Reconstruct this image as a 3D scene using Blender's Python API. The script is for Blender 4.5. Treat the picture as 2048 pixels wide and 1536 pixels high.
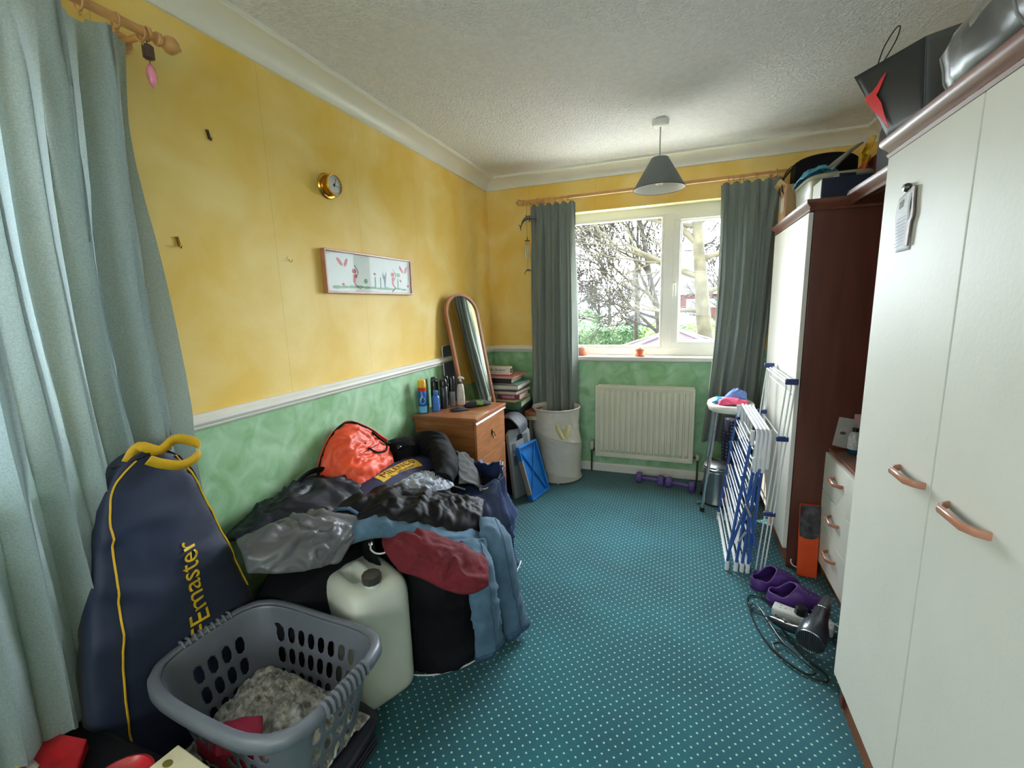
import bpy, bmesh, math, random
from mathutils import Vector, Matrix, noise
PI = math.pi
R = math.radians
rnd = random.Random(7)
scene = bpy.context.scene
for o in list(bpy.data.objects):
    bpy.data.objects.remove(o)
COL = scene.collection

# ------------------------------------------------------------------ camera
IMG_W, FPX = 2048, 897.5
cam_d = bpy.data.cameras.new('camera')
cam = bpy.data.objects.new('camera', cam_d)
COL.objects.link(cam)
scene.camera = cam
cam_d.sensor_fit = 'HORIZONTAL'
cam_d.sensor_width = 36.0
cam_d.lens = 36.0 * FPX / IMG_W
cam_d.clip_start = 0.02
cam_d.clip_end = 500
right = Vector((0.93693, 0.34828, -0.02922))
up = Vector((-0.03259, 0.17030, 0.98485))
fwd = Vector((-0.34798, 0.92179, -0.17091))
m3 = Matrix((right, up, -fwd)).transposed()
cam.matrix_world = Matrix.Translation((1.534, 0, 1.372)) @ m3.to_4x4()

# ------------------------------------------------------------------ world, sun, portals, exposure
scene.view_settings.view_transform = 'Standard'
scene.view_settings.look = 'None'
scene.view_settings.gamma = 1.0
scene.view_settings.use_curve_mapping = False
scene.view_settings.exposure = 0.68
w = bpy.data.worlds.new('world')
scene.world = w
w.use_nodes = True
bg = w.node_tree.nodes['Background']
bg.inputs[0].default_value = (0.84, 0.92, 1.0, 1)
# hazy sky, brightest on the sunny side beyond the far window
SKY_BASE, SKY_GLOW = 6.6, 30.0
wn, wl = w.node_tree.nodes, w.node_tree.links
wtc = wn.new('ShaderNodeTexCoord')
wdot = wn.new('ShaderNodeVectorMath')
wdot.operation = 'DOT_PRODUCT'
wl.new(wtc.outputs['Generated'], wdot.inputs[0])
wdot.inputs[1].default_value = Vector((-0.12, 0.88, 0.42)).normalized()
wmx = wn.new('ShaderNodeMath')
wmx.operation = 'MAXIMUM'
wl.new(wdot.outputs['Value'], wmx.inputs[0])
wmx.inputs[1].default_value = 0.0
wpw = wn.new('ShaderNodeMath')
wpw.operation = 'POWER'
wl.new(wmx.outputs[0], wpw.inputs[0])
wpw.inputs[1].default_value = 2.0
wma = wn.new('ShaderNodeMath')
wma.operation = 'MULTIPLY_ADD'
wl.new(wpw.outputs[0], wma.inputs[0])
wma.inputs[1].default_value = SKY_GLOW
wma.inputs[2].default_value = SKY_BASE
wl.new(wma.outputs[0], bg.inputs[1])
scene.cycles.max_bounces = 10
scene.cycles.diffuse_bounces = 6
scene.cycles.transparent_max_bounces = 24
scene.cycles.sample_clamp_indirect = 6.0
scene.cycles.use_denoising = True
scene.cycles.caustics_reflective = False
scene.cycles.caustics_refractive = False
sun_d = bpy.data.lights.new('sun', 'SUN')
sun_d.energy = 6.0
sun_d.angle = R(0.8)
sun_d.color = (1.0, 0.93, 0.82)
sun = bpy.data.objects.new('sun', sun_d)
COL.objects.link(sun)
sun.rotation_euler = Vector((-0.55, 0.35, 0.75)).to_track_quat('Z', 'Y').to_euler()


def portal(name, loc, rot, sx, sy):
    d = bpy.data.lights.new(name, 'AREA')
    d.shape = 'RECTANGLE'
    d.size, d.size_y = sx, sy
    d.cycles.is_portal = True
    o = bpy.data.objects.new(name, d)
    COL.objects.link(o)
    o.location = loc
    o.rotation_euler = rot


portal('sky_portal', (1.31, 3.80, 1.50), (R(-90), 0, 0), 1.5, 1.25)
portal('sky_portal', (1.40, -2.48, 1.50), (R(90), 0, 0), 2.0, 1.2)
portal('sky_portal', (-0.22, -0.19, 1.50), (0, R(-90), 0), 1.15, 1.9)


# ------------------------------------------------------------------ materials
def srgb(h):
    if isinstance(h, str):
        v = [int(h[i:i + 2], 16) / 255 for i in (0, 2, 4)]
    else:
        v = [c / 255 for c in h]
    return tuple(c / 12.92 if c <= 0.04045 else ((c + 0.055) / 1.055) ** 2.4 for c in v)


MATS = {}


def mat(name, col, rough=0.6, var=0.12, scale=8.0, bump=0.0, bscale=60.0, metal=0.0, spec=0.5, emit=None,
        trans=0.0, sheen=0.0, stretch=None, col2=None, coat=0.0, detail=4):
    """procedural principled material: noise-varied base colour and noise bump"""
    if name in MATS:
        return MATS[name]
    m = bpy.data.materials.new(name)
    m.use_nodes = True
    nt = m.node_tree
    N, L = nt.nodes, nt.links
    b = N['Principled BSDF']
    c = srgb(col)
    tc = N.new('ShaderNodeTexCoord')
    mp = N.new('ShaderNodeMapping')
    L.new(tc.outputs['Object'], mp.inputs[0])
    if stretch:
        mp.inputs['Scale'].default_value = stretch
    nz = N.new('ShaderNodeTexNoise')
    nz.inputs['Scale'].default_value = scale
    nz.inputs['Detail'].default_value = detail
    L.new(mp.outputs[0], nz.inputs[0])
    rp = N.new('ShaderNodeValToRGB')
    c2 = srgb(col2) if col2 else tuple(min(1, x * (1 + var)) for x in c)
    c1 = c if col2 else tuple(x * (1 - var) for x in c)
    rp.color_ramp.elements[0].position = 0.35
    rp.color_ramp.elements[1].position = 0.65
    rp.color_ramp.elements[0].color = (*c1, 1)
    rp.color_ramp.elements[1].color = (*c2, 1)
    L.new(nz.outputs[0], rp.inputs[0])
    L.new(rp.outputs[0], b.inputs['Base Color'])
    b.inputs['Roughness'].default_value = rough
    b.inputs['Metallic'].default_value = metal
    b.inputs['Specular IOR Level'].default_value = spec
    if sheen:
        b.inputs['Sheen Weight'].default_value = sheen
    if coat:
        b.inputs['Coat Weight'].default_value = coat
        b.inputs['Coat Roughness'].default_value = 0.15
    if trans:
        b.inputs['Transmission Weight'].default_value = trans
    if emit:
        b.inputs['Emission Color'].default_value = (*srgb(emit[0]), 1)
        b.inputs['Emission Strength'].default_value = emit[1]
    if bump:
        n2 = N.new('ShaderNodeTexNoise')
        n2.inputs['Scale'].default_value = bscale
        n2.inputs['Detail'].default_value = 3
        L.new(mp.outputs[0], n2.inputs[0])
        bp = N.new('ShaderNodeBump')
        bp.inputs['Strength'].default_value = min(1, bump)
        bp.inputs['Distance'].default_value = 0.004
        L.new(n2.outputs[0], bp.inputs['Height'])
        L.new(bp.outputs[0], b.inputs['Normal'])
    MATS[name] = m
    return m


def mixmath(nt, op, a, b=None, clamp=False):
    n = nt.nodes.new('ShaderNodeMath')
    n.operation = op
    n.use_clamp = clamp
    for i, v in enumerate((a, b)):
        if v is None:
            continue
        if isinstance(v, (int, float)):
            n.inputs[i].default_value = v
        else:
            nt.links.new(v, n.inputs[i])
    return n.outputs[0]


def wall_material(seam_axis):
    m = bpy.data.materials.new('wallpaper')
    m.use_nodes = True
    nt = m.node_tree
    N, L = nt.nodes, nt.links
    b = N['Principled BSDF']
    g = N.new('ShaderNodeNewGeometry')
    sp = N.new('ShaderNodeSeparateXYZ')
    L.new(g.outputs['Position'], sp.inputs[0])

    def band(c1, c2, sc, detail, dist):
        nz = N.new('ShaderNodeTexNoise')
        nz.inputs['Scale'].default_value = sc
        nz.inputs['Detail'].default_value = detail
        nz.inputs['Distortion'].default_value = dist
        L.new(g.outputs['Position'], nz.inputs[0])
        rp = N.new('ShaderNodeValToRGB')
        rp.color_ramp.elements[0].position = 0.36
        rp.color_ramp.elements[1].position = 0.68
        rp.color_ramp.elements[0].color = (*srgb(c1), 1)
        rp.color_ramp.elements[1].color = (*srgb(c2), 1)
        L.new(nz.outputs[0], rp.inputs[0])
        return rp.outputs[0]
    yel = band('E6BF58', 'EFD489', 3.2, 5, 0.4)
    grn = band('86B583', 'AFD4B2', 9.0, 8, 0.9)
    step = mixmath(nt, 'GREATER_THAN', sp.outputs[2], 1.012)
    mx = N.new('ShaderNodeMixRGB')
    L.new(step, mx.inputs[0])
    L.new(grn, mx.inputs[1])
    L.new(yel, mx.inputs[2])
    # wallpaper seams every 53 cm
    pos = sp.outputs[seam_axis]
    fr = mixmath(nt, 'FRACT', mixmath(nt, 'DIVIDE', mixmath(nt, 'ADD', pos, 0.165 + 5.3), 0.53))
    seam = mixmath(nt, 'LESS_THAN', fr, 0.0045)
    dk = N.new('ShaderNodeMixRGB')
    dk.blend_type = 'MULTIPLY'
    dk.inputs[2].default_value = (0.72, 0.66, 0.5, 1)
    L.new(mixmath(nt, 'MULTIPLY', seam, 0.6), dk.inputs[0])
    L.new(mx.outputs[0], dk.inputs[1])
    L.new(dk.outputs[0], b.inputs['Base Color'])
    b.inputs['Roughness'].default_value = 0.55
    b.inputs['Specular IOR Level'].default_value = 0.35
    n2 = N.new('ShaderNodeTexNoise')
    n2.inputs['Scale'].default_value = 160
    L.new(g.outputs['Position'], n2.inputs[0])
    bp = N.new('ShaderNodeBump')
    bp.inputs['Strength'].default_value = 0.15
    bp.inputs['Distance'].default_value = 0.002
    L.new(n2.outputs[0], bp.inputs['Height'])
    L.new(bp.outputs[0], b.inputs['Normal'])
    return m


def carpet_material():
    m = bpy.data.materials.new('carpet')
    m.use_nodes = True
    nt = m.node_tree
    N, L = nt.nodes, nt.links
    b = N['Principled BSDF']
    g = N.new('ShaderNodeNewGeometry')
    # slight waviness so the woven dots are not perfectly round
    nw = N.new('ShaderNodeTexNoise')
    nw.inputs['Scale'].default_value = 70
    L.new(g.outputs['Position'], nw.inputs[0])
    ad = N.new('ShaderNodeVectorMath')
    ad.operation = 'MULTIPLY_ADD'
    L.new(nw.outputs[1], ad.inputs[0])
    ad.inputs[1].default_value = (0.004, 0.004, 0)
    L.new(g.outputs['Position'], ad.inputs[2])
    sp = N.new('ShaderNodeSeparateXYZ')
    L.new(ad.outputs[0], sp.inputs[0])
    q = 0.037
    s = mixmath(nt, 'DIVIDE', mixmath(nt, 'ADD', sp.outputs[0], sp.outputs[1]), q)
    t = mixmath(nt, 'DIVIDE', mixmath(nt, 'SUBTRACT', sp.outputs[0], sp.outputs[1]), q)
    a = mixmath(nt, 'SUBTRACT', mixmath(nt, 'FRACT', s), 0.5)
    c = mixmath(nt, 'SUBTRACT', mixmath(nt, 'FRACT', mixmath(nt, 'ADD', t, 100)), 0.5)
    d = mixmath(nt, 'SQRT', mixmath(nt, 'ADD', mixmath(nt, 'MULTIPLY', a, a), mixmath(nt, 'MULTIPLY', c, c)))
    dot = mixmath(nt, 'SUBTRACT', 1.0, mixmath(nt, 'MULTIPLY', mixmath(nt, 'SUBTRACT', d, 0.085), 14), True)
    n1 = N.new('ShaderNodeTexNoise')
    n1.inputs['Scale'].default_value = 3
    n1.inputs['Detail'].default_value = 5
    L.new(g.outputs['Position'], n1.inputs[0])
    rp = N.new('ShaderNodeValToRGB')
    rp.color_ramp.elements[0].position = 0.35
    rp.color_ramp.elements[1].position = 0.7
    rp.color_ramp.elements[0].color = (*srgb('124E58'), 1)
    rp.color_ramp.elements[1].color = (*srgb('1B5F69'), 1)
    L.new(n1.outputs[0], rp.inputs[0])
    n3 = N.new('ShaderNodeTexNoise')
    n3.inputs['Scale'].default_value = 420
    L.new(g.outputs['Position'], n3.inputs[0])
    pile = N.new('ShaderNodeMixRGB')
    pile.blend_type = 'OVERLAY'
    pile.inputs[0].default_value = 0.5
    L.new(rp.outputs[0], pile.inputs[1])
    L.new(n3.outputs[0], pile.inputs[2])
    mx = N.new('ShaderNodeMixRGB')
    L.new(mixmath(nt, 'MULTIPLY', dot, 0.8), mx.inputs[0])
    L.new(pile.outputs[0], mx.inputs[1])
    mx.inputs[2].default_value = (*srgb('C2D8C4'), 1)
    L.new(mx.outputs[0], b.inputs['Base Color'])
    b.inputs['Roughness'].default_value = 0.95
    b.inputs['Specular IOR Level'].default_value = 0.1
    b.inputs['Sheen Weight'].default_value = 0.25
    bp = N.new('ShaderNodeBump')
    bp.inputs['Strength'].default_value = 0.6
    bp.inputs['Distance'].default_value = 0.004
    L.new(n3.outputs[0], bp.inputs['Height'])
    L.new(bp.outputs[0], b.inputs['Normal'])
    return m


def schlick(nt, f0):
    """two-sided Fresnel for a thin sheet"""
    N, L = nt.nodes, nt.links
    g = N.new('ShaderNodeNewGeometry')
    dp = N.new('ShaderNodeVectorMath')
    dp.operation = 'DOT_PRODUCT'
    L.new(g.outputs['Incoming'], dp.inputs[0])
    L.new(g.outputs['Normal'], dp.inputs[1])
    c = mixmath(nt, 'SUBTRACT', 1.0, mixmath(nt, 'ABSOLUTE', dp.outputs['Value']), True)
    p = mixmath(nt, 'POWER', c, 5.0)
    return mixmath(nt, 'ADD', mixmath(nt, 'MULTIPLY', p, 1 - f0), f0, True)


def glass_material(name='window_glass', f0=0.04, k=0.5):
    m = bpy.data.materials.new(name)
    m.use_nodes = True
    nt = m.node_tree
    N, L = nt.nodes, nt.links
    for n in list(N):
        if n.type != 'OUTPUT_MATERIAL':
            N.remove(n)
    out = [n for n in N if n.type == 'OUTPUT_MATERIAL'][0]
    tr = N.new('ShaderNodeBsdfTransparent')
    tr.inputs[0].default_value = (0.97, 0.99, 0.98, 1)
    gl = N.new('ShaderNodeBsdfGlossy')
    gl.inputs['Roughness'].default_value = 0.0
    mx = N.new('ShaderNodeMixShader')
    L.new(mixmath(nt, 'MULTIPLY', schlick(nt, f0), k), mx.inputs[0])
    L.new(tr.outputs[0], mx.inputs[1])
    L.new(gl.outputs[0], mx.inputs[2])
    L.new(mx.outputs[0], out.inputs[0])
    return m


def curtain_material(name, col, transl):
    m = bpy.data.materials.new(name)
    m.use_nodes = True
    nt = m.node_tree
    N, L = nt.nodes, nt.links
    b = N['Principled BSDF']
    out = [n for n in N if n.type == 'OUTPUT_MATERIAL'][0]
    tc = N.new('ShaderNodeTexCoord')
    wv = N.new('ShaderNodeTexNoise')
    wv.inputs['Scale'].default_value = 240
    L.new(tc.outputs['Object'], wv.inputs[0])
    rp = N.new('ShaderNodeValToRGB')
    c = srgb(col)
    rp.color_ramp.elements[0].position = 0.3
    rp.color_ramp.elements[1].position = 0.7
    rp.color_ramp.elements[0].color = (*[x * 0.86 for x in c], 1)
    rp.color_ramp.elements[1].color = (*[min(1, x * 1.12) for x in c], 1)
    L.new(wv.outputs[0], rp.inputs[0])
    L.new(rp.outputs[0], b.inputs['Base Color'])
    b.inputs['Roughness'].default_value = 0.85
    b.inputs['Sheen Weight'].default_value = 0.3
    b.inputs['Specular IOR Level'].default_value = 0.2
    tl = N.new('ShaderNodeBsdfTranslucent')
    L.new(rp.outputs[0], tl.inputs[0])
    mx = N.new('ShaderNodeMixShader')
    mx.inputs[0].default_value = transl
    L.new(b.outputs[0], mx.inputs[1])
    L.new(tl.outputs[0], mx.inputs[2])
    L.new(mx.outputs[0], out.inputs[0])
    return m


# ------------------------------------------------------------------ mesh helpers
def V(*a):
    return Vector(a)


def basis(d):
    d = d.normalized()
    a = Vector((0, 0, 1)) if abs(d.z) < 0.9 else Vector((1, 0, 0))
    x = d.cross(a).normalized()
    return x, d.cross(x).normalized()


class MB:
    """collects vertices and faces in world coordinates"""

    def __init__(s):
        s.v, s.f, s.mi = [], [], []
        s.cur = 0

    def add(s, vs, fs):
        n = len(s.v)
        s.v += [Vector(p) for p in vs]
        s.f += [[i + n for i in f] for f in fs]
        s.mi += [s.cur] * len(fs)
        return s

    def box(s, c, d, rz=0.0, rx=0.0, ry=0.0):
        c = Vector(c)
        m = Matrix.Rotation(rz, 3, 'Z') @ Matrix.Rotation(ry, 3, 'Y') @ Matrix.Rotation(rx, 3, 'X')
        vs = [c + m @ Vector((x * d[0] / 2, y * d[1] / 2, z * d[2] / 2)) for z in (-1, 1) for y in (-1, 1) for x in (-1, 1)]
        return s.add(vs, [(0, 2, 3, 1), (4, 5, 7, 6), (0, 1, 5, 4), (2, 6, 7, 3), (0, 4, 6, 2), (1, 3, 7, 5)])

    def bb(s, x0, x1, y0, y1, z0, z1):
        return s.box(((x0 + x1) / 2, (y0 + y1) / 2, (z0 + z1) / 2), (x1 - x0, y1 - y0, z1 - z0))

    def tube(s, pts, r, n=8, cap=True, closed=False, flat=1.0):
        pts = [Vector(p) for p in pts]
        k = len(pts)
        rs = r if isinstance(r, (list, tuple)) else [r] * k
        vs, fs = [], []
        d0 = pts[1] - pts[0]
        x, y = basis(d0)
        for i in range(k):
            if closed:
                d = pts[(i + 1) % k] - pts[i - 1]
            else:
                d = pts[min(i + 1, k - 1)] - pts[max(i - 1, 0)]
            if d.length < 1e-9:
                d = d0
            d.normalize()
            x = (x - d * x.dot(d))
            if x.length < 1e-6:
                x, y = basis(d)
            x.normalize()
            y = d.cross(x).normalized()
            for j in range(n):
                a = 2 * PI * j / n
                vs.append(pts[i] + x * (math.cos(a) * rs[i]) + y * (math.sin(a) * rs[i] * flat))
        kk = k if closed else k - 1
        for i in range(kk):
            for j in range(n):
                a, b = i * n + j, i * n + (j + 1) % n
                c, d = ((i + 1) % k) * n + (j + 1) % n, ((i + 1) % k) * n + j
                fs.append((a, b, c, d))
        if cap and not closed:
            fs.append(tuple(range(n - 1, -1, -1)))
            fs.append(tuple((k - 1) * n + j for j in range(n)))
        return s.add(vs, fs)

    def lathe(s, c, prof, n=24, axis=(0, 0, 1), sx=1.0, sy=1.0, cap=True, rot=0.0):
        """profile of (radius, height) about an axis through c"""
        c = Vector(c)
        ax = Vector(axis).normalized()
        if abs(ax.z) > 0.999:
            x, y = Vector((1, 0, 0)), Vector((0, 1, 0)) * (1 if ax.z > 0 else -1)
        else:
            x, y = basis(ax)
        vs, fs = [], []
        for r, h in prof:
            for j in range(n):
                a = 2 * PI * j / n + rot
                vs.append(c + ax * h + x * (math.cos(a) * r * sx) + y * (math.sin(a) * r * sy))
        for i in range(len(prof) - 1):
            for j in range(n):
                fs.append((i * n + j, i * n + (j + 1) % n, (i + 1) * n + (j + 1) % n, (i + 1) * n + j))
        if cap:
            if prof[0][0] > 1e-6:
                fs.append(tuple(range(n - 1, -1, -1)))
            if prof[-1][0] > 1e-6:
                fs.append(tuple((len(prof) - 1) * n + j for j in range(n)))
        return s.add(vs, fs)

    def torus(s, c, R_, r, axis=(0, 0, 1), n=24, m=8, a0=0, a1=2 * PI):
        x, y = basis(Vector(axis))
        c = Vector(c)
        full = abs(a1 - a0 - 2 * PI) < 1e-6
        k = n if full else n + 1
        pts = [c + x * math.cos(a0 + (a1 - a0) * i / n) * R_ + y * math.sin(a0 + (a1 - a0) * i / n) * R_ for i in range(k)]
        return s.tube(pts, r, m, closed=full)

    def prism(s, poly, a, b, frame):
        """poly of 2D points mapped by frame(u, v, w) with w from a to b"""
        n = len(poly)
        vs = [frame(u, v, a) for u, v in poly] + [frame(u, v, b) for u, v in poly]
        fs = [tuple(range(n - 1, -1, -1)), tuple(range(n, 2 * n))]
        fs += [(i, (i + 1) % n, (i + 1) % n + n, i + n) for i in range(n)]
        return s.add(vs, fs)

    def loft(s, rings, cap=True):
        n = len(rings[0])
        vs = [p for r in rings for p in r]
        fs = []
        for i in range(len(rings) - 1):
            for j in range(n):
                fs.append((i * n + j, i * n + (j + 1) % n, (i + 1) * n + (j + 1) % n, (i + 1) * n + j))
        if cap:
            fs.append(tuple(range(n - 1, -1, -1)))
            fs.append(tuple((len(rings) - 1) * n + j for j in range(n)))
        return s.add(vs, fs)

    def grid(s, rows, closed=False):
        nv, nu = len(rows), len(rows[0])
        vs = [p for r in rows for p in r]
        fs = []
        for i in range(nv - 1):
            for j in range(nu if closed else nu - 1):
                fs.append((i * nu + j, i * nu + (j + 1) % nu, (i + 1) * nu + (j + 1) % nu, (i + 1) * nu + j))
        return s.add(vs, fs)


WORLD = {}


def empty(name, label, cat, loc, group=None):
    o = bpy.data.objects.new(name, None)
    COL.objects.link(o)
    o.empty_display_size = 0.05
    o.location = loc
    WORLD[o.name] = Vector(loc)
    o['label'] = label
    o['category'] = cat
    if group:
        o['group'] = group
    return o


def obj(name, mb, m, parent=None, smooth=True, bevel=0.0, sub=0, solid=0.0, ang=38, label=None, cat=None, group=None,
        kind=None, bseg=2, fix=False, off=-1):
    vs = mb.v
    if parent is not None:
        org = WORLD[parent.name]
    elif kind == 'structure':
        org = Vector((0, 0, 0))
    else:
        lo = Vector([min(p[i] for p in vs) for i in range(3)])
        hi = Vector([max(p[i] for p in vs) for i in range(3)])
        org = Vector(((lo.x + hi.x) / 2, (lo.y + hi.y) / 2, lo.z))
    me = bpy.data.meshes.new(name)
    me.from_pydata([tuple(p - org) for p in vs], [], mb.f)
    me.validate()
    if fix:
        bm = bmesh.new()
        bm.from_mesh(me)
        bmesh.ops.remove_doubles(bm, verts=bm.verts, dist=1e-5)
        bmesh.ops.recalc_face_normals(bm, faces=bm.faces)
        bm.to_mesh(me)
        bm.free()
    ms = m if isinstance(m, (list, tuple)) else [m]
    for x in ms:
        me.materials.append(x)
    if len(ms) > 1 and len(me.polygons) == len(mb.mi):
        for i, p in enumerate(me.polygons):
            p.material_index = mb.mi[i]
    if smooth:
        me.shade_smooth()
        me.set_sharp_from_angle(angle=R(ang))
    o = bpy.data.objects.new(name, me)
    COL.objects.link(o)
    if parent is not None:
        o.parent = parent
        WORLD[o.name] = org.copy()
    else:
        o.location = org
        WORLD[o.name] = org.copy()
    if solid:
        md = o.modifiers.new('solid', 'SOLIDIFY')
        md.thickness = solid
        md.offset = off
    if bevel:
        md = o.modifiers.new('bevel', 'BEVEL')
        md.width = bevel
        md.segments = bseg
        md.limit_method = 'ANGLE'
        md.angle_limit = R(40)
    if sub:
        md = o.modifiers.new('sub', 'SUBSURF')
        md.levels = sub
        md.render_levels = sub
    if label:
        o['label'] = label
    if cat:
        o['category'] = cat
    if group:
        o['group'] = group
    if kind:
        o['kind'] = kind
    return o


def text_mb(body, size, place, extrude=0.0006, shear=0.0, space=1.0, subdiv=0):
    """letters as a mesh; place(x, y, z) gives world position"""
    cu = bpy.data.curves.new('lettering', 'FONT')
    cu.body = body
    cu.size = size
    cu.extrude = extrude
    cu.shear = shear
    cu.space_character = space
    cu.align_x = 'CENTER'
    cu.align_y = 'CENTER'
    cu.resolution_u = 3
    o = bpy.data.objects.new('lettering', cu)
    COL.objects.link(o)
    bpy.context.view_layer.update()
    me = bpy.data.meshes.new_from_object(o.evaluated_get(bpy.context.evaluated_depsgraph_get()))
    bpy.data.objects.remove(o)
    mb = MB()
    mb.add([place(*v.co) for v in me.vertices], [tuple(p.vertices) for p in me.polygons])
    bpy.data.meshes.remove(me)
    return mb


def cr(p0, p1, p2, p3, t):
    return 0.5 * ((2 * p1) + (p2 - p0) * t + (2 * p0 - 5 * p1 + 4 * p2 - p3) * t * t + (3 * p1 - p0 - 3 * p2 + p3) * t ** 3)


def spline(pts, n, closed=False):
    pts = [Vector(p) if not isinstance(p, (int, float)) else p for p in pts]
    k = len(pts)
    out = []
    seg = k if closed else k - 1
    for i in range(n):
        u = i / n * seg if closed else i / (n - 1) * seg
        j = min(int(u), seg - 1)
        t = u - j
        if closed:
            q = [pts[(j + a) % k] for a in (-1, 0, 1, 2)]
        else:
            q = [pts[max(0, min(k - 1, j + a))] for a in (-1, 0, 1, 2)]
        out.append(cr(*q, t))
    return out


def wrinkle(p, sc, seed):
    q = Vector(p) * sc + Vector((seed * 7.3, seed * 3.1, seed * 1.7))
    wp = Vector((noise.noise(q * 0.6 + Vector((3, 1, 7))), noise.noise(q * 0.6 + Vector((11, 5, 2))), noise.noise(q * 0.6)))
    q = q + wp * 1.1
    a = noise.noise(q)
    b = noise.noise(q * 2.1 + Vector((5, 5, 5)))
    c = noise.noise(q * 4.6 + Vector((1, 9, 5)))
    ra = (1 - min(1, abs(a) * 3.2)) ** 1.6
    rb = (1 - min(1, abs(b) * 3.0)) ** 1.4
    rc = (1 - min(1, abs(c) * 3.0))
    return 1.15 * ra + 0.55 * rb + 0.16 * rc - 0.55


def cloth_rows(rows, nu=40, nv=40, arch=0.0, wr=0.01, sc=9.0, seed=1, stretch=(1, 1, 1), fold=None, fall=0.0):
    """smooth surface through a grid of control points, puffed by arch and creased"""
    a = [spline(r, nu) for r in rows]
    cols = [spline([a[i][j] for i in range(len(a))], nv) for j in range(nu)]
    P = [[cols[j][i].copy() for j in range(nu)] for i in range(nv)]
    out = []
    for i in range(nv):
        line = []
        for j in range(nu):
            p = P[i][j]
            du = P[i][min(j + 1, nu - 1)] - P[i][max(j - 1, 0)]
            dv = P[min(i + 1, nv - 1)][j] - P[max(i - 1, 0)][j]
            n = du.cross(dv)
            if n.length < 1e-9:
                n = Vector((0, 0, 1))
            n.normalize()
            if n.z < 0 and abs(n.z) > 0.2:
                n = -n
            elif abs(n.z) <= 0.2 and (n.x - n.y) < 0:
                n = -n
            u, v = j / (nu - 1), i / (nv - 1)
            e = max(0.0, math.sin(PI * u) * math.sin(PI * v)) ** 0.45
            q = Vector((p.x * stretch[0], p.y * stretch[1], p.z * stretch[2]))
            h = arch * e + wr * wrinkle(q, sc, seed) * (0.35 + 0.65 * e)
            if fold:
                h += fold(u, v)
            line.append(p + n * h - Vector((0, 0, fall * (1 - e))))
        out.append(line)
    return out


def cloth(name, rows, m, parent=None, solid=0.006, label=None, cat=None, group=None, **k):
    mb = MB()
    mb.grid(cloth_rows(rows, **k))
    return obj(name, mb, m, parent, solid=solid, label=label, cat=cat, group=group, ang=180)


def ring2(c, rx, ry, n=28, pw=2.0, rot=0.0, ux=Vector((1, 0, 0)), uy=Vector((0, 1, 0))):
    """superellipse ring"""
    out = []
    for j in range(n):
        a = 2 * PI * j / n
        ca, sa = math.cos(a), math.sin(a)
        x = abs(ca) ** (2 / pw) * (1 if ca >= 0 else -1) * rx
        y = abs(sa) ** (2 / pw) * (1 if sa >= 0 else -1) * ry
        xr, yr = x * math.cos(rot) - y * math.sin(rot), x * math.sin(rot) + y * math.cos(rot)
        out.append(Vector(c) + ux * xr + uy * yr)
    return out

# ------------------------------------------------------------------ shared materials
M_ceil = mat('ceiling_paint', 'E2E2E4', 0.9, 0.04, 40, bump=1.0, bscale=75)
M_ceil.node_tree.nodes['Bump'].inputs['Distance'].default_value = 0.012
M_white = mat('white_gloss', 'E4E2DA', 0.35, 0.03, 5)
M_upvc = mat('white_plastic_frame', 'ECEBE6', 0.3, 0.02, 5)
M_reveal = mat('cream_reveal', 'E9DFB0', 0.7, 0.04, 6)
M_wallL = wall_material(1)
M_wallB = wall_material(0)
M_carpet = carpet_material()
M_glass = glass_material()
M_pglass = glass_material('picture_glass', 0.025, 0.30)
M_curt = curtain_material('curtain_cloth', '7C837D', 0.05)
M_curtL = curtain_material('backlit_tint_cloth', 'A3B2B3', 0.40)  # same cloth made paler and bluer to carry the window's backlight
M_pine = mat('pine', 'C4935C', 0.4, 0.15, 6, stretch=(1, 1, 6))
M_mahog = mat('mahogany', '5A2E22', 0.45, 0.18, 5, stretch=(4, 4, 0.5), coat=0.1)
M_corn = mat('cornice_wood', '6E4133', 0.42, 0.18, 6, stretch=(6, 0.6, 6), coat=0.05)
M_door = mat('cream_laminate', 'CDCCC2', 0.45, 0.03, 3, bump=0.10, bscale=90, spec=0.12)
M_copper = mat('coppery_wood', 'B27A62', 0.25, 0.12, 8, coat=0.6)
M_teak = mat('teak_veneer', '8A5430', 0.4, 0.22, 4, stretch=(1, 5, 12), coat=0.15)
M_teak2 = mat('teak_front', 'A3683F', 0.4, 0.18, 4, stretch=(1, 2, 12), coat=0.15)
M_chrome = mat('chrome', 'C9CCCE', 0.12, 0.02, 4, metal=1.0)
M_brass = mat('brass', 'C79A43', 0.22, 0.1, 6, metal=1.0)
M_steel = mat('dull_steel', '8C9093', 0.3, 0.1, 8, metal=1.0)
M_black = mat('black_plastic', '17181A', 0.35, 0.2, 8)
M_rubber = mat('dark_rubber', '1C1C1E', 0.7, 0.2, 8)
M_wplas = mat('white_plastic', 'DDDFDD', 0.4, 0.03, 8)

W, D, H, Y0 = 2.66, 3.60, 2.385, -2.3

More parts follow.
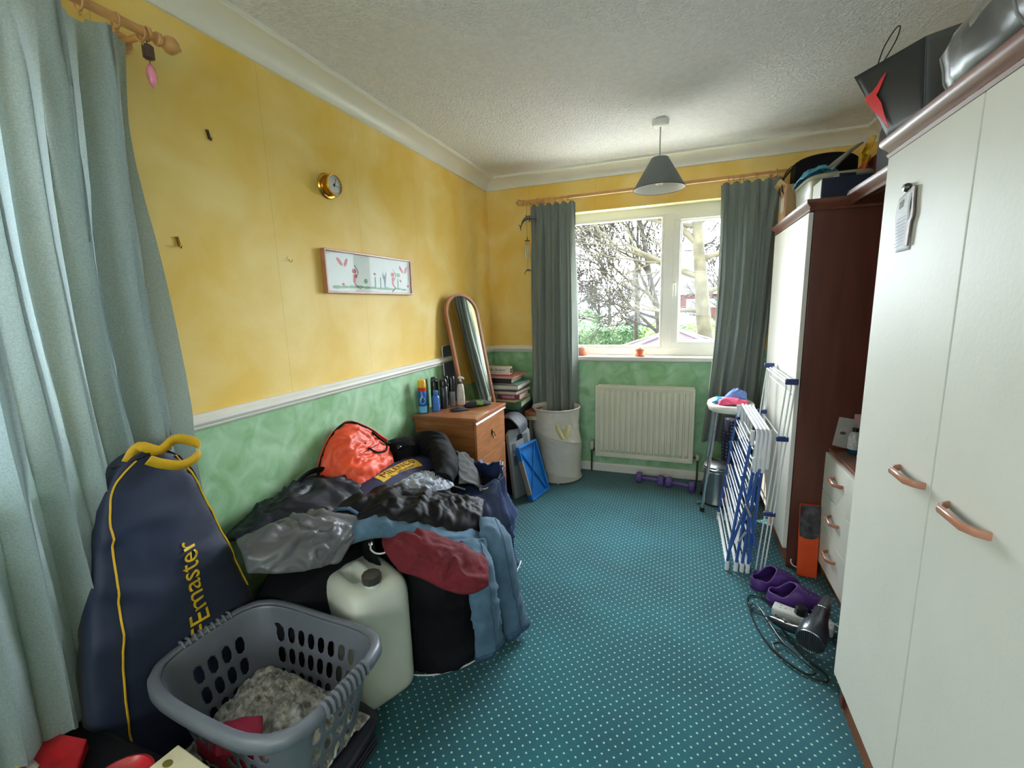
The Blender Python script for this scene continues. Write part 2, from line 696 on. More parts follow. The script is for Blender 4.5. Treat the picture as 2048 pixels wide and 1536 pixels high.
# ------------------------------------------------------------------ room shell
mb = MB()
mb.bb(-0.35, W + 0.3, Y0 - 0.2, D + 0.3, -0.25, 0)
obj('floor', mb, M_carpet, kind='structure', smooth=False)
mb = MB()
mb.bb(-0.35, W + 0.3, Y0 - 0.2, D + 0.3, H, H + 0.2)
obj('ceiling', mb, M_ceil, kind='structure', smooth=False)
BX0, BX1, BZ0, BZ1 = 0.60, 2.02, 0.915, 2.075
mb = MB()
mb.bb(-0.3, W + 0.3, D, D + 0.28, 0, BZ0)
mb.bb(-0.3, W + 0.3, D, D + 0.28, BZ1, H)
mb.bb(-0.3, BX0, D, D + 0.28, BZ0, BZ1)
mb.bb(BX1, W + 0.3, D, D + 0.28, BZ0, BZ1)
obj('wall_back', mb, M_wallB, kind='structure', smooth=False)
LY0, LY1, LZ0, LZ1 = -1.10, 0.72, 0.95, 2.02
mb = MB()
mb.bb(-0.28, 0, Y0, D, 0, LZ0)
mb.bb(-0.28, 0, Y0, D, LZ1, H)
mb.bb(-0.28, 0, Y0, LY0, LZ0, LZ1)
mb.bb(-0.28, 0, LY1, D, LZ0, LZ1)
obj('wall_left', mb, M_wallL, kind='structure', smooth=False)
mb = MB()
mb.bb(W, W + 0.25, Y0, D, 0, H)
obj('wall_right', mb, M_wallL, kind='structure', smooth=False)
FX0, FX1, FZ0, FZ1 = 0.45, 2.35, 0.95, 2.08
mb = MB()
mb.bb(-0.28, W + 0.25, Y0 - 0.2, Y0, 0, FZ0)
mb.bb(-0.28, W + 0.25, Y0 - 0.2, Y0, FZ1, H)
mb.bb(-0.28, FX0, Y0 - 0.2, Y0, FZ0, FZ1)
mb.bb(FX1, W + 0.25, Y0 - 0.2, Y0, FZ0, FZ1)
obj('wall_front', mb, M_wallB, kind='structure', smooth=False)

# cove: hollow quarter profile mitred round the room
cv = [(0.0, 0.085), (0.004, 0.088)] + [(0.10 - 0.092 * math.cos(a), 0.085 - 0.078 * math.sin(a)) for a in [R(t) for t in range(6, 88, 9)]]
cv = [(0.0, 0.0), (0.0, 0.082), (0.006, 0.082)]
for t in range(0, 91, 10):
    a = R(t)
    cv.append((0.100 - 0.090 * math.cos(a), 0.080 - 0.062 * math.sin(a)))
cv += [(0.104, 0.018), (0.110, 0.014), (0.110, 0.0)]


def sweep_wall(name, prof, side, n, m, z0=H, sgn=-1, a0=None, a1=None):
    """profile (out from wall, distance from z0) along one wall, mitred at the corners"""
    mb = MB()
    ra, rb = [], []
    for o_, h in prof:
        z = z0 + sgn * h
        if side == 'left':
            ra.append(V(o_, Y0 + o_, z)); rb.append(V(o_, D - o_, z))
        elif side == 'back':
            ra.append(V((o_ if a0 is None else a0), D - o_, z)); rb.append(V((W - o_) if a1 is None else a1, D - o_, z))
        elif side == 'right':
            ra.append(V(W - o_, D - o_, z)); rb.append(V(W - o_, Y0 + o_, z))
    mb.loft([ra, rb])
    return obj(name, mb, m, kind='structure', fix=True, ang=30)


sweep_wall('trim_1', cv, 'left', 1, M_white)
sweep_wall('trim_2', cv, 'back', 1, M_white)
sweep_wall('trim_3', cv, 'right', 1, M_white)
dado = [(0, 0), (0.012, 0.0), (0.016, 0.004), (0.016, 0.010), (0.022, 0.014), (0.028, 0.020), (0.029, 0.030), (0.024, 0.038),
        (0.016, 0.042), (0.016, 0.048), (0.010, 0.055), (0, 0.055)]
sweep_wall('trim_4', dado, 'left', 1, M_white, z0=1.042)
sweep_wall('trim_5', dado, 'back', 1, M_white, z0=1.042, a1=BX0 - 0.005)
skirt = [(0, 0), (0.018, 0), (0.018, 0.058), (0.012, 0.068), (0, 0.070)]
sweep_wall('baseboard_left', skirt, 'left', 1, M_white, z0=0, sgn=1)
sweep_wall('baseboard_back', skirt, 'back', 1, M_white, z0=0, sgn=1)

# ------------------------------------------------------------------ windows


def frame_ring(mb, x0, x1, z0, z1, w_, y0, y1, P_):
    """four bars of a rectangular frame; P_ maps (along, depth, up) to world"""
    for a, b, c, d in ((x0, x1, z0, z0 + w_), (x0, x1, z1 - w_, z1), (x0, x0 + w_, z0 + w_, z1 - w_), (x1 - w_, x1, z0 + w_, z1 - w_)):
        p, q = P_(a, y0, c), P_(b, y1, d)
        mb.bb(min(p.x, q.x), max(p.x, q.x), min(p.y, q.y), max(p.y, q.y), min(p.z, q.z), max(p.z, q.z))


def make_window(n, P_, x0, x1, z0, z1, mull, sashes):
    root = bpy.data.objects.new('window_%d' % n, None)
    COL.objects.link(root)
    c = P_((x0 + x1) / 2, 0, z0)
    root.location = c
    WORLD[root.name] = c.copy()
    root['kind'] = 'structure'
    mb = MB()
    frame_ring(mb, x0, x1, z0, z1, 0.062, -0.035, 0.035, P_)
    for m_ in mull:
        p, q = P_(m_ - 0.035, -0.035, z0 + 0.06), P_(m_ + 0.035, 0.035, z1 - 0.06)
        mb.bb(min(p.x, q.x), max(p.x, q.x), min(p.y, q.y), max(p.y, q.y), min(p.z, q.z), max(p.z, q.z))
    obj('window_frame', mb, M_upvc, root, smooth=False, bevel=0.004)
    for a, b, opening in sashes:
        mb = MB()
        lo, hi = z0 + 0.06, z1 - 0.06
        w_ = 0.05 if opening else 0.018
        yy = -0.05 if opening else -0.03
        frame_ring(mb, a, b, lo, hi, w_, yy, 0.02, P_)
        if opening:
            frame_ring(mb, a + w_, b - w_, lo + w_, hi - w_, 0.012, -0.03, 0.02, P_)
        obj('sash', mb, M_upvc, root, smooth=False, bevel=0.004)
        mb = MB()
        p, q = P_(a + 0.01, -0.003, lo + 0.01), P_(b - 0.01, 0.003, hi - 0.01)
        mb.add([P_(a + 0.01, 0, lo + 0.01), P_(b - 0.01, 0, lo + 0.01), P_(b - 0.01, 0, hi - 0.01), P_(a + 0.01, 0, hi - 0.01)], [(0, 1, 2, 3)])
        obj('glass_pane', mb, M_glass, root, smooth=False)
        if opening:
            mb = MB()
            c0 = P_(a + 0.012, -0.052, (z0 + z1) / 2)
            mb.tube([P_(a + 0.018, -0.05, 1.50), P_(a + 0.018, -0.075, 1.50), P_(a + 0.018, -0.085, 1.49), P_(a + 0.018, -0.085, 1.41)], 0.008, 8)
            mb.box(P_(a + 0.018, -0.054, 1.495), (0.018, 0.018, 0.06))
            obj('window_handle', mb, M_wplas, root, bevel=0.002)
    return root


PB = lambda a, d, z: V(a, 3.735 + d, z)
PL = lambda a, d, z: V(-0.17 - d, a, z)
make_window(1, PB, BX0, BX1, 0.955, BZ1, [1.43], [(0.655, 1.395, False), (1.462, 1.962, True)])
make_window(2, PL, LY0, LY1, 0.975, LZ1, [0.05], [(-1.04, 0.015, False), (0.085, 0.66, True)])
PFW = lambda a, d, z: V(a, Y0 - 0.12 - d, z)
make_window(3, PFW, FX0, FX1, 0.955, FZ1, [1.40], [(0.515, 1.365, False), (1.435, 2.29, True)])  # unseen window added behind the camera to fill the room with daylight
# cream lining of the window recess
mb = MB()
mb.bb(BX0, BX1, D + 0.001, D + 0.11, BZ1 - 0.004, BZ1)
mb.bb(BX0, BX0 + 0.004, D + 0.001, D + 0.11, 0.955, BZ1 - 0.004)
mb.bb(BX1 - 0.004, BX1, D + 0.001, D + 0.11, 0.955, BZ1 - 0.004)
obj('trim_6', mb, M_reveal, kind='structure', smooth=False)
mb = MB()
mb.bb(BX0 - 0.01, BX1 + 0.01, 3.565, 3.60, 0.925, 0.957)
mb.bb(BX0, BX1, 3.60, 3.71, 0.915, 0.957)
obj('trim_7', mb, M_white, kind='structure', smooth=False, bevel=0.006)

# ------------------------------------------------------------------ pendant lamp
t = empty('pendant_lamp', 'small grey cone pendant shade hanging from the ceiling before the far window', 'lamp', (1.39, 2.90, 2.0))
mb = MB()
mb.lathe((1.39, 2.90, H), [(0.0, -0.034), (0.036, -0.034), (0.044, -0.028), (0.048, 0.0)], 28)
obj('ceiling_rose', mb, M_wplas, t)
mb = MB()
mb.tube([(1.39, 2.90, H - 0.03), (1.389, 2.90, 2.28), (1.39, 2.90, 2.175)], 0.0035, 8)
obj('flex', mb, mat('grey_flex', '9A9794', 0.5), t)
mb = MB()
mb.lathe((1.39, 2.90, 0), [(0.147, 2.018), (0.046, 2.188)], 48, cap=False)
mb.lathe((1.39, 2.90, 0), [(0.0, 2.186), (0.046, 2.188)], 48, cap=False)
sh = obj('lamp_shade', mb, mat('grey_shade', '6A7070', 0.8, 0.05, 200, bump=0.3, bscale=400), t)
mb = MB()
mb.lathe((1.39, 2.90, 0), [(0.144, 2.019), (0.044, 2.184), (0.0, 2.183)], 48, cap=False)
obj('shade_lining', mb, mat('lining_white', 'D8D6D0', 0.6, 0.02, 9), t)
mb = MB()
mb.torus((1.39, 2.90, 2.019), 0.146, 0.0022, n=48)
obj('shade_rim', mb, mat('dark_rim', '2D2F30', 0.6), t)
mb = MB()
mb.lathe((1.39, 2.90, 0), [(0.0, 2.178), (0.018, 2.178), (0.02, 2.12), (0.014, 2.115)], 20)
obj('lamp_holder', mb, M_wplas, t)
mb = MB()
for k in range(3):
    a = 2 * PI * k / 3 + 0.4
    x, y = 1.39 + math.cos(a) * 0.013, 2.90 + math.sin(a) * 0.013
    for s_ in (-0.007, 0.007):
        mb.tube([(x + s_, y, 2.118), (x + s_, y, 2.05)], 0.0055, 8)
    mb.tube([(x - 0.007, y, 2.05), (x, y, 2.045), (x + 0.007, y, 2.05)], 0.0055, 8)
obj('light_bulb', mb, mat('milky_glass', 'F0EEE2', 0.3, 0.02, 5), t)

# ------------------------------------------------------------------ radiator
t = empty('radiator', 'cream ribbed panel radiator mounted on the green wall under the window', 'radiator', (1.285, 3.53, 0.15))
x0, x1, z0, z1, yf = 0.918, 1.652, 0.158, 0.733, 3.50
M_rad = mat('radiator_cream', 'D2D0BE', 0.4, 0.04, 5)
mb = MB()
mb.bb(x0, x1, yf, yf + 0.012, z0, z1)
obj('back_sheet', mb, M_rad, t, smooth=False, bevel=0.005)
mb = MB()
rows = []
nf = 16
w_ = (x1 - x0 - 0.06) / nf
prof = []
for k in range(nf):
    c = x0 + 0.03 + w_ * (k + 0.5)
    for dx, dy in ((-0.42, 0), (-0.28, -0.013), (0.28, -0.013), (0.42, 0)):
        prof.append((c + dx * w_, dy))
prof = [(x0 + 0.022, 0)] + prof + [(x1 - 0.022, 0)]
for z, k in ((z0 + 0.035, 0), (z0 + 0.060, 1), (z1 - 0.060, 1), (z1 - 0.035, 0)):
    rows.append([V(x, yf - 0.001 + dy * k, z) for x, dy in prof])
mb.grid(rows)
obj('ribbed_panel', mb, M_rad, t, ang=25)
mb = MB()
frame_ring(mb, x0, x1, z0, z1, 0.02, 0, 0.01, lambda a, d, z: V(a, yf - 0.008 + d, z))
obj('panel_rim', mb, M_rad, t, smooth=False, bevel=0.003)
mb = MB()
mb.bb(x0 + 0.015, x1 - 0.004, yf + 0.035, yf + 0.05, z0 + 0.01, z1 + 0.006)
mb.bb(x0 + 0.1, x0 + 0.14, yf + 0.01, 3.599, z1 - 0.12, z1 - 0.08)
mb.bb(x1 - 0.14, x1 - 0.10, yf + 0.01, 3.599, z1 - 0.12, z1 - 0.08)
mb.bb(x0 + 0.1, x1 - 0.1, yf + 0.01, yf + 0.04, z0 + 0.2, z0 + 0.22)
obj('rear_panel', mb, M_rad, t, smooth=False, bevel=0.004)
for s_, xx in ((-1, x0 - 0.035), (1, x1 + 0.035)):
    mb = MB()
    mb.tube([(xx, 3.53, 0.005), (xx, 3.53, 0.20)], 0.0075, 10)
    mb.tube([(xx, 3.53, 0.195), (xx + 0.035 * -s_, 3.53, 0.195)], 0.008, 10)
    obj('pipe', mb, mat('painted_pipe', '4A4238', 0.5), t)
    mb = MB()
    zz = 0.21 if s_ < 0 else 0.19
    mb.lathe((xx, 3.53, zz), [(0.012, -0.01), (0.014, 0.0), (0.018, 0.008), (0.018, 0.055), (0.014, 0.062)] if s_ < 0 else
             [(0.010, -0.01), (0.012, 0.0), (0.016, 0.02), (0.014, 0.032)], 18)
    obj('valve_head', mb, mat('valve_white', 'C9C4B4', 0.4), t)

# ------------------------------------------------------------------ curtains
M_ring = mat('ring_wood', 'B98958', 0.4, 0.1, 9)


def curtain_pole(name, label, p0, p1, ends, brk, rings):
    t = empty(name, label, 'curtain pole', p0)
    ax = (Vector(p1) - Vector(p0)).normalized()
    mb = MB()
    mb.tube([p0, p1], 0.0125, 14)
    obj('pole', mb, M_pine, t)
    for e, sgn in ends:
        mb = MB()
        mb.lathe(e, [(0.0125, -0.004), (0.018, 0.0), (0.018, 0.008), (0.013, 0.012), (0.015, 0.018), (0.023, 0.03), (0.024, 0.042),
                     (0.017, 0.054), (0.008, 0.060), (0.006, 0.066), (0.0, 0.068)], 20, axis=ax * sgn)
        obj('finial', mb, M_pine, t)
    for b in brk:
        mb = MB()
        b = Vector(b)
        wall = V(0.0, b.y, b.z) if abs(ax.y) > 0.5 else V(b.x, 3.5995, b.z)
        mb.tube([b, wall], 0.009, 10)
        mb.lathe(wall, [(0.026, 0), (0.026, 0.008), (0.02, 0.012)], 20, axis=(b - wall))
        mb.torus(b, 0.016, 0.005, axis=ax, n=18, m=6)
        obj('bracket', mb, M_pine, t)
    for k in rings:
        c = Vector(p0) + ax * k
        mb = MB()
        mb.torus(c - Vector((0, 0, 0.0065)), 0.0185, 0.003, axis=ax, n=20, m=6)
        mb.torus(c - Vector((0, 0, 0.030)), 0.005, 0.0012, axis=ax, n=10, m=5)
        obj('curtain_ring', mb, M_ring, t)
    return t


def curtain(name, label, a0, a1, b0, b1, zt, zb, d0, amp, folds, P_, m, seed, sag=None, group=None, pinch=6, bulge=0.0, squash=0.0):
    """pleated cloth; P_ maps (along wall, out from wall, z) to world"""
    nu, nv = folds * 16, 64
    rows = []
    for i in range(nv + 1):
        v = i / nv
        z = zt + (zb - zt) * v
        hd = max(0.0, 1 - v / 0.055)          # stiff pinch-pleated heading
        line = []
        for j in range(nu + 1):
            u = j / nu
            lo = a0 + (b0 - a0) * v ** 1.2
            hi = a1 + (b1 - a1) * v ** 1.2
            ph = noise.noise(Vector((u * 3.1, v * 1.3, seed))) * 2.4 * (0.35 + 0.65 * min(1, v * 3))
            ph2 = noise.noise(Vector((u * 5.0 + 9, v * 0.8, seed + 4)))
            am = amp * (0.55 + 0.45 * min(1, v * 2.5)) * (0.85 + 0.5 * ph2)
            if squash:
                am *= 1 - squash * min(1, max(0, (1.08 - z) / 0.15))
            w0 = math.sin(2 * PI * folds * u + ph)
            w0 = math.copysign(abs(w0) ** 0.75, w0)
            w1 = math.sin(2 * PI * folds * u * 0.5 + 1.3 + seed + 2 * v)
            w2 = math.sin(2 * PI * folds * 2.3 * u + 2.5 * ph2 + 1.5 * v)
            body = am * (0.85 * w0 + 0.35 * w1 + 0.16 * w2)
            # triple pleats gathered at the heading
            k = pinch * u
            fr = k - math.floor(k)
            pl = math.exp(-((fr - 0.5) / 0.12) ** 2) * 0.03 * (1 + 0.5 * math.sin(fr * 60))
            e = min(1, v / 0.12)
            d = d0 + body * e + (pl * (1 - 0.6 * e))
            crease = 0.0022 * wrinkle((u * 3.5, v * 2.0, seed), 2.2, seed)
            along = lo + (hi - lo) * u + am * 0.35 * math.sin(4 * PI * folds * u + 2 * ph) * e
            if sag:
                along += sag(u, v)
            d += crease + bulge * math.sin(PI * min(1, v * 1.0)) * math.sin(PI * u)
            line.append(P_(along, max(0.02, d), z - 0.012 * hd * (math.sin(PI * ((pinch * u) % 1)) < 0.5)))
        rows.append(line)
    mb = MB()
    mb.grid(rows)
    # hem folded up
    o = obj(name, mb, m, label=label, cat='curtain', group=group, ang=180, off=0)
    return o


CB = lambda a, d, z: V(a, 3.595 - d, z)
CL = lambda a, d, z: V(d, a, z)
curtain_pole('curtain_pole', 'turned pine curtain pole running above the far window', (0.36, 3.49, 2.165), (2.17, 3.49, 2.172),
             [((0.36, 3.49, 2.165), -1), ((2.17, 3.49, 2.172), 1)], [(0.47, 3.49, 2.165), (2.08, 3.49, 2.172)],
             [0.05, 0.13, 0.16, 0.21, 0.25, 0.31, 0.35, 1.44, 1.47, 1.51, 1.53, 1.60, 1.68])
curtain_pole('curtain_pole', 'short visible end of a pine curtain pole on the left wall near the ceiling', (0.112, -1.95, 2.150), (0.112, 0.99, 2.150),
             [((0.112, 0.99, 2.15), 1), ((0.112, -1.95, 2.15), -1)], [(0.112, 0.965, 2.15), (0.112, -0.6, 2.15), (0.112, -1.9, 2.15)],
             [2.12, 2.2, 2.30, 2.42, 2.52, 2.6, 2.68, 2.76, 2.84, 2.90])
curtain('curtain', 'grey-green pleated curtain hanging at the left side of the far window behind the laundry hamper',
        0.41, 0.765, 0.405, 0.765, 2.137, 0.34, 0.10, 0.044, 6, CB, M_curt, 3.3)
curtain('curtain', 'grey-green pleated curtain hanging at the right side of the far window beside the wardrobe',
        1.757, 2.13, 1.695, 2.06, 2.14, 0.345, 0.105, 0.046, 6, CB, M_curt, 8.1,
        sag=lambda u, v: 0.03 * math.sin(PI * v) * (1 - u))
curtain('curtain', 'large grey-green curtain with a backlit pale tint drawn together on the left wall behind the navy bag',
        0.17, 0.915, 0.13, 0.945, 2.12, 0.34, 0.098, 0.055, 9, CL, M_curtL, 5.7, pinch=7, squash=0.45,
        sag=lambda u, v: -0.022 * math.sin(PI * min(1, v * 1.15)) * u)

# ------------------------------------------------------------------ wardrobes


def cornice(root, xf, xb, y0, y1, z, ends=(True, True), hh=0.048):
    """moulded top rail, proud of the front and of the chosen ends"""
    prof = [(0.0, 0.0), (0.012, 0.0), (0.016, 0.008), (0.012, 0.014), (0.018, 0.022), (0.026, 0.030), (0.030, 0.038), (0.030, hh), (0.0, hh)]
    mb = MB()
    ra, rb = [], []
    for o_, h in prof:
        ra.append(V(xf - o_, y0 - (o_ if ends[0] else 0), z + h))
        rb.append(V(xf - o_, y1 + (o_ if ends[1] else 0), z + h))
    mb.loft([ra, rb])
    for k, (yy, sg) in enumerate(((y0, -1), (y1, 1))):
        if ends[k]:
            mb.loft([[V(xf - o_, yy + sg * o_, z + h) for o_, h in prof], [V(xb, yy + sg * o_, z + h) for o_, h in prof]])
    return obj('cornice', mb, M_corn, root, fix=True, ang=28)


def bow_handle(root, x, ya, yb, z, m=M_copper, drop=0.0, name='handle'):
    """bent strap handle standing off a front that faces -x"""
    mb = MB()
    so = 0.026
    pts = [(x, ya, z), (x - so * 0.6, ya + (yb - ya) * 0.08, z), (x - so, ya + (yb - ya) * 0.22, z), (x - so, yb - (yb - ya) * 0.22, z),
           (x - so * 0.6, yb - (yb - ya) * 0.08, z), (x, yb, z)]
    rows = []
    for p in pts:
        p = V(*p)
        rows.append([p + V(0.0, 0, -0.009), p + V(-0.007, 0, -0.007), p + V(-0.009, 0, 0), p + V(-0.007, 0, 0.007), p + V(0, 0, 0.009), p + V(0.002, 0, 0)])
    mb.loft(rows)
    return obj(name, mb, m, root, bevel=0.0015, fix=True)


DX = 2.054
t = empty('wardrobe', 'large cream-doored wardrobe with dark wood cornice in the near right foreground', 'wardrobe', (2.35, 0.72, 0))
mb = MB()
mb.bb(DX + 0.022, 2.63, 1.575, 1.600, 0.02, 1.742)
mb.bb(DX + 0.022, 2.63, -0.16, -0.135, 0.02, 1.742)
mb.bb(2.61, 2.63, -0.13, 1.57, 0.02, 1.742)
mb.bb(DX + 0.022, 2.63, -0.16, 1.600, 1.742, 1.760)
mb.bb(DX + 0.022, 2.63, -0.13, 1.57, 0.10, 0.12)
obj('carcass', mb, M_mahog, t, smooth=False, bevel=0.0015)
mb = MB()
mb.bb(2.086, 2.10, -0.16, 1.60, 0, 0.12)
obj('plinth', mb, mat('plinth_wood', '7A4A2E', 0.5, 0.15, 6), t, smooth=False)
cornice(t, DX + 0.014, 2.64, -0.16, 1.60, 1.744)
for k, (a, b) in enumerate(((1.178, 1.603), (0.745, 1.174), (0.31, 0.741), (-0.16, 0.306))):
    mb = MB()
    mb.bb(DX, DX + 0.018, a, b, 0.128, 1.742)
    d_ = obj('door', mb, M_door, t, smooth=False, bevel=0.002)
    if k == 0:
        bow_handle(d_, DX, 1.195, 1.320, 0.952)
    elif k == 1:
        bow_handle(d_, DX, 1.10, 0.965, 0.952)
    elif k == 2:
        bow_handle(d_, DX, 0.335, 0.460, 0.952)
    else:
        bow_handle(d_, DX, 0.285, 0.160, 0.952)

FX = 2.062
t = empty('wardrobe', 'far cream-doored wardrobe with dark brown side panel standing next to the window curtain', 'wardrobe', (2.35, 2.88, 0))
mb = MB()
mb.bb(FX + 0.022, 2.63, 2.475, 2.497, 0.0, 1.765)
mb.bb(FX + 0.022, 2.63, 3.255, 3.277, 0.0, 1.765)
mb.bb(2.61, 2.63, 2.497, 3.255, 0.02, 1.765)
mb.bb(FX + 0.022, 2.63, 2.475, 3.277, 1.748, 1.768)
mb.bb(FX + 0.022, 2.63, 2.497, 3.255, 0.10, 0.12)
obj('carcass', mb, M_mahog, t, smooth=False, bevel=0.0015)
mb = MB()
mb.bb(FX + 0.026, FX + 0.040, 2.497, 3.255, 0, 0.10)
obj('plinth', mb, mat('plinth_wood', '7A4A2E', 0.5, 0.15, 6), t, smooth=False)
cornice(t, FX + 0.014, 2.63, 2.478, 3.277, 1.755)
for a, b in ((2.474, 2.8745), (2.8755, 3.277)):
    mb = MB()
    mb.bb(FX, FX + 0.019, a, b, 0.105, 1.75)
    d_ = obj('door', mb, M_door, t, smooth=False, bevel=0.002)
    if a > 2.8:
        bow_handle(d_, FX, 3.22, 3.11, 0.45)

t = empty('dressing_unit', 'dressing table unit with cream drawers and dark wood recess between the two wardrobes', 'dressing table', (2.4, 2.04, 0))
mb = MB()
mb.bb(2.615, 2.63, 1.602, 2.473, 0.0, 1.80)
obj('back_panel', mb, M_mahog, t, smooth=False)
mb = MB()
mb.bb(2.222, 2.61, 1.602, 2.473, 0.640, 0.658)
obj('tabletop', mb, mat('dresser_top', '70422F', 0.35, 0.2, 5, stretch=(6, 1, 6), coat=0.3), t, smooth=False, bevel=0.004)
mb = MB()
mb.bb(2.235, 2.61, 2.452, 2.472, 0.0, 0.64)
mb.bb(2.235, 2.61, 2.04, 2.06, 0.0, 0.64)
mb.bb(2.245, 2.26, 2.06, 2.452, 0.0, 0.09)
obj('carcass', mb, mat('plinth_wood', '7A4A2E', 0.5, 0.15, 6), t, smooth=False)
for z0_, z1_, hz in ((0.452, 0.636, 0.562), (0.272, 0.448, 0.378), (0.085, 0.2695, 0.205)):
    mb = MB()
    mb.bb(2.210, 2.232, 2.045, 2.468, z0_, z1_)
    d_ = obj('drawer', mb, M_door, t, smooth=False, bevel=0.002)
    bow_handle(d_, 2.210, 2.195, 2.305, hz)
mb = MB()
mb.bb(2.235, 2.61, 1.634, 2.444, 1.765, 1.785)
obj('canopy', mb, M_mahog, t, smooth=False)
cornice(t, 2.222, 2.6, 1.634, 2.444, 1.766, ends=(False, False), hh=0.052)

# ------------------------------------------------------------------ chest of drawers
t = empty('chest_of_drawers', 'teak veneered chest of drawers with ring pulls against the green wall', 'chest of drawers', (0.24, 2.49, 0))
mb = MB()
mb.bb(0.035, 0.428, 2.275, 2.29, 0.0, 0.718)
mb.bb(0.035, 0.428, 2.705, 2.72, 0.0, 0.718)
mb.bb(0.035, 0.05, 2.29, 2.705, 0.02, 0.718)
mb.bb(0.05, 0.42, 2.29, 2.705, 0.03, 0.05)
obj('carcass', mb, M_teak, t, smooth=False, bevel=0.001)
mb = MB()
mb.bb(0.02, 0.44, 2.265, 2.73, 0.718, 0.738)
obj('chest_top', mb, M_teak, t, smooth=False, bevel=0.003)
mb = MB()
prof = [(0, 0), (0.012, 0), (0.017, 0.006), (0.012, 0.014), (0.012, 0.020), (0.018, 0.026), (0.018, 0.036), (0.010, 0.041), (0, 0.041)]
mb.loft([[V(0.438 + a, 2.266, 0.698 + b) for a, b in prof], [V(0.438 + a, 2.729, 0.698 + b) for a, b in prof]])
obj('moulded_edge', mb, mat('polished_edge', 'A4684C', 0.2, 0.1, 6, coat=0.8), t, fix=True, ang=30)
for z0_, z1_ in ((0.480, 0.694), (0.262, 0.476), (0.044, 0.258)):
    mb = MB()
    mb.bb(0.430, 0.446, 2.277, 2.718, z0_, z1_)
    d_ = obj('drawer', mb, M_teak2, t, smooth=False, bevel=0.0015)
    zc = (z0_ + z1_) / 2 + 0.012
    mb = MB()
    mb.lathe((0.446, 2.50, zc), [(0.019, 0), (0.019, 0.003), (0.012, 0.005), (0.007, 0.012), (0.0, 0.013)], 18, axis=(1, 0, 0), sy=1.0, sx=0.7)
    mb.torus((0.459, 2.50, zc - 0.020), 0.017, 0.003, axis=(1, 0, 0.25), n=20, m=7)
    obj('ring_pull', mb, mat('antique_brass', '57452F', 0.3, 0.2, 9, metal=1.0), d_)

# things on the chest
t = empty('spray_can', 'tall blue furniture polish spray can with yellow cap at the near corner of the chest', 'spray can', (0.062, 2.335, 0.739))
c = V(0.062, 2.335, 0.739)
mb = MB()
mb.lathe(c, [(0.024, 0), (0.026, 0.003), (0.026, 0.150), (0.022, 0.158)], 24)
M_can = mat('can_blue', '1561B4', 0.25, 0.05, 5)
obj('can', mb, M_can, t)
mb = MB()
mb.lathe(c, [(0.0263, 0.005), (0.0263, 0.045)], 24, cap=False)
obj('label_band', mb, mat('can_lightblue', '63B4D8', 0.3, 0.1, 30), t)
mb = MB()
mb.lathe(c, [(0.0264, 0.138), (0.0264, 0.158), (0.022, 0.162)], 24, cap=False)
obj('red_collar', mb, mat('can_red', 'C23128', 0.3), t)
mb = MB()
mb.lathe(c, [(0.025, 0.160), (0.025, 0.198), (0.022, 0.206), (0.012, 0.208), (0, 0.208)], 24)
obj('cap', mb, mat('can_yellow', 'EDB51E', 0.35), t)
mb = MB()


def on_can(x, y, z):
    a = R(-60) + x / 0.0268
    return c + V(math.cos(a) * (0.0268 + z), math.sin(a) * (0.0268 + z), y)


pl = [(math.cos(2 * PI * k / 24) * 0.018, 0.082 + math.sin(2 * PI * k / 24) * 0.022) for k in range(24)]
pl[6] = (0, 0.126)
mb.add([on_can(u, v, 0.0002) for u, v in pl], [tuple(range(24))])
obj('logo_patch', mb, mat('logo_grey', 'B9C4CC', 0.4), t)
obj('lettering', text_mb('Pledge', 0.012, lambda x, y, z: on_can(x, y + 0.083, 0.0006 + z), 0.0002), mat('letter_navy', '1B2E66', 0.4), t)


def bottle(name, label, c, prof, m, cap=None, mcap=None, sy=1.0, cat='bottle', group=None):
    t = empty(name, label, cat, c, group)
    mb = MB()
    mb.lathe(c, prof, 22, sx=1.0, sy=sy)
    obj('bottle_body', mb, m, t)
    if cap:
        mb = MB()
        mb.lathe(c, cap, 22)
        obj('cap', mb, mcap, t)
    return t


